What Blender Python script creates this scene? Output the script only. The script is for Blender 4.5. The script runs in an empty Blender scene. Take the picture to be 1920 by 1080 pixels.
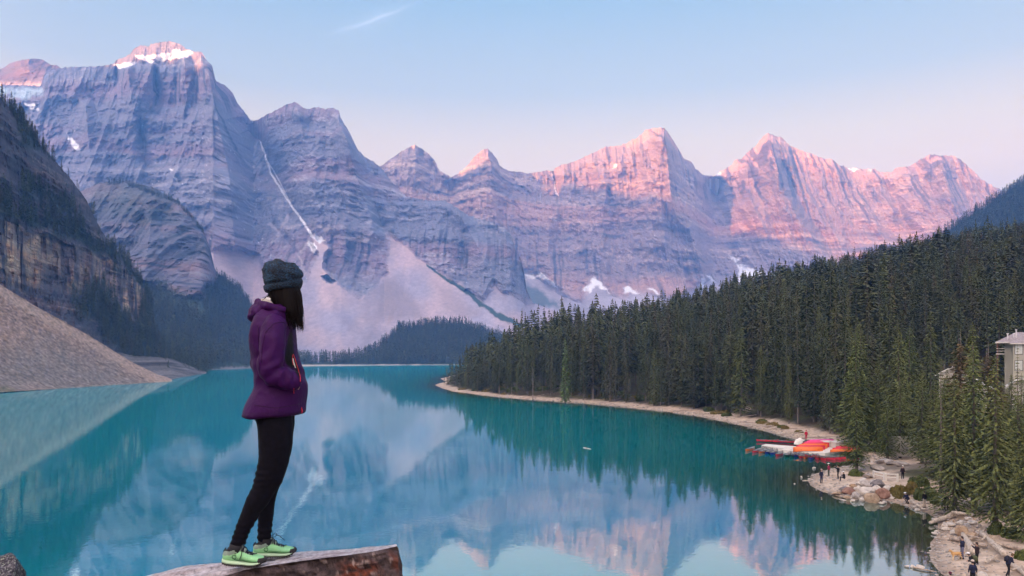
import bpy, math, random
import numpy as np
from mathutils import Vector, Matrix

random.seed(7)
RNG = np.random.RandomState(7)
scene = bpy.context.scene
C = scene.collection
PI = math.pi

# ------------------------------------------------------------------ camera
F = 1400.0       # focal length in pixels of the 1920 px frame
HZ = 667.0       # horizon row
H = 16.0         # metres above the lake
cam_d = bpy.data.cameras.new('camera')
cam_d.sensor_width = 36.0
cam_d.lens = 36.0 * F / 1920.0
cam_d.shift_y = (HZ - 540.0) / 1920.0
cam_d.clip_start = 0.1
cam_d.clip_end = 40000
cam = bpy.data.objects.new('camera', cam_d)
cam.location = (0, 0, H)
cam.rotation_euler = (math.radians(90), 0, 0)
C.objects.link(cam)
scene.camera = cam

# ------------------------------------------------------------------ light
SUN_EL = math.radians(5.2)
SUN_H = Vector((-0.60, -0.80)).normalized()      # horizontal direction towards the sun
SUN_DIR = Vector((SUN_H.x * math.cos(SUN_EL), SUN_H.y * math.cos(SUN_EL), math.sin(SUN_EL)))
sun_d = bpy.data.lights.new('sun', 'SUN')
sun_d.energy = 5.0
sun_d.angle = math.radians(0.53)
sun_d.color = (1.0, 0.36, 0.09)
sun = bpy.data.objects.new('sun', sun_d)
sun.rotation_euler = SUN_DIR.to_track_quat('Z', 'Y').to_euler()
C.objects.link(sun)

world = bpy.data.worlds.new('World')
scene.world = world
world.use_nodes = True
nt = world.node_tree
nt.nodes.clear()
w_out = nt.nodes.new('ShaderNodeOutputWorld')
w_bg = nt.nodes.new('ShaderNodeBackground')
w_sky = nt.nodes.new('ShaderNodeTexSky')
w_sky.sky_type = 'NISHITA'
w_sky.sun_disc = False
w_sky.sun_elevation = SUN_EL
w_sky.sun_rotation = math.atan2(SUN_H.x, SUN_H.y)
w_sky.altitude = 1900
w_sky.air_density = 1.0
w_sky.dust_density = 1.0
w_sky.ozone_density = 2.0
# dawn sky: a smooth gradient with height (peach belt at the horizon, pale blue above) over the Nishita sky
w_tc = nt.nodes.new('ShaderNodeTexCoord')
w_sep = nt.nodes.new('ShaderNodeSeparateXYZ')
nt.links.new(w_tc.outputs['Generated'], w_sep.inputs[0])
w_ramp = nt.nodes.new('ShaderNodeValToRGB')
nt.links.new(w_sep.outputs['Z'], w_ramp.inputs[0])
cr = w_ramp.color_ramp
stops = [(0.0, (1.50, 0.80, 0.36)), (0.17, (1.50, 0.88, 0.42)), (0.22, (1.46, 0.90, 0.42)), (0.27, (1.16, 0.82, 0.46)),
         (0.33, (0.66, 0.63, 0.53)), (0.45, (0.29, 0.46, 0.56)), (1.0, (0.22, 0.39, 0.56))]
cr.elements[0].position, cr.elements[0].color = stops[0][0], (*stops[0][1], 1)
cr.elements[1].position, cr.elements[1].color = stops[-1][0], (*stops[-1][1], 1)
for p_, c_ in stops[1:-1]:
    e = cr.elements.new(p_); e.color = (*c_, 1)
w_scale = nt.nodes.new('ShaderNodeVectorMath'); w_scale.operation = 'SCALE'
w_scale.inputs['Scale'].default_value = 3.75
nt.links.new(w_ramp.outputs[0], w_scale.inputs[0])
w_mix = nt.nodes.new('ShaderNodeMix'); w_mix.data_type = 'RGBA'
w_mix.inputs['Factor'].default_value = 0.90
nt.links.new(w_sky.outputs[0], w_mix.inputs['A'])
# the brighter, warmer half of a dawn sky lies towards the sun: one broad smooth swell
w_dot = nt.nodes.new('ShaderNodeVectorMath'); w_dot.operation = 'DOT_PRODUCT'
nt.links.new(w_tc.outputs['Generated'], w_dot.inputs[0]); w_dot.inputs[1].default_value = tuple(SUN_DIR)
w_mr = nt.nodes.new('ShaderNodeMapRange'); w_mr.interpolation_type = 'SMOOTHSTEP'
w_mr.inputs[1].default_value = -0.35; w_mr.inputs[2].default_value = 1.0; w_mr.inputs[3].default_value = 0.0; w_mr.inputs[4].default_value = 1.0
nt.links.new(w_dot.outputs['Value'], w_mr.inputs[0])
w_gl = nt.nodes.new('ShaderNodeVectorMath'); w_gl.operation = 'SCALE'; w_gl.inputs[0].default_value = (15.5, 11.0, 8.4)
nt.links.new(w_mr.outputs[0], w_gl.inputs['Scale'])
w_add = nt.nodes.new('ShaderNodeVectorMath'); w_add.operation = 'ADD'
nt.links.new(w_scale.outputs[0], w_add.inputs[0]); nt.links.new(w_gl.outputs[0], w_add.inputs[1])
# one thin wisp of high cloud
def wn(op, a, b_=None, c_=None):
    n_ = nt.nodes.new('ShaderNodeMath'); n_.operation = op
    for i_, q_ in enumerate((a, b_, c_)):
        if q_ is None: continue
        if isinstance(q_, (int, float)): n_.inputs[i_].default_value = q_
        else: nt.links.new(q_, n_.inputs[i_])
    return n_.outputs[0]
X_, Y_, Z_ = w_sep.outputs
ym = wn('MAXIMUM', Y_, 0.05)
cu = wn('DIVIDE', X_, ym); cv = wn('DIVIDE', Z_, ym)
w_nz = nt.nodes.new('ShaderNodeTexNoise'); w_nz.inputs['Scale'].default_value = 26; w_nz.inputs['Detail'].default_value = 5
nt.links.new(w_tc.outputs['Generated'], w_nz.inputs['Vector'])
wob = wn('MULTIPLY_ADD', w_nz.outputs[0], 0.016, -0.008)
tt_ = wn('MULTIPLY_ADD', cu, 1 / 0.15, 0.26 / 0.15)                       # 0 at the lower left end, 1 at the upper right
arc = wn('MULTIPLY_ADD', wn('SINE', wn('MULTIPLY', tt_, 3.14)), -0.004, 0.0)
dv = wn('SUBTRACT', cv, wn('ADD', wn('ADD', wn('MULTIPLY_ADD', tt_, 0.052, 0.428), arc), wob))
core = wn('POWER', 2.718, wn('MULTIPLY', wn('MULTIPLY', dv, dv), -160000.0))
soft = wn('POWER', 2.718, wn('MULTIPLY', wn('MULTIPLY', dv, dv), -6500.0))
ends = wn('POWER', 2.718, wn('MULTIPLY', wn('POWER', wn('ABSOLUTE', wn('SUBTRACT', tt_, 0.50)), 2.0), -13.0))
cl = wn('MULTIPLY', wn('MULTIPLY', wn('ADD', wn('MULTIPLY', core, 0.38), wn('MULTIPLY', soft, 0.16)), ends), wn('ADD', w_nz.outputs[0], 0.1))
w_cm = nt.nodes.new('ShaderNodeMix'); w_cm.data_type = 'RGBA'; nt.links.new(cl, w_cm.inputs['Factor'])
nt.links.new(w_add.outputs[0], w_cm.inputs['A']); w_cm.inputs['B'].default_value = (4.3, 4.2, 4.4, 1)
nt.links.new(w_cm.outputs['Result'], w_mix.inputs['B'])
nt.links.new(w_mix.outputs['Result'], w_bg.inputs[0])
w_bg.inputs[1].default_value = 0.056
nt.links.new(w_bg.outputs[0], w_out.inputs[0])

scene.view_settings.view_transform = 'Standard'
scene.view_settings.look = 'None'
scene.view_settings.gamma = 1
scene.view_settings.exposure = 2.74
scene.view_settings.use_curve_mapping = False
scene.render.engine = 'CYCLES'
cy = scene.cycles
cy.max_bounces = 4
cy.diffuse_bounces = 2
cy.glossy_bounces = 3
cy.transmission_bounces = 3
cy.transparent_max_bounces = 6
cy.volume_bounces = 4
cy.volume_step_rate = 1.0
cy.use_denoising = True
cy.use_adaptive_sampling = True
cy.adaptive_threshold = 0.02
cy.sample_clamp_indirect = 4.0

# ------------------------------------------------------------------ helpers
def P(px, py, D):
    """a pixel of the 1920x1080 frame at distance D -> world point"""
    return ((px - 960.0) / F * D, D, H + (HZ - py) / F * D)

def G(px, py, z=0.0):
    """the point of height z seen at a pixel below the horizon"""
    D = (H - z) * F / (py - HZ)
    return ((px - 960.0) / F * D, D, z)

def tag(o, label=None, cat=None, group=None, kind=None):
    if label: o['label'] = label
    if cat: o['category'] = cat
    if group: o['group'] = group
    if kind: o['kind'] = kind
    return o

def empty(name, loc=(0, 0, 0), rz=0.0, label=None, cat=None, group=None):
    o = bpy.data.objects.new(name, None)
    o.location = loc
    o.rotation_euler = (0, 0, rz)
    o.empty_display_size = 0.1
    C.objects.link(o)
    return tag(o, label, cat, group)

def mesh_np(name, verts, faces, mat=None, smooth=False, link=True, parent=None, cols=None, mats=None, midx=None):
    verts = np.asarray(verts, dtype=np.float32).reshape(-1, 3)
    me = bpy.data.meshes.new(name)
    if isinstance(faces, np.ndarray):
        n, k = faces.shape
        me.vertices.add(len(verts)); me.vertices.foreach_set('co', verts.ravel())
        me.loops.add(n * k); me.loops.foreach_set('vertex_index', faces.astype(np.int32).ravel())
        me.polygons.add(n); me.polygons.foreach_set('loop_start', np.arange(0, n * k, k, dtype=np.int32))
    else:
        me.from_pydata(verts.tolist(), [], faces)
    me.polygons.foreach_set('use_smooth', np.full(len(me.polygons), bool(smooth)))
    if cols is not None:
        a = me.color_attributes.new('Col', 'FLOAT_COLOR', 'POINT')
        c = np.ones((len(verts), 4), dtype=np.float32); c[:, :cols.shape[1]] = cols
        a.data.foreach_set('color', c.ravel())
    for m in (mats or ([mat] if mat else [])):
        me.materials.append(m)
    if midx is not None:
        me.polygons.foreach_set('material_index', np.asarray(midx, dtype=np.int32))
    me.update(calc_edges=True)
    me.validate()
    if not link:
        return me
    o = bpy.data.objects.new(name, me)
    C.objects.link(o)
    if parent is not None: o.parent = parent
    return o

def link_mesh(name, me, parent=None, loc=(0, 0, 0), rot=(0, 0, 0), scale=(1, 1, 1)):
    o = bpy.data.objects.new(name, me)
    o.location = loc; o.rotation_euler = rot; o.scale = scale
    C.objects.link(o)
    if parent is not None: o.parent = parent
    return o

def copy_tree(o, parent=None):
    c = o.copy(); C.objects.link(c)
    if parent is not None:
        c.parent = parent
    for ch in list(o.children):
        copy_tree(ch, c)
    return c

# --- noise
def _hash(ix, iy, iz, seed):
    h = (ix.astype(np.int64) * 374761393 + iy.astype(np.int64) * 668265263 + iz.astype(np.int64) * 2147483647 + seed * 974711) & 0xFFFFFFFF
    h = ((h ^ (h >> 13)) * 1274126177) & 0xFFFFFFFF
    h = (h ^ (h >> 16))
    h = (h * 2246822519) & 0xFFFFFFFF
    return ((h >> 8) & 0xFFFF).astype(np.float32) / 65535.0

def vnoise2(x, y, seed=0):
    """value noise in -1..1"""
    x = np.asarray(x, dtype=np.float64); y = np.asarray(y, dtype=np.float64)
    x, y = np.broadcast_arrays(x, y)
    ix = np.floor(x); iy = np.floor(y)
    fx = (x - ix).astype(np.float32); fy = (y - iy).astype(np.float32)
    ux = fx * fx * fx * (fx * (fx * 6 - 15) + 10); uy = fy * fy * fy * (fy * (fy * 6 - 15) + 10)
    z = np.zeros(1, dtype=np.int64)
    ix = ix.astype(np.int64); iy = iy.astype(np.int64)
    a = _hash(ix, iy, z, seed); b = _hash(ix + 1, iy, z, seed)
    c = _hash(ix, iy + 1, z, seed); d = _hash(ix + 1, iy + 1, z, seed)
    return ((a * (1 - ux) + b * ux) * (1 - uy) + (c * (1 - ux) + d * ux) * uy) * 2 - 1

def fbm(x, y, octv=5, seed=0, gain=0.5):
    s = 0; a = 1.0; n = 0
    for i in range(octv):
        s = s + a * vnoise2(x * 2 ** i + i * 17.3, y * 2 ** i - i * 9.1, seed + i)
        n += a; a *= gain
    return s / n

def ridged(x, y, octv=4, seed=0, gain=0.5):
    s = 0; a = 1.0; n = 0
    for i in range(octv):
        s = s + a * (1 - 2 * np.abs(vnoise2(x * 2 ** i + i * 5.7, y * 2 ** i + i * 3.3, seed + i)))
        n += a; a *= gain
    return s / n

def sstep(a, b, x):
    t = np.clip((x - a) / (b - a), 0, 1)
    return t * t * (3 - 2 * t)

def seg_dist(x, y, pts):
    """distance to a polyline and the parameter (0..1) along it"""
    best = np.full(np.shape(x), 1e18); tt = np.zeros(np.shape(x))
    n = len(pts) - 1
    for i in range(n):
        ax, ay = pts[i]; bx, by = pts[i + 1]
        dx, dy = bx - ax, by - ay
        L = dx * dx + dy * dy + 1e-12
        t = np.clip(((x - ax) * dx + (y - ay) * dy) / L, 0, 1)
        d = (x - ax - t * dx) ** 2 + (y - ay - t * dy) ** 2
        m = d < best
        best = np.where(m, d, best); tt = np.where(m, (i + t) / n, tt)
    return np.sqrt(best), tt

def in_poly(x, y, pts):
    r = np.zeros(np.shape(x), dtype=bool)
    n = len(pts)
    for i in range(n):
        ax, ay = pts[i]; bx, by = pts[(i + 1) % n]
        if ay == by: continue
        c = ((ay > y) != (by > y)) & (x < (bx - ax) * (y - ay) / (by - ay) + ax)
        r ^= c
    return r

def poly_mask(x, y, pts, soft=2.0):
    """soft mask, 1 inside"""
    d, _ = seg_dist(x, y, list(pts) + [pts[0]])
    s = np.where(in_poly(x, y, pts), d, -d)
    return np.clip(s / soft * 0.5 + 0.5, 0, 1)

def lerp(a, b, t):
    return a + (b - a) * t

# ------------------------------------------------------------------ material helper
def new_mat(name):
    m = bpy.data.materials.new(name); m.use_nodes = True
    t = m.node_tree
    return m, t, t.nodes['Principled BSDF']

def N(t, typ, **kw):
    n = t.nodes.new(typ)
    for k, v in kw.items(): setattr(n, k, v)
    return n

def pmat(name, col, rough=0.8, var=0.15, scale=3.0, bump=0.0, bscale=20.0, metallic=0.0, spec=0.3, detail=4.0, dist=0.02):
    """plain procedural material: colour with noise variation and an optional bump"""
    m, t, b = new_mat(name)
    tc = N(t, 'ShaderNodeTexCoord')
    nz = N(t, 'ShaderNodeTexNoise'); nz.inputs['Scale'].default_value = scale; nz.inputs['Detail'].default_value = detail
    t.links.new(tc.outputs['Object'], nz.inputs['Vector'])
    r = N(t, 'ShaderNodeValToRGB')
    r.color_ramp.elements[0].position = 0.3; r.color_ramp.elements[1].position = 0.7
    r.color_ramp.elements[0].color = (*[c * (1 - var) for c in col], 1)
    r.color_ramp.elements[1].color = (*[min(1, c * (1 + var)) for c in col], 1)
    t.links.new(nz.outputs[0], r.inputs[0]); t.links.new(r.outputs[0], b.inputs['Base Color'])
    b.inputs['Roughness'].default_value = rough
    b.inputs['Metallic'].default_value = metallic
    b.inputs['Specular IOR Level'].default_value = spec
    if bump:
        n2 = N(t, 'ShaderNodeTexNoise'); n2.inputs['Scale'].default_value = bscale; n2.inputs['Detail'].default_value = 6
        t.links.new(tc.outputs['Object'], n2.inputs['Vector'])
        bp = N(t, 'ShaderNodeBump'); bp.inputs['Strength'].default_value = bump; bp.inputs['Distance'].default_value = dist
        t.links.new(n2.outputs[0], bp.inputs['Height']); t.links.new(bp.outputs[0], b.inputs['Normal'])
    return m

def attr_mat(name, rough=0.9, nscale=0.02, namp=0.35, bump=0.6, bdist=6.0, stretch=(1, 1, 1), spec=0.2):
    """colour from the mesh attribute Col, broken up by fine noise, with relief"""
    m, t, b = new_mat(name)
    at = N(t, 'ShaderNodeAttribute'); at.attribute_name = 'Col'
    ge = N(t, 'ShaderNodeNewGeometry')
    mp = N(t, 'ShaderNodeMapping'); mp.inputs['Scale'].default_value = stretch
    t.links.new(ge.outputs['Position'], mp.inputs[0])
    nz = N(t, 'ShaderNodeTexNoise'); nz.inputs['Scale'].default_value = nscale; nz.inputs['Detail'].default_value = 8; nz.inputs['Roughness'].default_value = 0.65
    t.links.new(mp.outputs[0], nz.inputs['Vector'])
    mr = N(t, 'ShaderNodeMapRange'); mr.inputs[1].default_value = 0.3; mr.inputs[2].default_value = 0.7
    mr.inputs[3].default_value = 1 - namp; mr.inputs[4].default_value = 1 + namp
    t.links.new(nz.outputs[0], mr.inputs[0])
    # the attribute's fourth value calms the relief where the ground is loose scree
    mm = N(t, 'ShaderNodeMix'); t.links.new(at.outputs['Alpha'], mm.inputs['Factor']); mm.inputs[2].default_value = 1.0; t.links.new(mr.outputs[0], mm.inputs[3])
    vm = N(t, 'ShaderNodeVectorMath', operation='SCALE')
    t.links.new(at.outputs['Color'], vm.inputs[0]); t.links.new(mm.outputs[0], vm.inputs['Scale'])
    t.links.new(vm.outputs[0], b.inputs['Base Color'])
    b.inputs['Roughness'].default_value = rough
    b.inputs['Specular IOR Level'].default_value = spec
    if bump:
        bp = N(t, 'ShaderNodeBump'); bp.inputs['Distance'].default_value = bdist
        bs = N(t, 'ShaderNodeMath', operation='MULTIPLY'); bs.inputs[1].default_value = bump; t.links.new(at.outputs['Alpha'], bs.inputs[0]); t.links.new(bs.outputs[0], bp.inputs['Strength'])
        t.links.new(nz.outputs[0], bp.inputs['Height']); t.links.new(bp.outputs[0], b.inputs['Normal'])
    return m
M_rock = attr_mat('mountain_rock', nscale=0.085, namp=0.26, bump=0.7, bdist=6.0, stretch=(1.0, 0.5, 1.5))
M_cliff = attr_mat('near_cliff_rock', nscale=0.30, namp=0.40, bump=0.9, bdist=1.6, stretch=(1.0, 1.0, 1.5))
M_scree = attr_mat('scree', nscale=0.5, namp=0.45, bump=0.8, bdist=1.0)
# ================================================================== MOUNTAINS

def curve(pts):
    a = np.array(pts, dtype=float)
    return lambda x: np.interp(x, a[:, 0], a[:, 1])

def slope_mesh(name, x0, x1, dx, rows, ridge, base, Dr, Db, power, relief, colour, mat, jag=1.5, back=(0.12, 0.35, 0.7), seed=1, jagf=0.22, loose=None):
    """A mountain face as terrain: columns run along the skyline, rows from the skyline down to its foot.
    relief(px, py, X, Z, v) gives metres by which the rock stands back; a back slope closes it behind."""
    xs = np.arange(x0, x1 + dx, dx, dtype=float)
    ry = ridge(xs) - np.abs(fbm(xs * jagf, xs * 0 + 3.3, 4, seed + 50)) * 2 * jag + jag * 0.5
    by = base(xs)
    dr = Dr(xs); db = Db(xs)
    v = np.linspace(0, 1, rows)[:, None]
    PX = np.broadcast_to(xs[None, :], (rows, len(xs)))
    PY = ry[None, :] * (1 - v) + by[None, :] * v
    k_ = np.exp(-np.linspace(-2, 2, 41) ** 2); k_ /= k_.sum()
    r0_ = np.convolve(np.pad(ridge(xs), 20, mode='edge'), k_, 'valid')[None, :]
    vs = np.clip((PY - r0_) / np.maximum(by[None, :] - r0_, 1), 0, 1)      # depth follows the smooth skyline, not its teeth
    D = db[None, :] + (dr - db)[None, :] * (1 - vs) ** power
    X = (PX - 960) / F * D; Z = H + (HZ - PY) / F * D
    D2 = D + relief(PX, PY, X, Z, v)
    X = (PX - 960) / F * D2; Z = H + (HZ - PY) / F * D2
    col = colour(PX, PY, X, Z, v)
    V = [np.stack([X, D2, Z], -1)]
    top = V[0][0]; Zt = top[:, 2]
    bk = []
    for q in back[::-1]:
        r = top.copy(); r[:, 1] += 900 * q / 0.7 * (Zt / 900 + 0.2); r[:, 0] *= (r[:, 1] / top[:, 1]); r[:, 2] = Zt * (1 - q / 0.7) - 2 * (q > 0.6)
        bk.append(r[None])
    Vall = np.concatenate(bk + V, 0)
    lo = loose(PX, PY) if loose else np.zeros(PX.shape)
    col = np.concatenate([np.clip(col, 0, 1), (1 - 0.55 * lo)[..., None]], -1)
    colall = np.concatenate([np.repeat(col[:1], len(back), 0), col], 0)
    R, Cn = Vall.shape[:2]
    idx = np.arange(R * Cn).reshape(R, Cn)
    f = np.stack([idx[:-1, :-1], idx[1:, :-1], idx[1:, 1:], idx[:-1, 1:]], -1).reshape(-1, 4)
    o = mesh_np(name, Vall.reshape(-1, 3), f, mat, smooth=False, cols=np.clip(colall.reshape(-1, 4), 0, 1))
    tag(o, kind='structure')
    return o, (PX, PY, D2, X, Z)

def strata(Z, X, period, seed, tilt=0.03, wob=25.0):
    """terraces: 0..1 sawtooth in height with wobble"""
    q = (Z + tilt * X + wob * fbm(X / 400, Z / 300, 3, seed)) / period
    k = np.floor(q); f = q - k
    amp = 0.4 + 0.6 * _hash(k.astype(np.int64), np.zeros_like(k, dtype=np.int64), np.zeros(1, dtype=np.int64), seed)
    lat = np.clip(0.55 + 0.9 * fbm(X / (period * 2.2), Z / (period * 2.0), 3, seed + 3), 0.1, 1.2)
    return np.where(f < 0.3, sstep(0, 0.3, f), 1 - (f - 0.3) / 0.7) * amp * lat, amp, f

def rib_push(PX, PY, ribs):
    """ribs: (polyline, half width px, metres towards the camera (negative = gully))"""
    s = 0
    for pts, w, m in ribs:
        d, t = seg_dist(PX, PY, pts)
        ww = w * (0.5 + 0.8 * t)
        s = s - m * np.exp(-(d / ww) ** 1.5) * np.minimum(1, t * 6 + 0.35) * (1 - 0.55 * t)
    return s

def sharp_rib(PX, PY, ribs):
    s = 0
    for pts, w, m in ribs:
        d, t = seg_dist(PX, PY, pts)
        s = s - m * np.clip(1 - d / (w * (0.6 + 0.7 * t)), 0, 1) * (1 - 0.5 * t)
    return s

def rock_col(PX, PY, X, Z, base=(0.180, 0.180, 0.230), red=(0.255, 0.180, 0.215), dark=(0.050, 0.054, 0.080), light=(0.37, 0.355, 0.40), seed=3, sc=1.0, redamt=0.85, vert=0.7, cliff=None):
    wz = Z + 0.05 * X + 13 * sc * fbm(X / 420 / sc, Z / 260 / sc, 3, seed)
    band = vnoise2(wz / 90 / sc, X / 2500 / sc, seed + 1) * 0.65 + vnoise2(wz / 30 / sc, X / 700 / sc, seed + 2) * 0.35
    patch = fbm(X / 300 / sc, Z / 150 / sc, 4, seed + 4)
    # only some levels are massive cliff with upright joints
    massive = np.clip(vnoise2(wz / 130 / sc, X / 1500 / sc, seed + 11) * 1.5 + 0.5, 0, 1)
    if cliff is not None: massive = np.maximum(massive * 0.8, cliff)
    streak = fbm(X / 15 / sc, Z / 170 / sc, 4, seed + 5)
    fine = fbm(X / 9 / sc, Z / 6 / sc, 3, seed + 6)
    bed = (vnoise2(wz / 7.5 / sc, X / 90 / sc, seed + 8) * 0.6 + vnoise2(wz / 15 / sc, X / 200 / sc, seed + 9) * 0.6) * (0.55 + 0.9 * np.clip(fbm(X / 130 / sc, Z / 90 / sc, 3, seed + 12) + .3, 0, 1)) * (1 - 0.6 * massive)
    c = np.array(base)[None, None] * np.ones(PX.shape + (1,))
    r = np.clip(band * 2.0 + patch * 1.0 - 0.1, 0, 1)[..., None] * redamt
    c = lerp(c, np.array(red), r)
    l = np.clip(bed * 1.3 + fine * 1.0 + patch * 0.8 - 0.30, 0, 0.85)[..., None]
    c = lerp(c, np.array(light), l)
    d = np.clip(np.maximum(-streak * 3.2 * massive * vert - 0.30, -bed * 1.6 * (1 - 0.5 * massive) - 0.42), 0, 0.9)[..., None]
    c = lerp(c, np.array(dark), d)
    return c

SNOW = np.array((0.84, 0.86, 0.90)); SCREE = np.array((0.40, 0.355, 0.385)); GREEN = np.array((0.030, 0.050, 0.032))
ICE = np.array((0.42, 0.55, 0.62))

def jit(PX, PY, a, s, seed=40):
    return PX + a * fbm(PX / s, PY / s, 4, seed), PY + a * fbm(PX / s + 91, PY / s - 37, 4, seed + 9)

# ---- far left peak behind the glacier
r0 = curve([(-160, 150), (-60, 140), (0, 130), (20, 118), (40, 112), (67, 109), (80, 112), (97, 122), (107, 122), (118, 130), (150, 150), (200, 175)])
def rel0(PX, PY, X, Z, v):
    return -90 * ridged(X / 260, Z / 500, 4, 11) - 14 * fbm(X / 40, Z / 30, 4, 13)
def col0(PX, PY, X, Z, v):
    c = rock_col(PX, PY, X, Z) * 0.45  # rock colour darkened all over to stand in for shade on this peak
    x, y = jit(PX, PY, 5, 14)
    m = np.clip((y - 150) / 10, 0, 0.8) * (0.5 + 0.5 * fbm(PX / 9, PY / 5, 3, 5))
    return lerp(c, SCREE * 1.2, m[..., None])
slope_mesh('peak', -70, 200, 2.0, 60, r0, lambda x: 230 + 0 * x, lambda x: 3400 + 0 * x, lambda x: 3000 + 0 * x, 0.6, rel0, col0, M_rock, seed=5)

# ---- main massif on the left
RA = [(-160, 150), (-40, 156), (0, 160), (40, 159), (76, 161), (80, 150), (82, 140), (90, 132), (113, 128), (133, 125), (167, 125), (200, 122), (213, 119), (217, 113), (243, 103),
      (250, 92), (263, 84), (280, 87), (283, 82), (300, 79), (323, 78), (337, 82), (350, 92), (367, 97), (377, 97), (382, 103), (390, 115), (398, 123),
      (402, 140), (405, 152), (423, 160), (437, 175), (445, 192), (460, 212), (470, 225), (480, 226), (500, 215), (520, 205), (537, 195), (555, 191),
      (575, 205), (597, 200), (610, 205), (623, 201), (635, 207), (638, 220), (657, 250), (663, 263), (670, 280), (683, 293), (700, 302), (715, 315), (740, 347),
      (760, 367), (807, 377), (833, 375), (853, 387), (877, 403), (920, 417), (947, 428), (960, 443), (967, 467), (977, 487), (983, 513), (988, 545), (1000, 568), (1060, 590), (1120, 610)]
COULOIR = [(473, 228), (480, 236), (487, 262), (497, 290), (508, 325), (530, 360), (552, 395), (572, 420), (584, 442), (598, 452)]
SCREE_A = [(380, 470), (399, 468), (428, 464), (456, 468), (487, 480), (493, 502), (530, 520), (575, 525), (584, 492), (594, 475), (584, 458), (592, 440), (602, 450), (617, 468), (606, 487), (606, 505), (640, 540), (685, 556), (706, 532), (722, 505),
           (731, 470), (722, 437), (742, 450), (760, 455), (780, 480), (807, 503), (847, 523), (880, 545), (905, 562), (925, 528), (950, 547), (983, 565), (1130, 590), (1130, 720), (380, 720)]
OUT1 = [(605, 487), (623, 473), (667, 480), (727, 497), (720, 520), (697, 533), (680, 550), (650, 533), (617, 510)]
OUT2 = [(602, 520), (615, 519), (628, 532), (613, 533)]
STRIPE = [(800, 497), (833, 520), (860, 537), (887, 557), (917, 580), (940, 594), (975, 610)]
GULL_A = [(COULOIR, 26, -230), ([(290, 125), (296, 180), (290, 205)], 9, -120), ([(218, 125), (220, 185)], 6, -90), ([(262, 225), (272, 300), (280, 380)], 14, -110),
          ([(722, 437), (700, 380), (690, 330)], 16, -140), ([(560, 480), (520, 430), (480, 380)], 16, -80)]
RIBS_A = [([(385, 105), (408, 220), (430, 330), (440, 460)], 42, 230), ([(555, 192), (575, 280), (590, 380)], 36, 120), ([(635, 207), (668, 330), (700, 420)], 34, 190),
          ([(240, 130), (250, 210)], 20, 90), ([(345, 110), (350, 190)], 22, 80), ([(853, 387), (900, 470), (925, 540)], 30, 110), ([(947, 430), (955, 520)], 20, 80), ([(160, 200), (170, 300)], 30, 120)]
def scree_mask_A(PX, PY):
    x, y = jit(PX, PY, 7, 16, 41)
    m = poly_mask(x, y, SCREE_A, 4)
    m = m * (1 - poly_mask(x, y, OUT1, 3)) * (1 - poly_mask(x, y, OUT2, 2))
    return m
def relA(PX, PY, X, Z, v):
    sc = scree_mask_A(PX, PY); rk = 1 - sc
    st, _, _ = strata(Z, X, 62, 21); st2, _, _ = strata(Z, X, 205, 22, wob=40)
    r = -120 * ridged(X / 420, Z / 1000, 4, 31) - 34 * ridged(X / 95, Z / 300, 4, 33) - 15 * fbm(X / 20, Z / 13, 4, 35)
    r = r - 10 * ridged(X / 34, Z / 130, 3, 36) + 26 * st + 62 * st2
    upc = np.clip((np.interp(PX, [-200, 90, 300, 420, 470, 700], [165, 185, 225, 235, 225, 230]) - PY) / 10, 0, 1)
    r = r * (1 - 0.35 * upc) - upc * (26 * ridged(X / 46, Z / 400, 3, 39) + 40 * ridged(X / 140, Z / 900, 2, 40))
    r = r + rib_push(PX, PY, GULL_A) + sharp_rib(PX, PY, RIBS_A)
    top = sstep(0, 0.05, v)
    cone = -70 * np.cos((PX - 620) / 95.0) - 6 * ridged(X / 60, Z / 400, 3, 37) - 1.0 * fbm(X / 5, Z / 4, 3, 38)
    return (r * rk * (0.35 + 0.65 * top)) + cone * sc * 0.6
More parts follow.
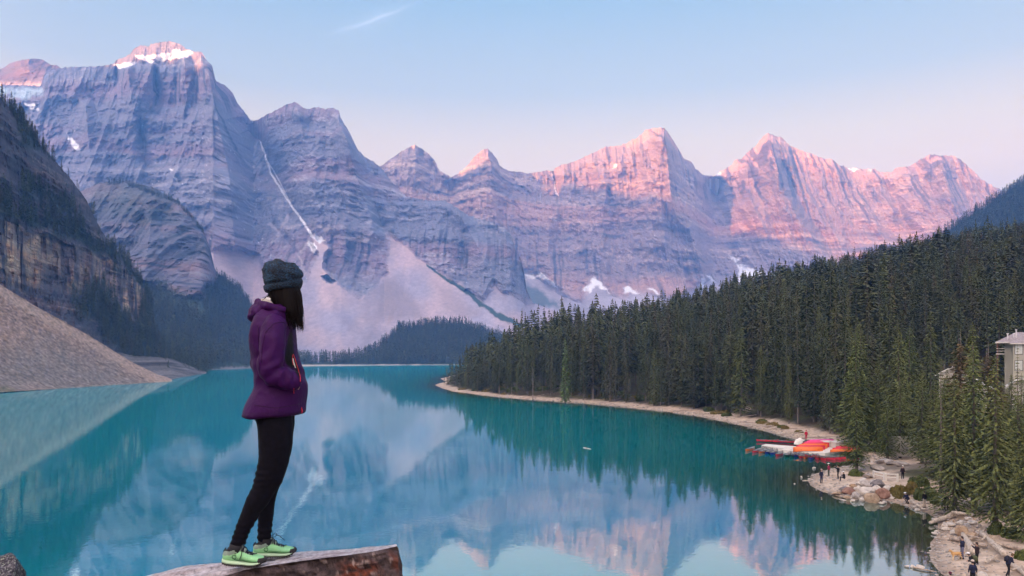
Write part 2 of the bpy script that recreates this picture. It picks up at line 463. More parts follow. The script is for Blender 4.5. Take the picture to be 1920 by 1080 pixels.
def colA(PX, PY, X, Z, v):
    up = np.clip((np.interp(PX, [-200, 90, 300, 420, 470, 700], [165, 185, 225, 235, 225, 230]) + 10 * fbm(PX / 40, PX * 0, 2, 60) - PY) / 8, 0, 1) * (PY > 122)
    c = rock_col(PX, PY, X, Z, cliff=up, vert=0.95)
    sc = scree_mask_A(PX, PY)
    s = SCREE[None, None] * (1 + 0.14 * fbm(X / 90, Z / 200, 4, 61) + 0.14 * fbm(X / 9, Z / 7, 3, 62))[..., None]
    x, y = jit(PX, PY, 6, 14, 43)
    x, y = jit(PX, PY, 6, 14, 43)
    run = np.zeros(PX.shape); wsum = np.zeros(PX.shape) + 1e-6
    for ax, ay, sp in ((597, 452, 1.0), (727, 425, 1.0), (430, 400, 1.0), (925, 490, 0.8)):
        th_ = np.arctan2(PX - ax, np.maximum(PY - ay, 1)); rr_ = np.hypot(PX - ax, PY - ay)
        w_ = 1 / (60 + rr_) ** 4; wsum += w_
        run += w_ * (0.6 * ridged(th_ * 9, rr_ / 190, 3, 67) + 0.5 * fbm(th_ * 44, rr_ / 70, 4, 68, 0.7))
    run = run / wsum
    s = s * np.clip(1 + 1.0 * run, 0.4, 1.6)[..., None]
    fan = np.clip(fbm(PX / 70, PY / 60, 3, 73) * 1.6 + 0.4 - (PY - 560) / 160, 0, 1)
    s = lerp(s * np.array((0.80, 0.82, 0.92)), s * np.array((1.12, 0.98, 0.94)), fan[..., None])
    for pl_, w_, a_ in (([(700, 535), (690, 580), (700, 630)], 12, .45), ([(500, 515), (520, 560), (560, 610)], 22, .3), ([(620, 545), (640, 590), (690, 640)], 10, .35), ([(440, 500), (470, 560), (500, 620)], 14, .3)):
        d_, t_ = seg_dist(x, y, pl_)
        s = lerp(s, np.array((0.21, 0.185, 0.21)), (a_ * np.exp(-(d_ / w_) ** 2))[..., None])
    dots = np.clip((vnoise2(PX / 1.8, PY / 1.4, 69) - 0.93) * 14, 0, 0.6) * np.clip(fbm(PX / 30, PY / 20, 2, 70) * 3, 0, 1)
    s = lerp(s, np.array((0.13, 0.11, 0.12)), dots[..., None])
    dk = poly_mask(x, y, [(706, 530), (742, 522), (775, 560), (800, 600), (705, 600)], 8) * 0.85
    dk = np.maximum(dk, poly_mask(x, y, [(820, 530), (850, 545), (905, 590), (860, 600), (830, 580)], 8) * 0.6)
    s = lerp(s, np.array((0.27, 0.22, 0.23)), dk[..., None])
    c = lerp(c, s, sc[..., None])
    # small bare chutes in the rock
    for pl, w in (([(545, 400), (520, 440), (490, 478)], 4), ([(560, 420), (520, 432), (505, 420)], 3), ([(590, 425), (640, 440), (700, 455)], 6), ([(585, 440), (560, 480), (570, 515)], 3)):
        d, _ = seg_dist(x, y, pl)
        c = lerp(c, SCREE * 0.95, np.clip(1.2 - d / w, 0, 0.8)[..., None])
    d, _ = seg_dist(*jit(PX, PY, 4, 10, 44), STRIPE)
    wv = np.interp(PX, [800, 860, 980], [1.2, 3.6, 4.0])
    c = lerp(c, GREEN * 1.3, np.clip(2.0 - d / wv * 1.3, 0, 1)[..., None])
    # vegetation scraps low on the cliffs
    # snow
    d, t = seg_dist(PX + 2.0 * fbm(PX / 6, PY / 9, 3, 71), PY, COULOIR)
    sn = np.clip(1.9 - d / (0.75 + 0.9 * t), 0, 1) * (0.75 + 0.25 * np.sign(fbm(PX / 5, PY / 7, 3, 72) + 0.35))
    d2, t2 = seg_dist(PX, PY, [(500, 300), (514, 322), (524, 340), (540, 372)])
    sn = np.maximum(sn, np.clip(1.6 - d2 / 0.9, 0, 1) * 0.7)
    x, y = jit(PX, PY, 5, 8, 45)
    for pg in ([(592, 443), (600, 444), (610, 452), (600, 455)], [(578, 452), (592, 456), (592, 474), (583, 470)], [(127, 256), (135, 260), (141, 268), (147, 272), (147, 281), (140, 277), (134, 266)],
               [(44, 192), (57, 194), (71, 201), (74, 207), (60, 203), (48, 198)], [(252, 101), (283, 104), (310, 102), (333, 94), (364, 98), (353, 106), (310, 114), (283, 110), (260, 108)],
               [(213, 122), (236, 117), (254, 117), (243, 123), (222, 126)], [(262, 108), (285, 112), (294, 120), (270, 113)], [(326, 334), (331, 336), (331, 340), (326, 337)],
               [(318, 317), (323, 317), (323, 320), (319, 320)]):
        sn = np.maximum(sn, poly_mask(x, y, pg, 1.6))
    sp = np.clip((vnoise2(PX / 2.5, PY / 2.5, 77) - 0.965) * 60, 0, 1) * (1 - sc) * (v > 0.2)
    sn = np.maximum(sn, sp * 0.7)
    c = lerp(c, SNOW, np.clip(sn * 1.3, 0, 1)[..., None])
    g = poly_mask(x, y, [(-60, 163), (20, 165), (78, 165), (82, 176), (60, 178), (50, 190), (30, 186), (14, 178), (-60, 172)], 3) * (0.6 + 0.4 * ridged(PX / 9, PY / 5, 3, 79))
    c = lerp(c, ICE, np.clip(g, 0, 1)[..., None])
    return c
DrA = curve([(-160, 2900), (300, 2850), (400, 2780), (475, 3050), (560, 2850), (640, 2800), (720, 2850), (830, 2750), (960, 2600), (1120, 2300)])
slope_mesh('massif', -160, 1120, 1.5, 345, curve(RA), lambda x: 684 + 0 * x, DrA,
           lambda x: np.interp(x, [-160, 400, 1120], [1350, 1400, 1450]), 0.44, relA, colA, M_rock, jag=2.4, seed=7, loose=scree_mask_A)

# ---- far row of sunlit peaks
RB = [(640, 330), (700, 318), (718, 308), (733, 297), (750, 285), (763, 278), (778, 271), (793, 280), (803, 288), (818, 305), (822, 317), (845, 332), (867, 320), (877, 310),
      (890, 293), (902, 282), (915, 278), (923, 288), (930, 295), (937, 310), (950, 319), (973, 322), (990, 325), (1010, 322), (1025, 319), (1037, 320), (1050, 310), (1083, 300),
      (1110, 287), (1137, 275), (1167, 272), (1193, 260), (1210, 245), (1230, 239), (1247, 241), (1255, 252), (1263, 263), (1273, 280), (1283, 298), (1295, 302), (1303, 315),
      (1317, 327), (1337, 331), (1353, 320), (1372, 310), (1378, 299), (1392, 298), (1402, 285), (1417, 275), (1430, 257), (1440, 248), (1452, 254), (1467, 259), (1481, 273),
      (1502, 282), (1523, 289), (1548, 298), (1560, 297), (1573, 309), (1594, 316), (1640, 317), (1651, 323), (1672, 323), (1679, 314), (1707, 311), (1722, 300), (1743, 290),
      (1764, 291), (1785, 291), (1803, 300), (1821, 317), (1842, 337), (1863, 349), (1876, 356), (1960, 395), (2100, 460), (2300, 520)]
SCREE_B = [(640, 600), (700, 590), (960, 520), (985, 512), (1010, 516), (1040, 545), (1090, 560), (1110, 523), (1150, 548), (1175, 558), (1200, 545), (1260, 560), (1300, 545), (1330, 515), (1375, 528), (1395, 500), (1440, 515), (1520, 505), (1700, 520), (2300, 600), (2300, 700), (640, 700)]
GULL_B = [([(1337, 331), (1350, 400), (1375, 480)], 40, -330), ([(845, 332), (850, 420)], 22, -150), ([(1037, 320), (1050, 380), (1045, 480)], 11, -110),
          ([(1140, 350), (1150, 420)], 8, -90), ([(1465, 300), (1500, 380), (1550, 470)], 15, -170), ([(1560, 330), (1590, 430), (1620, 500)], 14, -70), ([(1655, 330), (1690, 400), (1730, 470)], 14, -110)]
RIBS_B = [([(1240, 240), (1262, 330), (1292, 420), (1320, 520)], 62, 420), ([(778, 271), (785, 340)], 30, 110), ([(915, 278), (928, 350)], 28, 170), ([(1195, 262), (1215, 340), (1225, 440)], 26, 120),
          ([(1440, 248), (1462, 330), (1490, 400), (1530, 470)], 44, 260), ([(1395, 295), (1410, 380), (1440, 460)], 22, 120), ([(1764, 291), (1772, 340), (1795, 400), (1800, 450)], 34, 210),
          ([(1110, 290), (1128, 360)], 22, 100), ([(1290, 300), (1320, 380)], 18, 60), ([(1560, 300), (1600, 400)], 30, 90), ([(1700, 312), (1720, 400)], 24, 90)]
def scree_mask_B(PX, PY):
    x, y = jit(PX, PY, 8, 20, 46)
    return poly_mask(x, y, SCREE_B, 6)
def relB(PX, PY, X, Z, v):
    sc = scree_mask_B(PX, PY); rk = 1 - sc
    st, _, _ = strata(Z, X, 75, 23, tilt=-0.03); st2, _, _ = strata(Z, X, 260, 24, tilt=-0.03, wob=50)
    r = -130 * ridged(X / 520, Z / 1500, 4, 81) - 75 * ridged(X / 130, Z / 480, 4, 83) - 22 * fbm(X / 28, Z / 22, 4, 85)
    r = r - 22 * ridged(X / 48, Z / 220, 3, 86) + 27 * st + 60 * st2
    r = r + rib_push(PX, PY, GULL_B) + sharp_rib(PX, PY, RIBS_B)
    top = sstep(0, 0.06, v)
    return r * rk * (0.4 + 0.6 * top) + sc * (-30 * fbm(X / 300, Z / 120, 3, 87))
def colB(PX, PY, X, Z, v):
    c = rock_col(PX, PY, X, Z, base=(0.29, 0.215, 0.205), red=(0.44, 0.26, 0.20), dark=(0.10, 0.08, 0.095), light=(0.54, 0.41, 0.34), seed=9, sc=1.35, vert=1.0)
    sc = scree_mask_B(PX, PY)
    s = SCREE[None, None] * (0.95 + 0.25 * fbm(X / 150, Z / 50, 4, 65) + 0.15 * fbm(X / 20, Z / 10, 3, 66))[..., None]
    c = lerp(c, s, sc[..., None])
    x, y = jit(PX, PY, 6, 9, 47)
    sn = np.zeros(PX.shape)
    for pg in ([(983, 515), (997, 514), (1006, 521), (990, 523)], [(1008, 511), (1020, 515), (1050, 541), (1036, 536), (1018, 525), (1006, 519)], [(1092, 548), (1108, 528), (1114, 520), (1124, 530), (1145, 548), (1128, 541), (1118, 536), (1105, 545)],
               [(1169, 535), (1180, 535), (1196, 548), (1180, 547), (1171, 549)], [(1216, 543), (1226, 543), (1238, 551), (1226, 550)], [(1368, 478), (1374, 483), (1389, 487), (1380, 493)], [(1382, 497), (1400, 500), (1436, 516), (1406, 518), (1392, 527), (1384, 528), (1388, 514)],
               [(1310, 538), (1318, 522), (1324, 530), (1316, 545)], [(1322, 515), (1330, 518), (1340, 526), (1330, 525)], [(1150, 306), (1160, 308), (1156, 312), (1148, 316)],
               [(1590, 313), (1604, 312), (1612, 317), (1598, 320)], [(1612, 313), (1626, 314), (1634, 319)], [(1320, 326), (1350, 322), (1350, 328), (1326, 331)]):
        sn = np.maximum(sn, poly_mask(x, y, pg, 1.8))
    d, t = seg_dist(x, y, [(1033, 328), (1040, 345), (1046, 366)])
    sn = np.maximum(sn, np.clip(1.6 - d / 1.3, 0, 1))
    sp = np.clip((vnoise2(PX / 2.5, PY / 2.5, 78) - 0.97) * 60, 0, 1) * (v > 0.45)
    sn = np.maximum(sn, sp * 0.7)
    g = poly_mask(*jit(PX, PY, 8, 12, 48), [(985, 530), (1010, 540), (1050, 575), (985, 580)], 5)
    c = lerp(c, GREEN * 1.6, (g * 0.8)[..., None])
    return lerp(c, SNOW, np.clip(sn, 0, 1)[..., None])
DrB = curve([(640, 3700), (845, 3750), (915, 3800), (1037, 4050), (1240, 4050), (1337, 4450), (1440, 4350), (1600, 4450), (1765, 4250), (2300, 4000)])
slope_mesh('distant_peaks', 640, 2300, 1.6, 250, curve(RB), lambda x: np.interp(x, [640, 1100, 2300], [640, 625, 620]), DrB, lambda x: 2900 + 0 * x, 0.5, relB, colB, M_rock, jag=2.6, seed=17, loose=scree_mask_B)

# ---- the darker butte at mid distance with the forest apron below it
RC = [(60, 420), (120, 372), (187, 343), (233, 339), (283, 350), (333, 376), (360, 402), (380, 430), (393, 463), (403, 505), (413, 517), (432, 530), (450, 545), (467, 567), (478, 602), (500, 634), (530, 660), (570, 678), (590, 684)]
def apron(PX, PY):
    x, y = jit(PX, PY, 16, 26, 49)
    return poly_mask(x, y, [(60, 560), (200, 545), (290, 530), (330, 545), (385, 560), (404, 515), (420, 500), (620, 600), (620, 760), (60, 760)], 12)
def relC(PX, PY, X, Z, v):
    a = apron(PX, PY); rk = 1 - a
    st, _, _ = strata(Z, X, 34, 25, wob=10); st2, _, _ = strata(Z, X, 110, 26, wob=20)
    r = -80 * ridged(X / 230, Z / 500, 3, 91) - 34 * ridged(X / 55, Z / 170, 4, 93) - 11 * fbm(X / 12, Z / 8, 4, 95) + 22 * st + 46 * st2
    r = r + sharp_rib(PX, PY, [([(390, 440), (392, 520)], 30, 90), ([(285, 400), (270, 520)], 30, 60)])
    return r * rk * (0.3 + 0.7 * sstep(0, 0.08, v)) - a * 12 * fbm(X / 90, Z / 60, 4, 97)
def colC(PX, PY, X, Z, v):
    c = rock_col(PX, PY, X, Z, base=(0.125, 0.13, 0.18), red=(0.22, 0.15, 0.17), dark=(0.035, 0.045, 0.07), light=(0.25, 0.245, 0.29), seed=29, sc=0.55, vert=1.3)
    g = poly_mask(*jit(PX, PY, 20, 30, 50), [(150, 330), (300, 330), (345, 390), (330, 420), (240, 410), (170, 400)], 25) * 0.4
    c = lerp(c, GREEN * 1.2, g[..., None])
    a = apron(PX, PY)
    gg = GREEN * (1.0 + 0.5 * fbm(X / 60, Z / 40, 4, 98))[..., None]
    mead = poly_mask(*jit(PX, PY, 18, 24, 51), [(285, 530), (340, 545), (395, 575), (400, 600), (330, 575), (290, 560)], 14)
    gg = lerp(gg, np.array((0.12, 0.16, 0.09)), (mead * 0.7)[..., None])
    c = lerp(c, gg, a[..., None])
    d, t = seg_dist(*jit(PX, PY, 6, 8, 52), [(355, 700), (420, 693), (470, 690)])
    return lerp(c, SCREE * 0.5, np.clip(1.3 - d / 3, 0, 0.7)[..., None])
_, GC = slope_mesh('forested_butte', 60, 590, 1.5, 240, curve(RC), lambda x: np.interp(x, [60, 330, 380, 440, 480, 540, 590], [720, 706, 702, 696, 691, 688, 686.3]),
                   lambda x: np.interp(x, [60, 400, 500, 590], [1750, 1650, 1400, 1250]), lambda x: 22400 / (np.interp(x, [60, 330, 380, 440, 480, 540, 590], [720, 706, 702, 696, 691, 688, 686.3]) - HZ), 0.50, relC, colC, M_rock, jag=1.4, seed=27, back=(0.06, 0.2, 0.7))

# ---- the near cliff on the left
RD = [(-420, -160), (-200, 10), (-60, 125), (0, 182), (30, 215), (60, 255), (100, 298), (130, 332), (160, 372), (190, 432), (215, 467), (240, 492), (262, 525), (283, 566), (290, 622), (300, 640), (330, 664), (360, 684), (392, 698)]
def tanband(PX, PY):
    x, y = jit(PX, PY, 14, 30, 53)
    up = np.interp(x, [-400, 0, 90, 170, 240, 290], [330, 412, 440, 470, 505, 560])
    lo = np.interp(x, [-400, 0, 90, 170, 240, 290], [470, 540, 545, 570, 600, 640])
    return np.clip((y - up) / 5, 0, 1) * np.clip((lo - y) / 22, 0, 1)
def veg_D(PX, PY):
    x, y = jit(PX, PY, 26, 34, 54)
    led = np.clip(1.25 - np.abs(y - np.interp(x, [-400, 0, 90, 150, 220, 280], [310, 395, 418, 432, 478, 535])) / 17, 0, 1)
    foot = poly_mask(x, y, [(140, 560), (190, 540), (230, 590), (262, 600), (280, 560), (300, 600), (420, 690), (420, 740), (260, 700), (215, 650), (160, 600)], 14)
    upper = np.clip(fbm(PX / 60, PY / 30, 4, 55) * 2.2 - 0.25, 0, 0.8) * (PY < 400)
    return np.clip(np.maximum(np.maximum(led, foot), upper), 0, 1)
def relD(PX, PY, X, Z, v):
    X = np.interp(PX, [-420, 0, 160, 250, 320, 392], [300, 470, 600, 690, 770, 850])
    tb = tanband(PX, PY)
    st, _, _ = strata(Z, X, 7, 27, tilt=0.02, wob=3); st2, _, _ = strata(Z, X, 26, 28, tilt=0.02, wob=6)
    blk = np.floor((X + 4 * fbm(X / 15, Z / 25, 3, 101)) / 9.0); bh = _hash(blk.astype(np.int64), np.floor((Z + 6 * fbm(X / 30, Z / 30, 2, 102)) / 24).astype(np.int64), np.zeros(1, dtype=np.int64), 9)
    r = -26 * ridged(X / 110, Z / 120, 4, 103) - 8 * ridged(X / 24, Z / 30, 4, 105) - 2.4 * fbm(X / 4, Z / 3.5, 4, 107) + 6 * st + 12 * st2
    r = r + tb * (bh - 0.5) * 9 + tb * 6 - 10 * tb * np.clip(ridged(X / 22, Z / 140, 2, 108), -1, 1)
    return r * (0.25 + 0.75 * sstep(0, 0.08, v))
def colD(PX, PY, X, Z, v):
    X = np.interp(PX, [-420, 0, 160, 250, 320, 392], [300, 470, 600, 690, 770, 850])
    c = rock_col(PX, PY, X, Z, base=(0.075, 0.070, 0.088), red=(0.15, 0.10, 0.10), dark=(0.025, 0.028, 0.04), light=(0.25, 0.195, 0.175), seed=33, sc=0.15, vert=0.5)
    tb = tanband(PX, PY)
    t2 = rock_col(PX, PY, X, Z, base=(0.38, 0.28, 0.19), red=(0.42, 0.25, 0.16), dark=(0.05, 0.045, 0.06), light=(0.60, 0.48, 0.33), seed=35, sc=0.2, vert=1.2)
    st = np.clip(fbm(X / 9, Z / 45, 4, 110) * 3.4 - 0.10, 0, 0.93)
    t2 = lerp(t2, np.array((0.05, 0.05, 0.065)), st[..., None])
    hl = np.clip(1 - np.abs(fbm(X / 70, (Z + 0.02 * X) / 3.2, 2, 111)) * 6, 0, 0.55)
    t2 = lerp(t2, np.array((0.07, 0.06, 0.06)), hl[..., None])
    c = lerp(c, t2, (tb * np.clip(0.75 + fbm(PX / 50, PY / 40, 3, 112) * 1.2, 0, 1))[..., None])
    vg = veg_D(PX, PY)
    c = lerp(c, GREEN * (0.8 + 0.3 * fbm(X / 10, Z / 8, 3, 113))[..., None], (vg * 0.85)[..., None])
    return c
bD = lambda x: np.interp(x, [-420, 0, 160, 250, 320, 392], [740, 736, 728, 714, 706, 699.5])
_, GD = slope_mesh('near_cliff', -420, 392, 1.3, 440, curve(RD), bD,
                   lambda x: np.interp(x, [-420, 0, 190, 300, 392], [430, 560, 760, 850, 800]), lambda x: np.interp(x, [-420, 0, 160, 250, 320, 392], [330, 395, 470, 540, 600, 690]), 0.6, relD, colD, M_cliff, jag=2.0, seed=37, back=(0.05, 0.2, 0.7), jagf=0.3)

# ---- scree fan running down into the lake on the left, and the darker talus behind it
def relE(PX, PY, X, Z, v):
    X = X * F / (PX - 960)
    return -7 * np.cos((PX + 60) / 140.0) - 2.2 * fbm((X + 1.2 * Z) / 22, (Z - .5 * X) / 70, 4, 121) - 0.7 * fbm(X / 2.2, Z / 1.6, 4, 123)
def colE(PX, PY, X, Z, v):
    X = X * F / (PX - 960)
    a = 0.6 * fbm((X + 1.2 * Z) / 14, (Z - .5 * X) / 80, 4, 131); b_ = fbm(X / 1.3, Z / 0.8, 3, 133)
    c = np.array((0.25, 0.185, 0.155))[None, None] * (1 + 0.25 * a + 0.55 * b_)[..., None]
    gr = poly_mask(*jit(PX, PY, 20, 30, 56), [(-420, 690), (0, 668), (80, 640), (170, 670), (260, 715), (300, 740), (-420, 760)], 25)
    c = lerp(c, np.array((0.17, 0.16, 0.155))[None, None] * (1 + 0.5 * b_)[..., None], (gr * 0.75)[..., None])
    edge = np.clip(1.3 - np.abs(PY - np.interp(PX, [0, 60, 160, 250, 320], [545, 582, 637, 690, 718])) / 9, 0, 0.6)
    c = lerp(c, np.array((0.38, 0.29, 0.24)), edge[..., None])
    mossy = poly_mask(*jit(PX, PY, 12, 18, 57), [(-420, 722), (18, 722), (30, 738), (-420, 748)], 6)
    c = lerp(c, np.array((0.10, 0.11, 0.05)), (mossy * 0.6)[..., None])
    return c
bE = lambda x: np.interp(x, [-420, 0, 100, 200, 322], [745, 735.5, 729.5, 723, 716.3])
slope_mesh('scree_fan', -420, 322, 1.1, 190, curve([(-420, 250), (-120, 455), (0, 533), (60, 570), (160, 625), (250, 680), (322, 715.5)]), bE,
           lambda x: np.interp(x, [-420, 0, 322], [360, 400, 462]), lambda x: 22400 / (bE(x) - HZ), 0.8, relE, colE, M_scree, jag=0.8, seed=39, back=(0.02, 0.05, 0.4), jagf=0.5)
def relF(PX, PY, X, Z, v):
    return -4 * fbm(X / 25, Z / 10, 4, 125) - 2.5 * fbm(X / 5, Z / 4, 4, 127)
def colF(PX, PY, X, Z, v):
    b_ = fbm(X / 3, Z / 2.5, 3, 135); a = fbm(X / 25, Z / 8, 3, 137)
    return np.array((0.115, 0.11, 0.115))[None, None] * (1 + 0.4 * a + 0.9 * b_)[..., None]
bF = lambda x: np.interp(x, [220, 322, 352, 386], [716, 711, 706, 700.5])
slope_mesh('talus_heap', 222, 386, 1.1, 46, curve([(222, 660), (250, 668), (290, 669), (320, 672), (345, 681), (372, 693), (386, 699.5)]), bF,
           lambda x: np.interp(x, [222, 386], [560, 690]), lambda x: 22400 / (bF(x) - HZ), 0.8, relF, colF, M_scree, jag=1.2, seed=41, back=(0.02, 0.05, 0.4), jagf=0.5)

# ---- low forested hill at the head of the lake
RG = [(540, 681), (560, 680), (610, 680), (640, 674), (677, 668), (713, 652), (738, 631), (748, 617), (780, 614), (811, 607), (873, 608), (915, 625), (960, 640), (1040, 655), (1100, 665)]
def colG(PX, PY, X, Z, v):
    c = GREEN[None, None] * (0.9 + 0.4 * fbm(X / 30, Z / 20, 3, 141))[..., None]
    sh = np.clip((PY - (683.2 + 0.9 * fbm(PX / 20, PX * 0, 3, 142))) / 0.7, 0, 1)
    return lerp(c, np.array((0.42, 0.36, 0.32)), sh[..., None])
bG = lambda x: np.interp(x, [540, 600, 640, 700, 800, 1100], [686.6, 686, 685.6, 684.9, 684.4, 684.2])
_, GG = slope_mesh('far_forest_hill', 540, 1100, 2.0, 60, curve(RG), bG, lambda x: 22400 / (bG(x) - HZ) + np.interp(x, [540, 640, 800, 1100], [60, 100, 330, 300]), lambda x: 22400 / (bG(x) - HZ), 0.75,
                   lambda PX, PY, X, Z, v: -6 * fbm(X / 60, Z / 30, 3, 143), colG, M_scree, jag=0.4, seed=43, back=(0.02, 0.05, 0.4))

# ---- blue wooded hill far on the right
RH = [(1560, 560), (1640, 515), (1700, 480), (1750, 450), (1800, 418), (1850, 385), (1900, 352), (1920, 341), (2050, 262), (2300, 130), (2600, 60)]
def colH(PX, PY, X, Z, v):
    return GREEN[None, None] * (0.9 + 0.4 * fbm(X / 30, Z / 20, 3, 145))[..., None]
_, GH = slope_mesh('wooded_hill', 1560, 2600, 4.0, 90, curve(RH), lambda x: 600 + 0 * x, lambda x: 1700 + 0 * x, lambda x: 1000 + 0 * x, 0.8,
                   lambda PX, PY, X, Z, v: -25 * fbm(X / 160, Z / 160, 3, 147), colH, M_scree, jag=0.6, seed=45, back=(0.05, 0.3, 0.7))

# ---- the range behind the camera that keeps the low sun off the valley
perp = Vector((SUN_H.y, -SUN_H.x))    # along the shadow-casting ridge
TER = [(60, 118, 2950), (215, 118, 2850), (300, 120, 2850), (372, 112, 2800), (560, 165, 2850), (640, 190, 2800), (760, 300, 3700), (800, 303, 3720), (845, 335, 3750), (900, 342, 3800), (960, 350, 3900), (1040, 352, 4050), (1100, 362, 4050), (1180, 380, 4050),
       (1260, 410, 4150), (1330, 432, 4300), (1440, 458, 4200), (1530, 490, 4050), (1620, 512, 4000), (1750, 520, 3900), (1900, 530, 3900), (2200, 530, 3800)]
S0 = 2000.0
qs, hs = [], []
for px, py, D in TER:
    p = Vector(P(px, py, D))
    q = p.x * perp.x + p.y * perp.y
    s = p.x * SUN_H.x + p.y * SUN_H.y
    qs.append(q); hs.append(p.z + (S0 - s) * math.tan(SUN_EL))
o_ = np.argsort(qs); qs = np.array(qs)[o_]; hs = np.array(hs)[o_]
qq = np.linspace(qs.min() - 500, qs.max() + 300, 420)
hh = np.interp(qq, qs, hs) + 9 * fbm(qq / 90, qq * 0, 4, 151)
kk = np.exp(-np.linspace(-2, 2, 9) ** 2); kk /= kk.sum(); hh = np.minimum(np.convolve(np.pad(hh, 4, mode='edge'), kk, 'valid'), 1425)
off = np.array([-1300, -800, -420, -180, 0, 180, 420, 800, 1200.0]); fr = np.array([0.0, .28, .6, .86, 1.0, .84, .55, .25, 0.0])
V = []
for o1, f1 in zip(off, fr):
    w = 60 * fbm(qq / 300, qq * 0 + o1 / 400, 3, 153) * (f1 < 1)
    sx = (S0 + o1) * SUN_H.x + qq * perp.x; sy = (S0 + o1) * SUN_H.y + qq * perp.y
    V.append(np.stack([sx, sy, np.maximum(hh * f1 + w * (f1 > 0), -1) - 1 * (f1 == 0)], -1))
V = np.array(V); R_, C_ = V.shape[:2]; ix = np.arange(R_ * C_).reshape(R_, C_)
mesh_np('eastern_range', V.reshape(-1, 3), np.stack([ix[:-1, :-1], ix[1:, :-1], ix[1:, 1:], ix[:-1, 1:]], -1).reshape(-1, 4), M_rock,
        cols=np.tile(np.array([[0.22, 0.2, 0.2]]), (R_ * C_, 1)))['kind'] = 'structure'
# ================================================================== SHORE LINE, WATER, HAZE
SH = [(838, 733.5), (816, 724), (815, 721.5), (822, 719)]
SHORE_PX = [(836, 716), (822, 719), (815, 722), (828, 728), (850, 734.5), (880, 738), (900, 741), (940, 745), (1000, 750), (1060, 754), (1100, 757), (1160, 762), (1200, 767), (1250, 772), (1300, 779), (1350, 789),
            (1390, 798), (1430, 807), (1465, 817), (1495, 826), (1520, 832), (1560, 838), (1600, 846), (1622, 856), (1615, 866), (1595, 872), (1570, 876), (1545, 883), (1524, 891), (1515, 898), (1514, 904), (1520, 911), (1540, 921),
            (1570, 930), (1600, 938), (1637, 936), (1660, 939), (1685, 945), (1700, 950), (1718, 955), (1739, 961), (1753, 970), (1759, 978), (1760, 992), (1752, 1006), (1744, 1020), (1740, 1035),
            (1745, 1050), (1757, 1066), (1773, 1082), (1800, 1110), (1840, 1160), (1900, 1260)]
shore_w = [G(px, py)[:2] for px, py in SHORE_PX]
back_w = [(22, -20), (900, -60), (1800, 300), (2400, 1500), (1300, 2300), (260, 1500), (60, 1300), (-20, 1000), (-48, 640), (-50, 520)]
LAND = shore_w + back_w
SHORE_LINE = shore_w

def land_sd(x, y):
    """signed distance to the shore, positive on land"""
    d, _ = seg_dist(x, y, [back_w[-1]] + SHORE_LINE + [back_w[0]])
    d2, _ = seg_dist(x, y, [SHORE_LINE[0], back_w[-1], back_w[-2], back_w[-3], back_w[-4]])
    d = np.minimum(d, d2)
    return np.where(in_poly(x, y, LAND), d, -d)

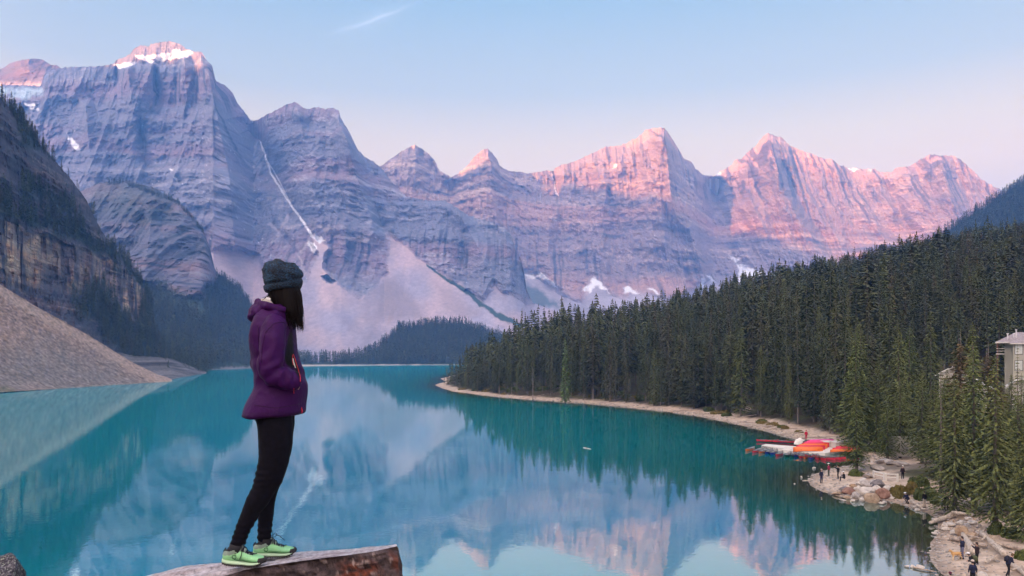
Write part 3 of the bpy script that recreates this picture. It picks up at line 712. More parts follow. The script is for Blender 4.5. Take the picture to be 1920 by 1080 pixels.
# water surface: fine near, coarse far, with the depth read from the shore
def water_sheet():
    th = np.linspace(math.radians(-62), math.radians(62), 300)
    d = np.concatenate([[2.0], np.geomspace(14, 2600, 300)])
    T, D_ = np.meshgrid(th, d)
    X = np.sin(T) * D_; Y = np.cos(T) * D_
    sd = land_sd(X, Y)
    shallow = np.exp(np.minimum(sd, 0) / 6.5) * (sd < 3) + (sd >= 3)
    wide = np.exp(np.minimum(sd, 0) / 34.0)
    # left shore
    V = np.stack([X, Y, 0 * X], -1)
    cols = np.stack([np.clip(shallow, 0, 1), np.clip(wide, 0, 1), 0 * X], -1)
    R_, C_ = X.shape; ix = np.arange(R_ * C_).reshape(R_, C_)
    f = np.stack([ix[:-1, :-1], ix[:-1, 1:], ix[1:, 1:], ix[1:, :-1]], -1).reshape(-1, 4)
    m, t, b = new_mat('lake_water')
    at = N(t, 'ShaderNodeAttribute'); at.attribute_name = 'Col'
    se = N(t, 'ShaderNodeSeparateColor'); t.links.new(at.outputs['Color'], se.inputs[0])
    ge = N(t, 'ShaderNodeNewGeometry')
    n0 = N(t, 'ShaderNodeTexNoise'); n0.inputs['Scale'].default_value = 0.02; n0.inputs['Detail'].default_value = 3
    t.links.new(ge.outputs['Position'], n0.inputs['Vector'])
    base = N(t, 'ShaderNodeValToRGB'); base.color_ramp.elements[0].color = (0.000, 0.235, 0.295, 1); base.color_ramp.elements[1].color = (0.000, 0.270, 0.330, 1)
    base.color_ramp.elements[0].position = 0.35; base.color_ramp.elements[1].position = 0.65
    t.links.new(n0.outputs[0], base.inputs[0])
    mg = N(t, 'ShaderNodeMix', data_type='RGBA'); t.links.new(se.outputs[1], mg.inputs['Factor']); t.links.new(base.outputs[0], mg.inputs['A'])
    mg.inputs['B'].default_value = (0.000, 0.135, 0.120, 1)
    # stony bed seen through the shallows
    nb = N(t, 'ShaderNodeTexNoise'); nb.inputs['Scale'].default_value = 0.9; nb.inputs['Detail'].default_value = 5
    t.links.new(ge.outputs['Position'], nb.inputs['Vector'])
    bed = N(t, 'ShaderNodeValToRGB'); bed.color_ramp.elements[0].color = (0.022, 0.030, 0.018, 1); bed.color_ramp.elements[1].color = (0.085, 0.075, 0.048, 1)
    bed.color_ramp.elements[0].position = 0.3; bed.color_ramp.elements[1].position = 0.7
    t.links.new(nb.outputs[0], bed.inputs[0])
    ms = N(t, 'ShaderNodeMix', data_type='RGBA'); t.links.new(mg.outputs['Result'], ms.inputs['A']); t.links.new(bed.outputs[0], ms.inputs['B'])
    ad = N(t, 'ShaderNodeMapRange'); ad.inputs[1].default_value = 0.08; ad.inputs[2].default_value = 0.85
    t.links.new(se.outputs[0], ad.inputs[0]); t.links.new(ad.outputs[0], ms.inputs['Factor'])
    mp = N(t, 'ShaderNodeMapping'); mp.inputs['Scale'].default_value = (1, 1, 1)
    t.links.new(ge.outputs['Position'], mp.inputs[0])
    n1 = N(t, 'ShaderNodeTexNoise'); n1.inputs['Scale'].default_value = 1.6; n1.inputs['Detail'].default_value = 3
    n2 = N(t, 'ShaderNodeTexNoise'); n2.inputs['Scale'].default_value = 0.22; n2.inputs['Detail'].default_value = 2
    t.links.new(mp.outputs[0], n1.inputs['Vector']); t.links.new(mp.outputs[0], n2.inputs['Vector'])
    b1 = N(t, 'ShaderNodeBump'); b1.inputs['Strength'].default_value = 0.5; b1.inputs['Distance'].default_value = 0.006
    b2 = N(t, 'ShaderNodeBump'); b2.inputs['Strength'].default_value = 0.5; b2.inputs['Distance'].default_value = 0.012
    t.links.new(n1.outputs[0], b1.inputs['Height']); t.links.new(n2.outputs[0], b2.inputs['Height'])
    t.links.new(b2.outputs[0], b1.inputs['Normal'])
    # clear top surface over milky blue water: diffuse body, cool Fresnel reflection
    df = N(t, 'ShaderNodeBsdfDiffuse'); t.links.new(ms.outputs['Result'], df.inputs['Color'])
    gl = N(t, 'ShaderNodeBsdfGlossy'); gl.inputs['Color'].default_value = (0.78, 0.92, 0.98, 1); gl.inputs['Roughness'].default_value = 0.012
    fr = N(t, 'ShaderNodeFresnel'); fr.inputs['IOR'].default_value = 1.62
    mxs = N(t, 'ShaderNodeMixShader')
    t.links.new(b1.outputs[0], gl.inputs['Normal']); t.links.new(b1.outputs[0], fr.inputs['Normal'])
    fm = N(t, 'ShaderNodeMath', operation='MULTIPLY'); fm.inputs[1].default_value = 1.95; fm.use_clamp = True
    fn = N(t, 'ShaderNodeMath', operation='MINIMUM'); fn.inputs[1].default_value = 0.66   # fine ripples never mirror completely, even far out
    t.links.new(fr.outputs[0], fm.inputs[0]); t.links.new(fm.outputs[0], fn.inputs[0]); t.links.new(fn.outputs[0], mxs.inputs[0]); t.links.new(df.outputs[0], mxs.inputs[1]); t.links.new(gl.outputs[0], mxs.inputs[2])
    t.links.new(mxs.outputs[0], t.nodes['Material Output'].inputs['Surface'])
    t.nodes.remove(b)
    o = mesh_np('water', V.reshape(-1, 3), f, m, smooth=True, cols=cols.reshape(-1, 3))
    tag(o, kind='structure')
water_sheet()

# valley floor under everything, out to the horizon
M_ground = pmat('valley_floor', (0.16, 0.14, 0.12), scale=0.01)
ng = mesh_np('ground', [(-4950, -3650, -6), (4850, -3650, -6), (4850, 6400, -6), (-4950, 6400, -6)], [(0, 1, 2, 3)], M_ground)
tag(ng, kind='structure')

def box_np(x0, y0, z0, x1, y1, z1):
    v = [(x0, y0, z0), (x1, y0, z0), (x1, y1, z0), (x0, y1, z0), (x0, y0, z1), (x1, y0, z1), (x1, y1, z1), (x0, y1, z1)]
    f = [(0, 3, 2, 1), (4, 5, 6, 7), (0, 1, 5, 4), (1, 2, 6, 5), (2, 3, 7, 6), (3, 0, 4, 7)]
    return v, f
HAZE_DENS = 1.62e-4
m, t, b = new_mat('valley_haze')
t.nodes.remove(b)
pv = N(t, 'ShaderNodeVolumePrincipled')
pv.inputs['Color'].default_value = (0.16, 0.42, 1.0, 1)
pv.inputs['Density'].default_value = HAZE_DENS
pv.inputs['Anisotropy'].default_value = 0.0
t.links.new(pv.outputs[0], t.nodes['Material Output'].inputs['Volume'])
v_, f_ = box_np(-5000, -3700, -7.2, 4900, 6450, 1460)
hz = mesh_np('haze', v_, f_, m)
tag(hz, kind='stuff')
# ================================================================== RIGHT SHORE: beach, bank and forested hillside
TREELINE = np.array([(700, 690), (845, 680), (870, 662), (900, 642), (950, 620), (1000, 602), (1050, 592), (1100, 586), (1200, 572), (1300, 547), (1400, 516), (1500, 495), (1600, 478), (1700, 455), (1800, 436), (1920, 424), (2100, 400), (2700, 370)], dtype=float)
DRIDGE = np.array([(700, 470), (860, 440), (1000, 430), (1200, 490), (1400, 570), (1600, 650), (1920, 720), (2700, 800)], dtype=float)
DSHORE = np.array([(700, 420), (815, 405), (850, 332), (1000, 270), (1200, 224), (1400, 170), (1500, 141), (1600, 124), (1640, 100), (1700, 84), (1760, 72), (1900, 62), (2100, 60), (2700, 60)], dtype=float)
def land_h(x, y, sd=None):
    x = np.asarray(x, dtype=float); y = np.asarray(y, dtype=float)
    if sd is None: sd = land_sd(x, y)
    yy = np.maximum(y, 5.0)
    px = 960 + F * x / yy
    ds = np.interp(px, DSHORE[:, 0], DSHORE[:, 1]); dr = np.interp(px, DRIDGE[:, 0], DRIDGE[:, 1]); tl = np.interp(px, TREELINE[:, 0], TREELINE[:, 1])
    zr = H + (HZ - tl) / F * dr - 20.5
    t = np.clip((yy - ds - 9) / (dr - ds - 9), 0, 1)
    low = 1 - 0.45 * sstep(1480, 1750, px) * (1 - sstep(180, 330, yy))
    hill = np.maximum(zr, 2) * (t ** 1.05) * low
    hill = hill * (1 - 0.55 * sstep(0, 900, yy - dr))
    beach = np.where(sd > 0, np.minimum(sd * 0.11, 0.55) + sstep(5, 14, sd) * 0.9, sd * 0.16)
    n = 0.5 * fbm(x / 14, y / 14, 3, 201) * sstep(6, 25, sd) + 0.10 * fbm(x / 2.5, y / 2.5, 3, 203) * sstep(-1, 2, sd)
    side = sstep(4, 30, sd)
    return np.maximum(beach, -3.5) + hill * side + n

def make_land():
    pxs = np.concatenate([np.arange(700, 1500, 5.0), np.arange(1500, 2000, 2.2), np.arange(2000, 3200, 12.0)])
    ds = np.concatenate([np.geomspace(40, 170, 230), np.geomspace(170, 1500, 170)[1:]])
    PX, D_ = np.meshgrid(pxs, ds)
    X = (PX - 960) / F * D_; Y = D_
    sd = land_sd(X, Y)
    Z = land_h(X, Y, sd)
    keep = sd > -14
    R_, C_ = X.shape; ix = np.arange(R_ * C_).reshape(R_, C_)
    f = np.stack([ix[:-1, :-1], ix[:-1, 1:], ix[1:, 1:], ix[1:, :-1]], -1).reshape(-1, 4)
    kf = keep.ravel()[f].any(axis=1); f = f[kf]
    n1 = fbm(X / 6, Y / 6, 4, 211); n2 = fbm(X / 0.7, Y / 0.7, 3, 213)
    sand = np.array((0.47, 0.365, 0.285)); grav = np.array((0.42, 0.35, 0.29)); duff = np.array((0.060, 0.050, 0.036)); grass = np.array((0.085, 0.095, 0.04))
    c = lerp(np.broadcast_to(sand, X.shape + (3,)), grav, np.clip(0.5 + n1, 0, 1)[..., None])
    c = c * (1 + 0.22 * n2 + 0.12 * n1)[..., None]
    wet = np.clip(1 - np.abs(sd - 0.2) / 1.2, 0, 1) * 0.45
    c = c * (1 - wet)[..., None]
    far = np.interp(Y, [60, 120, 300], [9.5, 8.0, 5.0]) + 2.5 * n1
    px = PX
    open_ = ((px > 1600) & (px < 2000) & (Y < 72 + 10 * n1) & (sd < 14)) * 5.0
    f_in = sstep(0, 2.5, sd - far - open_)
    fl = lerp(np.broadcast_to(duff, X.shape + (3,)), grass, np.clip(n1 * 1.4 + 0.2, 0, 1)[..., None])
    c = lerp(c, fl, f_in[..., None])
    # pale trodden path and forecourt by the lodges
    V = np.stack([X, Y, Z], -1).reshape(-1, 3)
    for pl, w in (([G(1400, 782)[:2], G(1394, 772)[:2], G(1398, 762)[:2]], 1.2), ([G(1640, 880)[:2], G(1720, 893)[:2], G(1800, 900)[:2], G(1900, 905)[:2]], 3.0)):
        d, _ = seg_dist(X, Y, pl)
        c = lerp(c, np.array((0.33, 0.28, 0.24)) if w < 2.5 else np.array((0.17, 0.145, 0.12)), np.clip(1.5 - d / w, 0, 0.9)[..., None])
    used = np.unique(f); rm = np.full(len(V), -1); rm[used] = np.arange(len(used))
    o = mesh_np('shore_ground', V[used], rm[f], attr_mat('shore_soil', nscale=1.2, namp=0.35, bump=0.6, bdist=0.15), smooth=True, cols=np.clip(c.reshape(-1, 3)[used], 0, 1))
    tag(o, kind='structure')
make_land()

# ================================================================== CONIFERS
def leaf_mat(name, c1, c2, tips=(0.13, 0.15, 0.05), tipamt=0.35, mids=None):
    m, t, b = new_mat(name)
    oi = N(t, 'ShaderNodeObjectInfo')
    r = N(t, 'ShaderNodeValToRGB')
    r.color_ramp.elements[0].color = (*c1, 1); r.color_ramp.elements[1].color = (*c2, 1)
    if mids:
        for p_, c_ in mids:
            e_ = r.color_ramp.elements.new(p_); e_.color = (*c_, 1)
    t.links.new(oi.outputs['Random'], r.inputs[0])
    at = N(t, 'ShaderNodeAttribute'); at.attribute_name = 'Col'
    se = N(t, 'ShaderNodeSeparateColor'); t.links.new(at.outputs['Color'], se.inputs[0])
    mx = N(t, 'ShaderNodeMix', data_type='RGBA'); t.links.new(r.outputs[0], mx.inputs['A']); mx.inputs['B'].default_value = (*tips, 1)
    mu = N(t, 'ShaderNodeMath', operation='MULTIPLY'); mu.inputs[1].default_value = tipamt
    t.links.new(se.outputs[0], mu.inputs[0]); t.links.new(mu.outputs[0], mx.inputs['Factor'])
    vm = N(t, 'ShaderNodeVectorMath', operation='SCALE'); t.links.new(mx.outputs['Result'], vm.inputs[0]); t.links.new(se.outputs[1], vm.inputs['Scale'])
    t.links.new(vm.outputs[0], b.inputs['Base Color'])
    b.inputs['Roughness'].default_value = 0.75; b.inputs['Specular IOR Level'].default_value = 0.2
    return m
M_needle_near = leaf_mat('spruce_needles_near', (0.058, 0.090, 0.028), (0.090, 0.112, 0.036), tips=(0.18, 0.19, 0.05), tipamt=0.5, mids=[(0.5, (0.075, 0.095, 0.040))])
M_needle_mid = leaf_mat('spruce_needles', (0.024, 0.040, 0.022), (0.092, 0.108, 0.036), tips=(0.14, 0.135, 0.05), tipamt=0.38, mids=[(0.3, (0.040, 0.060, 0.025)), (0.5, (0.064, 0.060, 0.036)), (0.62, (0.032, 0.050, 0.030)), (0.85, (0.058, 0.080, 0.028))])
M_needle_bright = leaf_mat('young_spruce_needles', (0.075, 0.13, 0.04), (0.09, 0.14, 0.045), tipamt=0.4)
M_needle_brown = leaf_mat('browning_needles', (0.085, 0.068, 0.038), (0.105, 0.075, 0.042), tips=(0.15, 0.11, 0.05), tipamt=0.4)
M_bark = pmat('spruce_bark', (0.17, 0.145, 0.125), rough=0.9, var=0.35, scale=5, bump=0.5, bscale=12)
M_deadwood = pmat('bleached_deadwood', (0.40, 0.36, 0.32), rough=0.9, var=0.25, scale=4)

def trunk_mesh(name, h, r, seed, sides=6, bare=0.0):
    rs = np.random.RandomState(seed)
    n = 7; ts = np.linspace(0, 1, n)
    V = []; ang = np.arange(sides) * 2 * PI / sides
    bx = 0.01 * h * np.cumsum(rs.randn(n)) * 0.15; by_ = 0.01 * h * np.cumsum(rs.randn(n)) * 0.15
    for i, t_ in enumerate(ts):
        rr = r * (1 - t_) ** 0.85 + 0.012 + (0.25 * r if i == 0 else 0)
        V.append(np.stack([bx[i] * t_ + rr * np.cos(ang), by_[i] * t_ + rr * np.sin(ang), np.full(sides, h * t_ - (0.4 if i == 0 else 0))], -1))
    V = np.concatenate(V); F_ = []
    for i in range(n - 1):
        for k in range(sides):
            a = i * sides + k; b_ = i * sides + (k + 1) % sides
            F_.append((a, b_, b_ + sides, a + sides))
    return mesh_np(name, V, np.array(F_), M_bark, link=False, smooth=True)

def crown_mesh(name, h, R, seed, mat, gap=0.42, per=8, step=0.42, spray=0.62, start=0.10, taper=0.9, droop=0.35, ragged=0.25, link=False):
    """conifer crown: whorls of drooping boughs, each bough a row of flat needle sprays"""
    rs = np.random.RandomState(seed)
    zs = []; z = h * start
    while z < h * 0.985:
        zs.append(z); z += gap * (0.75 + 0.5 * rs.rand()) * (1.0 if z < h * 0.7 else 0.75)
    cen = []; dr = []; sd = []; ln = []; wd = []; tip = []; shd = []
    a0 = 0
    sect = rs.rand(8) * ragged * 2 + (1 - ragged)
    for z in zs:
        t_ = z / h
        prof = (1 - t_) ** taper * min(1.0, 0.55 + (t_ - start) * 2.2 + 0.1)
        a0 += 2.4 + rs.rand()
        nb = max(4, int(per * (0.55 + 0.45 * (1 - t_)) + rs.rand()))
        lay = 0.82 + 0.36 * rs.rand()
        for k in range(nb):
            a = a0 + 2 * PI * k / nb + rs.randn() * 0.18
            L = R * prof * lay * (0.8 + 0.4 * rs.rand()) * sect[int(a / (2 * PI) * 8) % 8] + 0.12
            if rs.rand() < 0.06: L *= 0.45
            if rs.rand() < 0.05: L *= 1.25
            ns = max(1, int(L / step))
            up = 0.25 * t_
            for j in range(ns + 1):
                u = (j + 0.5 * rs.rand() + 0.3) / (ns + 1)
                if u < 0.12 and ns > 3: continue
                rr = L * u
                zz = z + up * rr - droop * rr * (0.6 + 0.5 * u) + 0.14 * droop * L * u * u * 2
                p = (rr * math.cos(a), rr * math.sin(a), zz)
                side = (-1 if j % 2 else 1) * (0.35 + 0.5 * rs.rand()) * (1 - 0.75 * u) if ns > 1 else 0
                aa = a + side + rs.randn() * 0.12
                dz = -0.28 - 0.35 * rs.rand()
                cen.append(p); dr.append((math.cos(aa), math.sin(aa), dz)); sd.append((-math.sin(aa), math.cos(aa), rs.randn() * 0.5))
                s = spray * (0.7 + 0.6 * rs.rand()) * (0.65 + 0.35 * min(1, L / R * 2)); ln.append(s); wd.append(s * (0.42 + 0.2 * rs.rand()))
                tip.append(min(1, max(0, u * 1.1 - 0.15 + 0.2 * rs.randn()) * (0.4 + 0.6 * t_))); shd.append(0.85 + 0.3 * rs.rand())
    # the leader
    for j in range(5):
        zz = h * (0.965 + 0.009 * j); a = j * 2.1
        cen.append((0, 0, zz)); dr.append((math.cos(a) * 0.4, math.sin(a) * 0.4, 1.0)); sd.append((-math.sin(a), math.cos(a), 0)); ln.append(0.32 * spray / 0.6); wd.append(0.16 * spray / 0.6); tip.append(0.6); shd.append(1)
    cen = np.array(cen); dr = np.array(dr); sd = np.array(sd); ln = np.array(ln)[:, None]; wd = np.array(wd)[:, None]
    dr /= np.linalg.norm(dr, axis=1)[:, None]; sd /= np.linalg.norm(sd, axis=1)[:, None]
    A = cen - dr * ln * 0.35; B = cen + sd * wd * 0.5 + dr * ln * 0.1; Cc = cen + dr * ln * 0.75; Dd = cen - sd * wd * 0.5 + dr * ln * 0.1
    V = np.stack([A, B, Cc, Dd], 1).reshape(-1, 3)
    f = np.arange(len(cen) * 4).reshape(-1, 4)
    cols = np.stack([np.repeat(tip, 4), np.repeat(shd, 4), np.zeros(len(cen) * 4)], -1)
    tp = cols.reshape(-1, 4, 3); tp[:, 2, 0] = np.clip(tp[:, 2, 0] + 0.35, 0, 1); cols = tp.reshape(-1, 3)
    return mesh_np(name, V, f, mat, link=False, cols=cols)

# kinds of tree, 20 m tall before scaling
NEAR = [(crown_mesh('crown', 16, 3.1, 300 + i, M_needle_near, gap=0.27, per=11, step=0.21, spray=0.42, start=0.05 + 0.04 * (i % 2), ragged=0.22), trunk_mesh('trunk', 16, 0.26, 400 + i)) for i in range(4)]
MID = [(crown_mesh('crown', 20, 2.1 + 0.45 * (i % 3), 500 + i, M_needle_mid, gap=0.45, per=9, step=0.42, spray=0.72, start=[0.07, 0.16, 0.10, 0.24, 0.12][i % 5], ragged=0.35, taper=0.75), trunk_mesh('trunk', 20, 0.24, 600 + i, sides=5)) for i in range(7)]
FARM = [crown_mesh('far_spruce', 20, 2.5, 700 + i, M_needle_mid, gap=1.1, per=6, step=1.0, spray=1.7, start=0.06, ragged=0.35, taper=0.8) for i in range(4)]
TINY = [crown_mesh('distant_spruce', 20, 2.6, 800 + i, M_needle_mid, gap=2.2, per=5, step=1.7, spray=3.2, start=0.08, ragged=0.3, taper=0.85) for i in range(3)]
BRIGHT = crown_mesh('crown', 20, 2.0, 911, M_needle_bright, gap=0.5, per=8, step=0.5, spray=0.9, start=0.08, ragged=0.2)
BROWN = [crown_mesh('crown', 18, 2.2, 920 + i, M_needle_brown, gap=0.34, per=10, step=0.3, spray=0.55, start=0.08, ragged=0.3, taper=0.55) for i in range(2)]

BROWNMID = crown_mesh('crown', 20, 1.7, 933, M_needle_brown, gap=0.7, per=6, step=0.5, spray=0.6, start=0.15, ragged=0.5)
def make_tree(crown, trunk, loc, s, sxy, rz, label, group):
    r = empty('spruce_tree', loc, rz, label, 'tree', group)
    r.scale = (sxy, sxy, s)
    link_mesh('trunk', trunk, r); link_mesh('crown', crown, r)
    return r

def scatter(name, pts, scl, srcs, label, group=None, cat='trees', tilt=0.03):
    """many small trees as one mass: points carrying instances"""
    me = bpy.data.meshes.new(name)
    me.from_pydata([tuple(p) for p in pts], [], [])
    n = len(pts)
    a = me.attributes.new('scl', 'FLOAT_VECTOR', 'POINT'); a.data.foreach_set('vector', np.asarray(scl, dtype=np.float32).ravel())
    rot = np.zeros((n, 3), dtype=np.float32); rot[:, 2] = RNG.rand(n) * 6.28; rot[:, :2] = RNG.randn(n, 2) * tilt
    a = me.attributes.new('rot', 'FLOAT_VECTOR', 'POINT'); a.data.foreach_set('vector', rot.ravel())
    a = me.attributes.new('pick', 'INT', 'POINT'); a.data.foreach_set('value', RNG.randint(0, len(srcs), n).astype(np.int32))
    o = bpy.data.objects.new(name, me); C.objects.link(o)
    g = bpy.data.node_groups.new(name, 'GeometryNodeTree')
    g.interface.new_socket('Geometry', in_out='INPUT', socket_type='NodeSocketGeometry')
    g.interface.new_socket('Geometry', in_out='OUTPUT', socket_type='NodeSocketGeometry')
    gi = g.nodes.new('NodeGroupInput'); go = g.nodes.new('NodeGroupOutput')
    sc = g.nodes.new('GeometryNodeInputNamedAttribute'); sc.data_type = 'FLOAT_VECTOR'; sc.inputs[0].default_value = 'scl'
    ro = g.nodes.new('GeometryNodeInputNamedAttribute'); ro.data_type = 'FLOAT_VECTOR'; ro.inputs[0].default_value = 'rot'
    pk = g.nodes.new('GeometryNodeInputNamedAttribute'); pk.data_type = 'INT'; pk.inputs[0].default_value = 'pick'
    jn = g.nodes.new('GeometryNodeJoinGeometry')
    for i, src in enumerate(srcs):
        so = bpy.data.objects.new('spruce_kind', src)      # never linked: only a source for the copies
        oi_ = g.nodes.new('GeometryNodeObjectInfo'); oi_.inputs['Object'].default_value = so
        cmp_ = g.nodes.new('FunctionNodeCompare'); cmp_.data_type = 'INT'; cmp_.operation = 'EQUAL'
        g.links.new(pk.outputs['Attribute'], cmp_.inputs[2]); cmp_.inputs[3].default_value = i
        ip = g.nodes.new('GeometryNodeInstanceOnPoints')
        g.links.new(gi.outputs[0], ip.inputs['Points']); g.links.new(cmp_.outputs[0], ip.inputs['Selection'])
        g.links.new(oi_.outputs['Geometry'], ip.inputs['Instance'])
        g.links.new(ro.outputs['Attribute'], ip.inputs['Rotation']); g.links.new(sc.outputs['Attribute'], ip.inputs['Scale'])
        g.links.new(ip.outputs[0], jn.inputs[0])
    g.links.new(jn.outputs[0], go.inputs[0])
    md = o.modifiers.new('copies', 'NODES'); md.node_group = g
    tag(o, label, cat, group, 'stuff')
    return o

# ---- right shore: candidates on a jittered grid
def forest_points():
    out = []
    rs = np.random.RandomState(21)
    for band, (d0, d1, sp) in enumerate([(60, 230, 4.4), (230, 460, 5.2), (460, 780, 6.2)]):
        ys = np.arange(d0, d1, sp)
        for y in ys:
            xs = np.arange((690 - 960) / F * y, (2040 - 960) / F * y, sp)
            xx = xs + rs.uniform(-0.48, 0.48, len(xs)) * sp
            yy = y + rs.uniform(-0.48, 0.48, len(xs)) * sp
            out.append(np.stack([xx, yy], -1))
    return np.concatenate(out)
FP = forest_points()
sdF = land_sd(FP[:, 0], FP[:, 1])
pxF = 960 + F * FP[:, 0] / FP[:, 1]; yF = FP[:, 1]
pyG = HZ + H * F / yF
bare = np.interp(yF, [60, 120, 180, 300], [11, 9.0, 6.6, 5.0])
ok = sdF > bare + 2.0 * fbm(FP[:, 0] / 15, FP[:, 1] / 15, 2, 231)
ok &= ~((pxF > 1600) & (yF < 205))                    # hand placed there
ok &= ~((pxF > 1545) & (pxF <= 1600) & (yF < 128))
dr_ = np.interp(pxF, DRIDGE[:, 0], DRIDGE[:, 1])
ok &= yF < dr_ + 25
ok &= ~((np.abs(pxF - 1396) < 5) & (yF < 205))       # the path from the water
FP = FP[ok]; sdF = sdF[ok]; pxF = pxF[ok]; yF = yF[ok]
ZF = land_h(FP[:, 0], FP[:, 1], sdF)
rsF = np.random.RandomState(33)
hF = 17.5 + 5.5 * rsF.randn(len(FP)) * 0.9
hF = np.clip(hF, 8, 27) * np.interp(sdF, [6, 16, 30], [0.78, 1.05, 1.0])
hF *= np.interp(pxF, [820, 870, 960, 1050], [0.62, 0.78, 1.05, 1.12])
hF = np.where((rsF.rand(len(FP)) < 0.16) & (sdF < 22), hF * 0.5, hF)
wF = np.clip(0.88 + 0.26 * rsF.randn(len(FP)), 0.5, 1.6)
tallF = rsF.rand(len(FP)) < 0.10
hF = np.where(tallF, hF * 1.15, hF) * np.interp(yF, [250, 420, 600], [1.0, 0.9, 0.78])
inview = (pxF > 790) & (pxF < 1950)
# the ones that show largest become trees of their own: the front rows
key = yF * (1 + 0.02 * np.maximum(0, sdF - 22))
order = np.argsort(np.where(inview, key, 1e9))
N_IND = 262
ind = order[:N_IND]; rest = order[N_IND:]

PLACES = ['at the tip of the point', 'just right of the tip', 'on the outer point', 'on the outer middle of the point', 'near the dead snag', 'beside the bright green spruce', 'on the inner middle of the point', 'left of the big shore bushes', 'above the big shore bushes',
          'right of the big shore bushes', 'above the log jam', 'left of the clearing', 'at the clearing', 'right of the clearing', 'left of the finger pier', 'above the finger pier', 'behind the canoe stack', 'behind the storage boxes']
def where_words(px, y):
    return PLACES[int(np.clip(np.interp(px, [845, 880, 915, 950, 985, 1030, 1080, 1100, 1125, 1160, 1210, 1260, 1320, 1370, 1420, 1450, 1490, 1540, 1600], range(19)), 0, 17))]
used_lab = {}
for n_, i in enumerate(ind):
    k = rsF.randint(0, len(MID)); cr_, tr_ = MID[k]
    s = hF[i] / 20.0
    row = 'in the front row' if sdF[i] < 13 else ('in the second row' if sdF[i] < 19 else ('in the third row' if sdF[i] < 26 else 'deep in the trees'))
    size = 'very short' if hF[i] < 9.5 else ('short' if hF[i] < 13 else ('very tall' if hF[i] > 24 else ('tall' if hF[i] > 20 else ('middling' if hF[i] > 16.5 else 'smallish'))))
    kind = ['narrow', 'open', 'full', 'bare stemmed', 'even', 'ragged', 'dense'][k]
    lab = f'{size} {kind} spruce {row} {where_words(pxF[i], yF[i])}'
    make_tree(cr_, tr_, (FP[i, 0], FP[i, 1], ZF[i] - 0.1), s, s * wF[i], rsF.rand() * 6.28, lab, 'spruces on the right shore')

def sc3(h, w, base=20.0):
    s = h / base
    return np.stack([s * w, s * w, s], -1)
rs_mid = rest[(yF[rest] < 330)]; rs_far = rest[(yF[rest] >= 330)]
scatter('forest', np.stack([FP[rs_mid, 0], FP[rs_mid, 1], ZF[rs_mid]], -1), sc3(hF[rs_mid], wF[rs_mid]), [m_[0] for m_ in MID[:5]] + [BROWNMID], 'dense dark spruce forest filling the lower slope behind the right shore', cat='forest')
scatter('forest', np.stack([FP[rs_far, 0], FP[rs_far, 1], ZF[rs_far]], -1), sc3(hF[rs_far], wF[rs_far] * 1.1), FARM, 'dense dark spruce forest climbing the upper slope on the right', cat='forest')

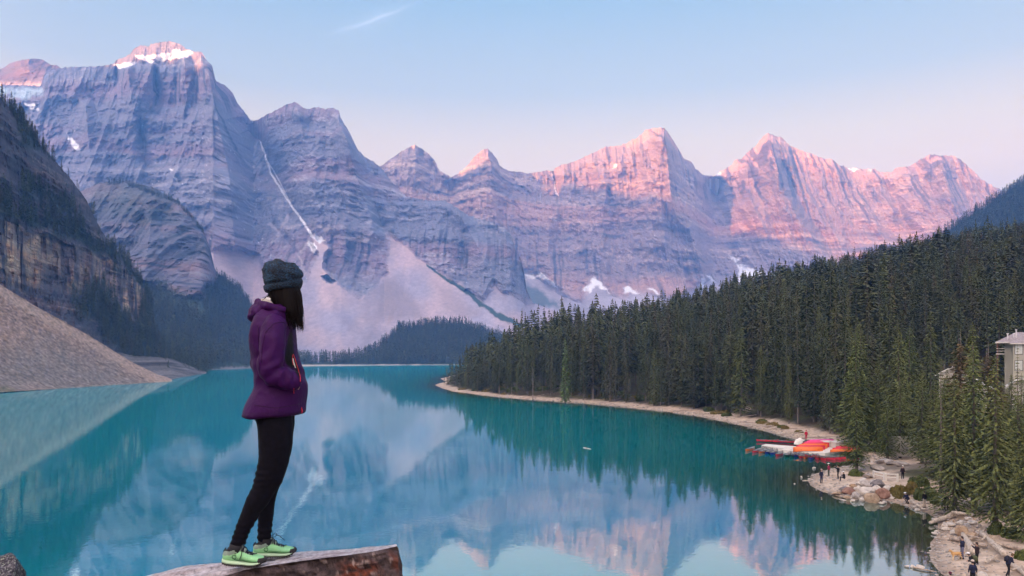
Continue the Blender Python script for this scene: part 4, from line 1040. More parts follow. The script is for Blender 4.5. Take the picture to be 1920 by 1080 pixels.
# ---- hand placed trees of the near right bank: (px, distance, py of the tip, width, kind, label)
HAND = [(1792, 112, 676, 0.85, 'near', 'green spruce standing right before the pale cabin gable'),
        (1776, 118, 690, 0.9, 'near', 'broad green spruce covering the left half of the cabin'),
        (1896, 98, 700, 0.9, 'near', 'green spruce before the lower wall of the lodge'),
        (1915, 104, 700, 1.0, 'near', 'bushy green spruce hiding the low white building'),
        (1880, 104, 722, 1.0, 'brown', 'rusty low spruce at the left foot of the lodge'),
        (1606, 101, 735, 1.0, 'near', 'light green bushy spruce standing alone right of the canoe dock'),
        (1643, 122, 742, 1.0, 'near', 'small green spruce between the dock and the white fence'),
        (1664, 112, 752, 1.05, 'near', 'full green spruce directly behind the white fence'),
        (1692, 116, 728, 0.95, 'near', 'pointed green spruce whose tip rises right of the fence'),
        (1722, 108, 700, 0.8, 'mid', 'thin dark spruce above the olive bushes'),
        (1745, 128, 566, 0.72, 'mid', 'very tall dark spruce left of the pale cabin roof'),
        (1752, 100, 708, 0.9, 'near', 'green spruce leaning over the olive bushes'),
        (1764, 84, 668, 0.62, 'thin', 'slim open spruce in front of the pale cabin gable'),
        (1800, 90, 640, 1.25, 'brown', 'rust tinged spruce between the cabin and the lodge'),
        (1790, 74, 700, 0.95, 'near', 'broad green spruce over the boulder pile'),
        (1826, 76, 646, 0.95, 'near', 'tall full green spruce right of the beach boulders'),
        (1852, 92, 660, 1.3, 'brown', 'reddish brown topped spruce left of the lodge wall'),
        (1866, 66, 664, 0.9, 'near', 'large dark green spruce rising over the driftwood logs'),
        (1908, 88, 648, 0.5, 'thin', 'thin open spruce in front of the lodge window'),
        (1884, 72, 760, 0.9, 'near', 'green spruce below the lodge at the beach edge'),
        (1925, 62, 800, 1.0, 'near', 'bushy green spruce cut by the right edge above the beach'),
        (1935, 78, 700, 0.9, 'near', 'green spruce at the right edge below the lodge'),
        (1622, 140, 640, 0.8, 'mid', 'tall dark spruce behind the light green one by the dock'),
        (1585, 150, 588, 0.85, 'mid', 'tall dark spruce rising behind the pale boathouse boxes'),
        (1650, 160, 568, 0.9, 'mid', 'tall broad spruce on the slope above the white fence'),
        (1690, 165, 575, 0.85, 'mid', 'grey green spruce on the slope right of the broad one'),
        (1712, 150, 600, 0.8, 'mid', 'dark spruce half hidden behind the tall one by the cabin'),
        (1560, 158, 655, 0.8, 'mid', 'dark spruce over the red figure on the dock'),
        (1540, 162, 640, 0.75, 'mid', 'slim dark spruce left of the boathouse boxes'),
        (1780, 190, 560, 0.9, 'mid', 'dark spruce standing behind the pale cabin'),
        (1812, 185, 600, 1.1, 'mid', 'blue green spruce between the two buildings'),
        (1850, 200, 540, 0.9, 'mid', 'tall dark spruce just left of the lodge roof'),
        (1890, 205, 520, 0.9, 'mid', 'tall dark spruce rising behind the lodge roof'),
        (1922, 210, 500, 0.9, 'mid', 'tall dark spruce behind the lodge at the right edge'),
        (1672, 190, 540, 0.85, 'mid', 'high dark spruce above the grey green one'),
        (1735, 200, 520, 0.85, 'mid', 'highest dark spruce behind the one by the cabin'),
        (1630, 185, 560, 0.85, 'mid', 'dark spruce in the gap above the light green one')]
# the thicket between them
rsH = np.random.RandomState(64); nfill = 0
NEARWORDS = ['leafy', 'broad', 'pointed', 'shaggy', 'slender', 'lopsided', 'dense', 'open']
while nfill < 58:
    px = rsH.uniform(1598, 1985); D = rsH.uniform(84, 200) if px < 1760 else rsH.uniform(70, 200)
    if D < np.interp(px, [1600, 1660, 1720, 1780, 1850, 1990], [118, 112, 100, 84, 72, 66]): continue
    zg = float(land_h(np.array([(px - 960) / F * D]), np.array([D]))[0])
    pyt = np.interp(px, [1600, 1700, 1800, 2000], [600, 590, 580, 560]) + rsH.uniform(-40, 90) + max(0, 140 - D) * 1.3
    if 1855 < px + 0 < 1960 and D < 150: pyt = max(pyt, 735 + rsH.uniform(0, 30))
    if 1760 < px < 1815 and D < 140: pyt = max(pyt, 705)
    h = H + (HZ - pyt) / F * D - zg
    if h < 4 or h > 25: continue
    nfill += 1
    side_ = 'left of the cabin' if px < 1755 else ('between cabin and lodge' if px < 1860 else 'around the lodge')
    dist_ = 'near' if D < 115 else ('middle' if D < 160 else 'rear')
    HAND.append((px, D, pyt, rsH.uniform(.8, 1.15), 'near' if D < 135 else 'mid', f'{NEARWORDS[nfill % 8]} spruce in the {dist_} ranks {side_}'))
M_near2 = [NEAR[i][0] for i in range(4)]
THIN = crown_mesh('crown', 16, 2.0, 951, M_needle_near, gap=0.5, per=7, step=0.24, spray=0.38, start=0.08, ragged=0.35)
for i, (px, D, pyt, w, kind, lab) in enumerate(HAND):
    x, y = (px - 960) / F * D, D
    z0 = float(land_h(np.array([x]), np.array([y]))[0])
    zt = H + (HZ - pyt) / F * D
    h = zt - z0
    if kind == 'near': cr_, tr_ = NEAR[i % 4]; b0 = 16
    elif kind == 'thin': cr_, tr_, b0 = THIN, NEAR[0][1], 16
    elif kind == 'brown': cr_, tr_, b0 = BROWN[i % 2], MID[0][1], 18
    else: cr_, tr_ = MID[i % 7]; b0 = 20
    s = h / b0
    sx = s * w * (1.0 if h > 12 else 1.15)
    make_tree(cr_, tr_, (x, y, z0 - 0.1), s, sx, i * 1.7, lab, 'spruces on the near bank')
# singular trees on the point
def one_tree(cr_, tr_, b0, px, D, pyt, w, lab, rz=0.4):
    x, y = (px - 960) / F * D, D
    z0 = float(land_h(np.array([x]), np.array([y]))[0]); h = H + (HZ - pyt) / F * D - z0
    s = h / b0
    return make_tree(cr_, tr_, (x, y, z0 - 0.1), s, s * w, rz, lab, None)
one_tree(BRIGHT, MID[0][1], 20, 1060, 252, 634, 0.95, 'bright fresh green spruce on the front edge of the wooded point')

M_grey_dead = pmat('grey_dead_wood', (0.20, 0.17, 0.165), rough=0.9, var=0.3, scale=4)
# bare dead snag
def snag():
    D = 270; px = 999
    x, y = (px - 960) / F * D, D
    z0 = float(land_h(np.array([x]), np.array([y]))[0])
    h = H + (HZ - 690) / F * D - z0
    r = empty('dead_tree', (x, y, z0), 0, 'grey leafless dead spruce standing among the green trees of the point', 'tree')
    link_mesh('trunk', trunk_mesh('trunk', h, 0.13, 77), r)
    r.children[0].data.materials[0] = M_grey_dead
    rs = np.random.RandomState(5); V = []; Fc = []
    for k in range(90):
        z = h * (0.12 + 0.86 * rs.rand()); a = rs.rand() * 6.28; L = 1.9 * (1 - z / h) ** 0.7 + 0.2
        p0 = np.array([0, 0, z]); p1 = np.array([L * math.cos(a), L * math.sin(a), z - 0.35 * L])
        s_ = np.array([-math.sin(a), math.cos(a), 0]) * 0.035; u_ = np.array([0, 0, 0.04])
        b_ = len(V); V += [p0 - s_, p0 + s_, p0 + u_, p1]; Fc += [(b_, b_ + 1, b_ + 3), (b_ + 1, b_ + 2, b_ + 3), (b_ + 2, b_, b_ + 3)]
    mesh_np('branches', V, Fc, M_grey_dead, parent=r)['kind'] = 'stuff'
snag()

# ---- forests on the other slopes: points picked on their terrain grids
def on_grid(grid, n, mask, seed, hm, wv=1.0, hs=0.2):
    PX, PY, D, X, Z = grid
    rs = np.random.RandomState(seed)
    w = mask(PX, PY)
    # weight by ground area: pixel area times distance squared
    wt = (w * (D / 1000.0) ** 2 * np.abs(np.gradient(PY, axis=0))).ravel()
    wt = wt / wt.sum()
    i = rs.choice(len(wt), n, p=wt)
    X_, D_, Z_ = X.ravel()[i], D.ravel()[i], Z.ravel()[i]
    X_ = X_ + rs.uniform(-1, 1, n) * 1.2
    h = hm * np.clip(1 + hs * rs.randn(n), 0.4, 1.6)
    return np.stack([X_, D_, Z_ - 0.6], -1), h, np.clip(wv * (1 + 0.15 * rs.randn(n)), 0.5, 1.6)
p_, h_, w_ = on_grid(GC, 5200, lambda a, b: np.clip(apron(a, b) - 0.35, 0, 1) * (1 - 0.8 * poly_mask(a, b, [(290, 530), (340, 545), (395, 575), (400, 600), (330, 575)], 10)) * (b < np.interp(a, [60, 380, 440, 480], [704, 694, 688, 684])), 51, 15)
scatter('forest', p_, sc3(h_, w_), TINY, 'hazy dark forest on the steep apron below the mid distance butte', cat='forest')
def ridge_trees(PX, PY):
    return np.clip(1 - np.abs(PY - np.interp(PX, [233, 333, 380], [343, 380, 434])) / 5, 0, 1) * (PX > 200) * (PX < 385)
p_, h_, w_ = on_grid(GC, 240, ridge_trees, 52, 9)
scatter('tree_scrub', p_, sc3(h_, w_), TINY, 'sparse small trees along the crest of the mid distance butte', cat='trees')
p_, h_, w_ = on_grid(GD, 1150, lambda a, b: veg_D(a, b) ** 1.5 * (a > -60), 53, 12, 0.95, 0.3)
scatter('cliff_trees', p_, sc3(h_, w_), FARM, 'dark spruces growing on the ledges and at the foot of the left cliff', cat='trees')
rd = curve(RD)
p_, h_, w_ = on_grid(GD, 230, lambda a, b: np.clip(1 - (b - rd(a)) / 12, 0, 1) * (a > -30) * (a < 300) * (np.clip(fbm(a / 25, a * 0, 3, 61) + 0.55, 0.05, 1)) * np.interp(a, [0, 60, 200, 230, 300], [1, 1, 0.1, 0.8, 1]), 54, 10, 0.85, 0.35)
scatter('skyline_trees', p_, sc3(h_, w_), FARM, 'spruces silhouetted along the falling crest of the left cliff', cat='trees')
p_, h_, w_ = on_grid(GG, 4200, lambda a, b: (b < 682.6) * (a > 560) * np.interp(a, [560, 610, 640, 660], [0.3, 0.15, 0.7, 1.0]), 55, 16, 0.95)
scatter('forest', p_, sc3(h_, w_), TINY, 'blue hazy forest hill at the far end of the lake', cat='forest')
p_, h_, w_ = on_grid(GH, 5200, lambda a, b: (a < 2050) * (b < 520), 56, 17, 1.05)
scatter('forest', p_, sc3(h_, w_), TINY, 'blue green forest on the far hill at the upper right edge', cat='forest')
rs = np.random.RandomState(57)
n_ = 150; D_ = rs.uniform(1290, 1420, n_); px_ = np.where(rs.rand(n_) < 0.8, rs.uniform(548, 616, n_), rs.uniform(616, 660, n_))
scatter('shore_trees', np.stack([(px_ - 960) / F * D_, D_, 0 * D_ + 1.0], -1), sc3(rs.uniform(14, 26, n_), np.full(n_, 0.8)), TINY, 'row of dark trees on the far flat shore beside the woman', cat='trees')
p_, h_, w_ = on_grid(GC, 90, lambda a, b: np.clip(1 - np.abs(b - np.interp(a, [60, 330, 380, 440, 480], [712, 700, 695, 689, 686])) / 3, 0, 1) * (a > 240), 58, 13)
# ================================================================== SHAPE TOOLS
from mathutils.bvhtree import BVHTree
def remesh(verts, faces, voxel, smooth=3, name='cloth'):
    me = bpy.data.meshes.new(name); me.from_pydata([tuple(map(float, v)) for v in verts], [], faces)
    o = bpy.data.objects.new(name, me); C.objects.link(o)
    m = o.modifiers.new('r', 'REMESH'); m.mode = 'VOXEL'; m.voxel_size = voxel
    if smooth:
        s = o.modifiers.new('s', 'SMOOTH'); s.iterations = smooth; s.factor = 0.5
    dg = bpy.context.evaluated_depsgraph_get()
    me2 = bpy.data.meshes.new_from_object(o.evaluated_get(dg))
    me2.name = name
    bpy.data.objects.remove(o); bpy.data.meshes.remove(me)
    return me2

def get_v(me):
    a = np.empty(len(me.vertices) * 3, dtype=np.float32); me.vertices.foreach_get('co', a); return a.reshape(-1, 3)
def set_v(me, v):
    me.vertices.foreach_set('co', v.astype(np.float32).ravel()); me.update()
def get_n(me):
    a = np.empty(len(me.vertices) * 3, dtype=np.float32); me.vertices.foreach_get('normal', a); return a.reshape(-1, 3)
def smooth_on(me):
    me.polygons.foreach_set('use_smooth', np.ones(len(me.polygons), dtype=bool))
def set_col(me, c):
    a = me.color_attributes.new('Col', 'FLOAT_COLOR', 'POINT')
    k = np.ones((len(me.vertices), 4), dtype=np.float32); k[:, :3] = c; a.data.foreach_set('color', k.ravel())

class Geo:
    """collects closed pieces"""
    def __init__(s): s.v = []; s.f = []
    def add(s, v, f):
        b = len(s.v); s.v += [tuple(map(float, p)) for p in v]; s.f += [tuple(i + b for i in q) for q in f]
    def rings(s, rings):
        """loft a list of equal rings, capped"""
        n = len(rings[0]); v = [p for r in rings for p in r]; f = []
        for i in range(len(rings) - 1):
            for k in range(n):
                a = i * n + k; b = i * n + (k + 1) % n
                f.append((a, b, b + n, a + n))
        f.append(tuple(range(n - 1, -1, -1))); f.append(tuple(range((len(rings) - 1) * n, len(rings) * n)))
        s.add(v, f)
    def tube(s, pts, rad, n=10, flat=1.0):
        pts = [Vector(p) for p in pts]
        if not hasattr(rad, '__len__'): rad = [rad] * len(pts)
        R = []; prev = None
        for i, p in enumerate(pts):
            t = (pts[min(i + 1, len(pts) - 1)] - pts[max(i - 1, 0)])
            t = t.normalized() if t.length > 1e-9 else Vector((0, 0, 1))
            if prev is None:
                u = t.orthogonal().normalized()
            else:
                u = (prev - t * prev.dot(t)); u = u.normalized() if u.length > 1e-6 else t.orthogonal().normalized()
            prev = u; w = t.cross(u)
            r = rad[i]
            R.append([p + (u * math.cos(2 * PI * k / n) + w * math.sin(2 * PI * k / n) * flat) * r for k in range(n)])
        s.rings(R)
    def ball(s, c, r, n=12, m=8, rot=None):
        c = Vector(c); r = (r, r, r) if not hasattr(r, '__len__') else r
        R = []
        for i in range(m + 1):
            ph = -PI / 2 + PI * (i + 0.02) / (m + 0.04)
            ring = []
            for k in range(n):
                q = Vector((r[0] * math.cos(ph) * math.cos(2 * PI * k / n), r[1] * math.cos(ph) * math.sin(2 * PI * k / n), r[2] * math.sin(ph)))
                if rot is not None: q = rot @ q
                ring.append(c + q)
            R.append(ring)
        s.rings(R)
    def box(s, x0, y0, z0, x1, y1, z1, M=None):
        v, f = box_np(x0, y0, z0, x1, y1, z1)
        if M is not None: v = [tuple(M @ Vector(p)) for p in v]
        s.add(v, f)
    def obj(s, name, mat, parent=None, smooth=False, **kw):
        return mesh_np(name, s.v, s.f, mat, smooth=smooth, parent=parent, **kw)

def ell_ring(cx, cy, cz, hx, hy, n=28, e=2.3, tiltz=0.0):
    r = []
    for k in range(n):
        a = 2 * PI * k / n; c, s_ = math.cos(a), math.sin(a)
        x = math.copysign(abs(c) ** (2 / e), c) * hx; y = math.copysign(abs(s_) ** (2 / e), s_) * hy
        r.append((cx + x, cy + y, cz + tiltz * x))
    return r

# ================================================================== THE WOMAN ON THE ROCK
WD = 4.15
WR = Vector(P(485, 1050, WD))
def W(px, py, y=0.0):
    return Vector(P(px, py, WD + y)) - WR
woman = empty('person', WR, 0, 'woman in dark purple hooded jacket and knit beanie standing on the rock slab', 'person')
M_purple = bpy.data.materials.new('purple_shell'); 
def fabric_mat(name, rough=0.62, wr=0.4):
    m, t, b = new_mat(name)
    at = N(t, 'ShaderNodeAttribute'); at.attribute_name = 'Col'
    tc = N(t, 'ShaderNodeTexCoord')
    nz = N(t, 'ShaderNodeTexNoise'); nz.inputs['Scale'].default_value = 14; nz.inputs['Detail'].default_value = 5
    t.links.new(tc.outputs['Object'], nz.inputs['Vector'])
    mr = N(t, 'ShaderNodeMapRange'); mr.inputs[3].default_value = 0.85; mr.inputs[4].default_value = 1.15
    t.links.new(nz.outputs[0], mr.inputs[0])
    vm = N(t, 'ShaderNodeVectorMath', operation='SCALE'); t.links.new(at.outputs['Color'], vm.inputs[0]); t.links.new(mr.outputs[0], vm.inputs['Scale'])
    t.links.new(vm.outputs[0], b.inputs['Base Color'])
    n2 = N(t, 'ShaderNodeTexNoise'); n2.inputs['Scale'].default_value = 22; n2.inputs['Detail'].default_value = 3; n2.inputs['Distortion'].default_value = 1.5
    t.links.new(tc.outputs['Object'], n2.inputs['Vector'])
    bp = N(t, 'ShaderNodeBump'); bp.inputs['Strength'].default_value = wr; bp.inputs['Distance'].default_value = 0.01
    t.links.new(n2.outputs[0], bp.inputs['Height']); t.links.new(bp.outputs[0], b.inputs['Normal'])
    b.inputs['Roughness'].default_value = rough; b.inputs['Specular IOR Level'].default_value = 0.16
    return m
M_shell = fabric_mat('purple_shell_fabric', wr=0.38)
M_black = pmat('black_stretch_fabric', (0.004, 0.004, 0.009), rough=0.85, var=0.3, scale=40, bump=0.2, bscale=90, dist=0.003, spec=0.12)
M_skin = pmat('skin', (0.52, 0.33, 0.25), rough=0.55, var=0.06, scale=8)
M_hair = pmat('black_hair', (0.004, 0.0025, 0.004), rough=0.6, var=0.5, scale=60, spec=0.15)
M_red = pmat('red_zip', (0.62, 0.03, 0.05), rough=0.5, var=0.1)
M_grey = pmat('grey_lining', (0.50, 0.47, 0.44), rough=0.8, var=0.15, scale=30)
M_dark = pmat('dark_trim', (0.012, 0.012, 0.018), rough=0.7, var=0.2, scale=30)

# jacket: torso, sleeves, cuffs
J = Geo()
TR = [(574, 497, 543, .085), (585, 486, 547, .12), (598, 481, 546, .165), (612, 479, 547, .185), (630, 477, 550, .19), (650, 476, 554, .188), (680, 478, 560, .18), (705, 482, 565, .178), (722, 482, 570, .182), (735, 479, 571, .188),
      (752, 471, 568, .196), (768, 465, 566, .205), (777, 462, 565, .21)]
J.rings([ell_ring(*[(W(l, py).x + W(r, py).x) / 2, 0.0, W(l, py).z], (W(r, py).x - W(l, py).x) / 2, hy, tiltz=0.05 if py > 760 else 0.0) for py, l, r, hy in TR])
J.tube([W(520, 604, -.13), W(514, 618, -.175), W(513, 640, -.20), W(510, 665, -.21), W(506, 688, -.215), W(513, 702, -.205), W(530, 708, -.19), W(548, 714, -.165), W(558, 717, -.145)], [.06, .068, .066, .064, .064, .06, .054, .048, .04], n=14)
J.tube([W(520, 604, .13), W(510, 625, .175), W(496, 655, .21), W(484, 682, .225), W(494, 699, .20), W(530, 706, .17), W(555, 715, .14)], [.06, .064, .055, .046, .048, .05, .045], n=14)
jm = remesh(J.v, J.f, 0.0085, 2, 'jacket'); smooth_on(jm)
v = get_v(jm); n_ = get_n(jm)
lx, ly, lz = v[:, 0], v[:, 1], v[:, 2]
# folds: diagonal drags over the sleeve and elbow, long soft ones down the back, a gathered waist
def loc_px(v):
    D = WD + v[:, 1]
    return 960 + F * (v[:, 0] + WR.x) / D, HZ - F * (v[:, 2] + WR.z - H) / D
pxv, pyv = loc_px(v)
w1 = ridged((lx * 4 + lz * 8) * 1.0, (lz * 2.5 - lx * 5), 2, 301) * 0.0075
w2 = ridged(lx * 12 - lz * 3, lz * 2.5 + ly * 3, 1, 303) * 0.006
elb = np.exp(-((pxv - 508) ** 2 + (pyv - 692) ** 2) / 2 / 22 ** 2)
w3 = np.sin((pxv * 0.75 + pyv * 0.95) / 4.2 + 2 * fbm(pxv / 20, pyv / 20, 2, 305)) * 0.0055 * elb
fore = np.exp(-((pxv - 540) ** 2 / 2 / 18 ** 2 + (pyv - 708) ** 2 / 2 / 14 ** 2))
w4 = np.sin((pxv * 1.0 - pyv * 0.25) / 2.3 + 2 * fbm(pxv / 15, pyv / 15, 2, 307)) * 0.0042 * fore
v = v + n_ * (w1 + w2 + w3 + w4)[:, None]
hem = (pyv > 774) & (pyv < 779)
set_v(jm, v)
col = np.tile(np.array((0.032, 0.002, 0.062)), (len(v), 1))
blackp = poly_mask(pxv, pyv, [(547, 616), (551, 632), (553, 655), (555, 680), (548, 692), (537, 684), (533, 672), (538, 650), (542, 630)], 2.0) * (ly < 0.05) * (ly > -0.175)
gap = poly_mask(pxv, pyv, [(549, 664), (553, 666), (561, 700), (560, 712), (552, 700)], 1.5) * (ly < 0)
under = poly_mask(pxv, pyv, [(482, 705), (500, 716), (530, 728), (556, 732), (545, 738), (500, 728)], 4) * 0.0
col = lerp(col, np.array((0.001, 0.001, 0.002)), np.clip(blackp + gap, 0, 1)[:, None])
edgeh = np.clip((pyv - 771 + 0.05 * (pxv - 515)) / 3, 0, 1) * 0.25
set_col(jm, col * (1 - edgeh)[:, None])
jm.materials.clear(); jm.materials.append(M_shell)
jacket = link_mesh('jacket', jm, woman)
bvh = BVHTree.FromPolygons([tuple(p) for p in v], [tuple(p.vertices) for p in jm.polygons])
CAMP = Vector((0, 0, H)) - WR
def on_surf(bv, px, py, lift=0.002):
    d = (W(px, py) - CAMP).normalized()
    h_ = bv.ray_cast(CAMP, d)
    if h_[0] is None:
        return W(px, py, -0.12)
    return h_[0] - d * lift
def line_on(bv, pts, n=14, lift=0.002):
    a = np.array(pts, dtype=float); t_ = np.linspace(0, len(a) - 1, n)
    return [on_surf(bv, np.interp(q, range(len(a)), a[:, 0]), np.interp(q, range(len(a)), a[:, 1]), lift) for q in t_]
g = Geo(); g.tube(line_on(bvh, [(550, 664), (554, 676), (559, 692), (563, 706), (563, 716)], 16), 0.0017, 6); g.tube(line_on(bvh, [(549, 665), (548, 674), (550, 684)], 8), 0.0012, 6); g.obj('zip', M_red, jacket, True)
g = Geo(); g.tube(line_on(bvh, [(551, 728), (551, 738)], 5), 0.0017, 6); g.obj('zip', M_red, jacket, True)
g = Geo(); g.tube([W(565, 763, -.02), W(566.5, 770, -.03), W(566, 775, -.03)], 0.003, 6); g.obj('zip_pull', M_red, jacket, True)
g = Geo(); g.tube(line_on(bvh, [(549, 672), (551, 681), (554, 690)], 8), 0.004, 6, flat=0.6); g.obj('pocket_lining', M_grey, jacket, True)
# seams raised over the shoulder and down the back
for pl in ([(548, 616), (530, 604), (514, 606), (498, 622), (492, 650), (490, 680)], [(484, 612), (486, 660), (486, 700)], [(478, 760), (520, 765), (562, 757)]):
    g = Geo(); g.tube(line_on(bvh, pl, 22, 0.0005), 0.0022, 5); o = g.obj('seam', M_shell, jacket, True)
    set_col(o.data, np.array((0.020, 0.002, 0.036)))

# hood lying on the shoulders
Hd = Geo()
Hd.ball(W(494, 588, 0.0), (.072, .125, .055), rot=Matrix.Rotation(0.35, 3, 'Y'))
Hd.ball(W(483, 594, 0.0), (.045, .10, .036))
Hd.tube([W(484, 566, -.03), W(484, 580, -.05), W(490, 592, -.07)], [.016, .032, .045], n=10)
Hd.tube([W(484, 566, .03), W(484, 580, .05), W(490, 592, .07)], [.016, .032, .045], n=10)
Hd.tube([W(483, 566, -.05), W(484, 563, 0), W(483, 566, .05)], .015, n=8)
Hd.tube([W(520, 580, -.10), W(506, 575, -.115), W(494, 572, -.09), W(485, 566, -.04)], [.022, .024, .022, .016], n=8)
Hd.tube([W(535, 582, -.075), W(520, 580, -.10)], [.018, .022], n=8)
hm_ = remesh(Hd.v, Hd.f, 0.007, 2, 'hood'); smooth_on(hm_)
vv = get_v(hm_); nn = get_n(hm_); set_v(hm_, vv + nn * (ridged(vv[:, 0] * 18, vv[:, 2] * 26 + vv[:, 1] * 7, 2, 311) * 0.005)[:, None])
set_col(hm_, np.array((0.032, 0.002, 0.062))); hm_.materials.append(M_shell)
hood = link_mesh('hood', hm_, jacket)
g = Geo(); g.tube([W(489, 564, -.045), W(497, 563, -.07), W(505, 569, -.09), (W(514, 577, -.095))], [.012, .018, .017, .010], n=8, flat=0.7); g.obj('hood_lining', M_grey, hood, True)
g = Geo(); p0 = W(503, 560, -.095); g.box(-.012, -.002, -.006, .012, .002, .006, Matrix.Translation(p0) @ Matrix.Rotation(0.35, 4, 'Y')); g.obj('care_tag', pmat('white_label', (0.75, 0.75, 0.75)), hood)

# leggings
Lg = Geo()
Lg.ball(W(512, 772, 0), (.10, .155, .10))
near = [(513, 770, -.085, .098), (516, 800, -.09, .094), (516, 835, -.09, .0875), (513, 865, -.088, .080), (507, 888, -.085, .0755), (500, 905, -.085, .0685), (494, 918, -.085, .062), (484, 937, -.085, .0595), (472.5, 956, -.085, .0505), (463, 976, -.085, .044), (454, 995, -.085, .040), (448, 1014, -.085, .0395), (446, 1022, -.085, .039)]
far = [(521, 770, .085, .095), (521, 800, .09, .090), (519, 840, .09, .083), (515, 870, .09, .074), (509, 895, .09, .066), (503, 915, .09, .058), (499, 938, .10, .052), (499, 960, .11, .0445), (497, 982, .12, .0405), (495, 1004, .125, .0385), (494.5, 1014, .125, .037)]
for leg in (near, far):
    Lg.tube([W(a, b, c) for a, b, c, d in leg], [d for a, b, c, d in leg], n=14)
Lg.ball(W(512, 899, -.085), (.052, .05, .05)); 
lm = remesh(Lg.v, Lg.f, 0.009, 2, 'leggings'); smooth_on(lm)
vv = get_v(lm); nn = get_n(lm); px_, py_ = loc_px(vv)
kn = np.exp(-((py_ - 893) ** 2) / 2 / 20 ** 2) * np.clip((520 - px_) / 30, 0, 1)
an = np.clip((py_ - 965) / 20, 0, 1)
set_v(lm, vv + nn * (np.sin(py_ / 1.9 + 1.5 * fbm(px_ / 12, py_ / 20, 2, 313)) * 0.0035 * kn + np.sin(py_ / 1.7 + 2 * fbm(px_ / 10, py_ / 12, 2, 315)) * 0.0028 * an + 0.0025 * ridged(vv[:, 0] * 20, vv[:, 2] * 10, 2, 317))[:, None])
lm.materials.append(M_black)
link_mesh('leggings', lm, woman)

# the body inside the clothes: one continuous figure with head, neck and hands
B = Geo()
B.rings([ell_ring((W(l, py).x + W(r, py).x) / 2, 0, W(l, py).z, (W(r, py).x - W(l, py).x) / 2 * .8, hy * .8) for py, l, r, hy in TR])
for leg in (near, far): B.tube([W(a, b, c) for a, b, c, d in leg], [d * .8 for a, b, c, d in leg], n=12)
B.ball(W(512, 772, 0), (.085, .14, .09))
B.tube([W(519, 600, 0), W(523, 575, 0), W(527, 560, 0)], [.06, .052, .052], n=12)          # neck
hc = W(530, 530, 0); FD = Vector((0.55, 0.83, 0)).normalized(); SD = Vector((FD.y, -FD.x, 0))
Rh = Matrix((FD, SD, Vector((0, 0, 1)))).transposed()
B.ball(hc + Vector((0, 0, .015)), (.092, .074, .098), rot=Rh, n=18, m=12)
B.ball(hc + FD * .035 + Vector((0, 0, -.06)), (.052, .052, .05), rot=Rh)                    # jaw
B.tube([hc + FD * .085 + Vector((0, 0, .0)), hc + FD * .105 + Vector((0, 0, -.028))], [.007, .011], n=8)   # nose
for s_ in (-1, 1):
    B.ball(hc + SD * .074 * s_ + Vector((0, 0, -.01)), (.016, .008, .028), rot=Rh)          # ears
B.tube([W(520, 604, -.12), W(510, 665, -.20), W(506, 690, -.21), W(524, 709, -.17), W(538, 717, -.11)], [.04, .04, .036, .03, .024], n=10)
B.tube([W(520, 604, .12), W(496, 655, .20), W(485, 684, .215), W(524, 706, .165), W(538, 715, .11)], [.04, .036, .032, .03, .024], n=10)
for s_, yy in ((-1, -.14), (1, .135)):
    c0 = W(538, 718, yy * .75); B.ball(c0, (.036, .014, .028))
    for q in range(4):
        B.tube([c0 + Vector((.03, 0, .02 - .014 * q)), c0 + Vector((.062 - .004 * q, -.004 * s_, .013 - .014 * q)), c0 + Vector((.078 - .005 * q, -.012 * s_, .004 - .014 * q))], [.0085, .0078, .0065], n=8)
    B.tube([c0 + Vector((-.01, 0, .022)), c0 + Vector((.02, -.006 * s_, .038)), c0 + Vector((.042, -.01 * s_, .036))], [.011, .009, .007], n=8)
bm_ = remesh(B.v, B.f, 0.008, 2, 'body'); smooth_on(bm_)
bm_.materials.append(M_skin)
body = link_mesh('body', bm_, woman)
ge_ = Geo()
for s_ in (-1, 1): ge_.ball(hc + FD * .082 + SD * .032 * s_ + Vector((0, 0, .008)), .012, n=10, m=8)
o = ge_.obj('eyes', pmat('eyes', (0.05, 0.03, 0.02), rough=0.2), body, True)
g = Geo(); g.tube([hc + FD * .083 - SD * .024 + Vector((0, 0, -.05)), hc + FD * .092 + Vector((0, 0, -.052)), hc + FD * .083 + SD * .024 + Vector((0, 0, -.05))], .006, n=8); g.obj('lips', pmat('lips', (0.45, 0.16, 0.15)), body, True)

# beanie
Bn = Geo()
Bn.ball(W(531, 518, 0), (.106, .112, .094), rot=Matrix.Rotation(0.10, 3, 'Y'), n=20, m=12)
Bn.ball(W(513, 508, 0), (.058, .085, .060), n=14)
Bn.ball(W(503, 511, 0), (.030, .05, .030), n=12)
Bn.ball(W(526, 501, 0), (.062, .07, .050), n=14)
Bn.rings([ell_ring(W(531, 0).x + 0.0 * 1, 0, W(0, py).z, hx * WD / F, hy, tiltz=0.16) for py, hx, hy in ((524, 34, .104), (530, 35.5, .109), (539, 34, .109), (545, 31, .104))])
bn = remesh(Bn.v, Bn.f, 0.0065, 2, 'beanie'); smooth_on(bn)
vv = get_v(bn); nn = get_n(bn); px_, py_ = loc_px(vv)
slack = ridged(vv[:, 0] * 12 + vv[:, 2] * 6, vv[:, 2] * 30 + vv[:, 0] * 5, 2, 321) * 0.006 * (py_ < 527)
dent = -0.014 * np.exp(-((px_ - 536) ** 2 + (py_ - 492) ** 2) / 2 / 8 ** 2) - 0.010 * np.exp(-((py_ - (527 - 0.16 * (px_ - 531))) ** 2) / 2 / 1.6 ** 2)
set_v(bn, vv + nn * (slack + dent)[:, None])
m, t, b = new_mat('teal_and_black_knit')
tc = N(t, 'ShaderNodeTexCoord'); mp = N(t, 'ShaderNodeMapping'); mp.inputs['Scale'].default_value = (110, 110, 300)
mp.inputs['Rotation'].default_value = (0, 0.12, 0)
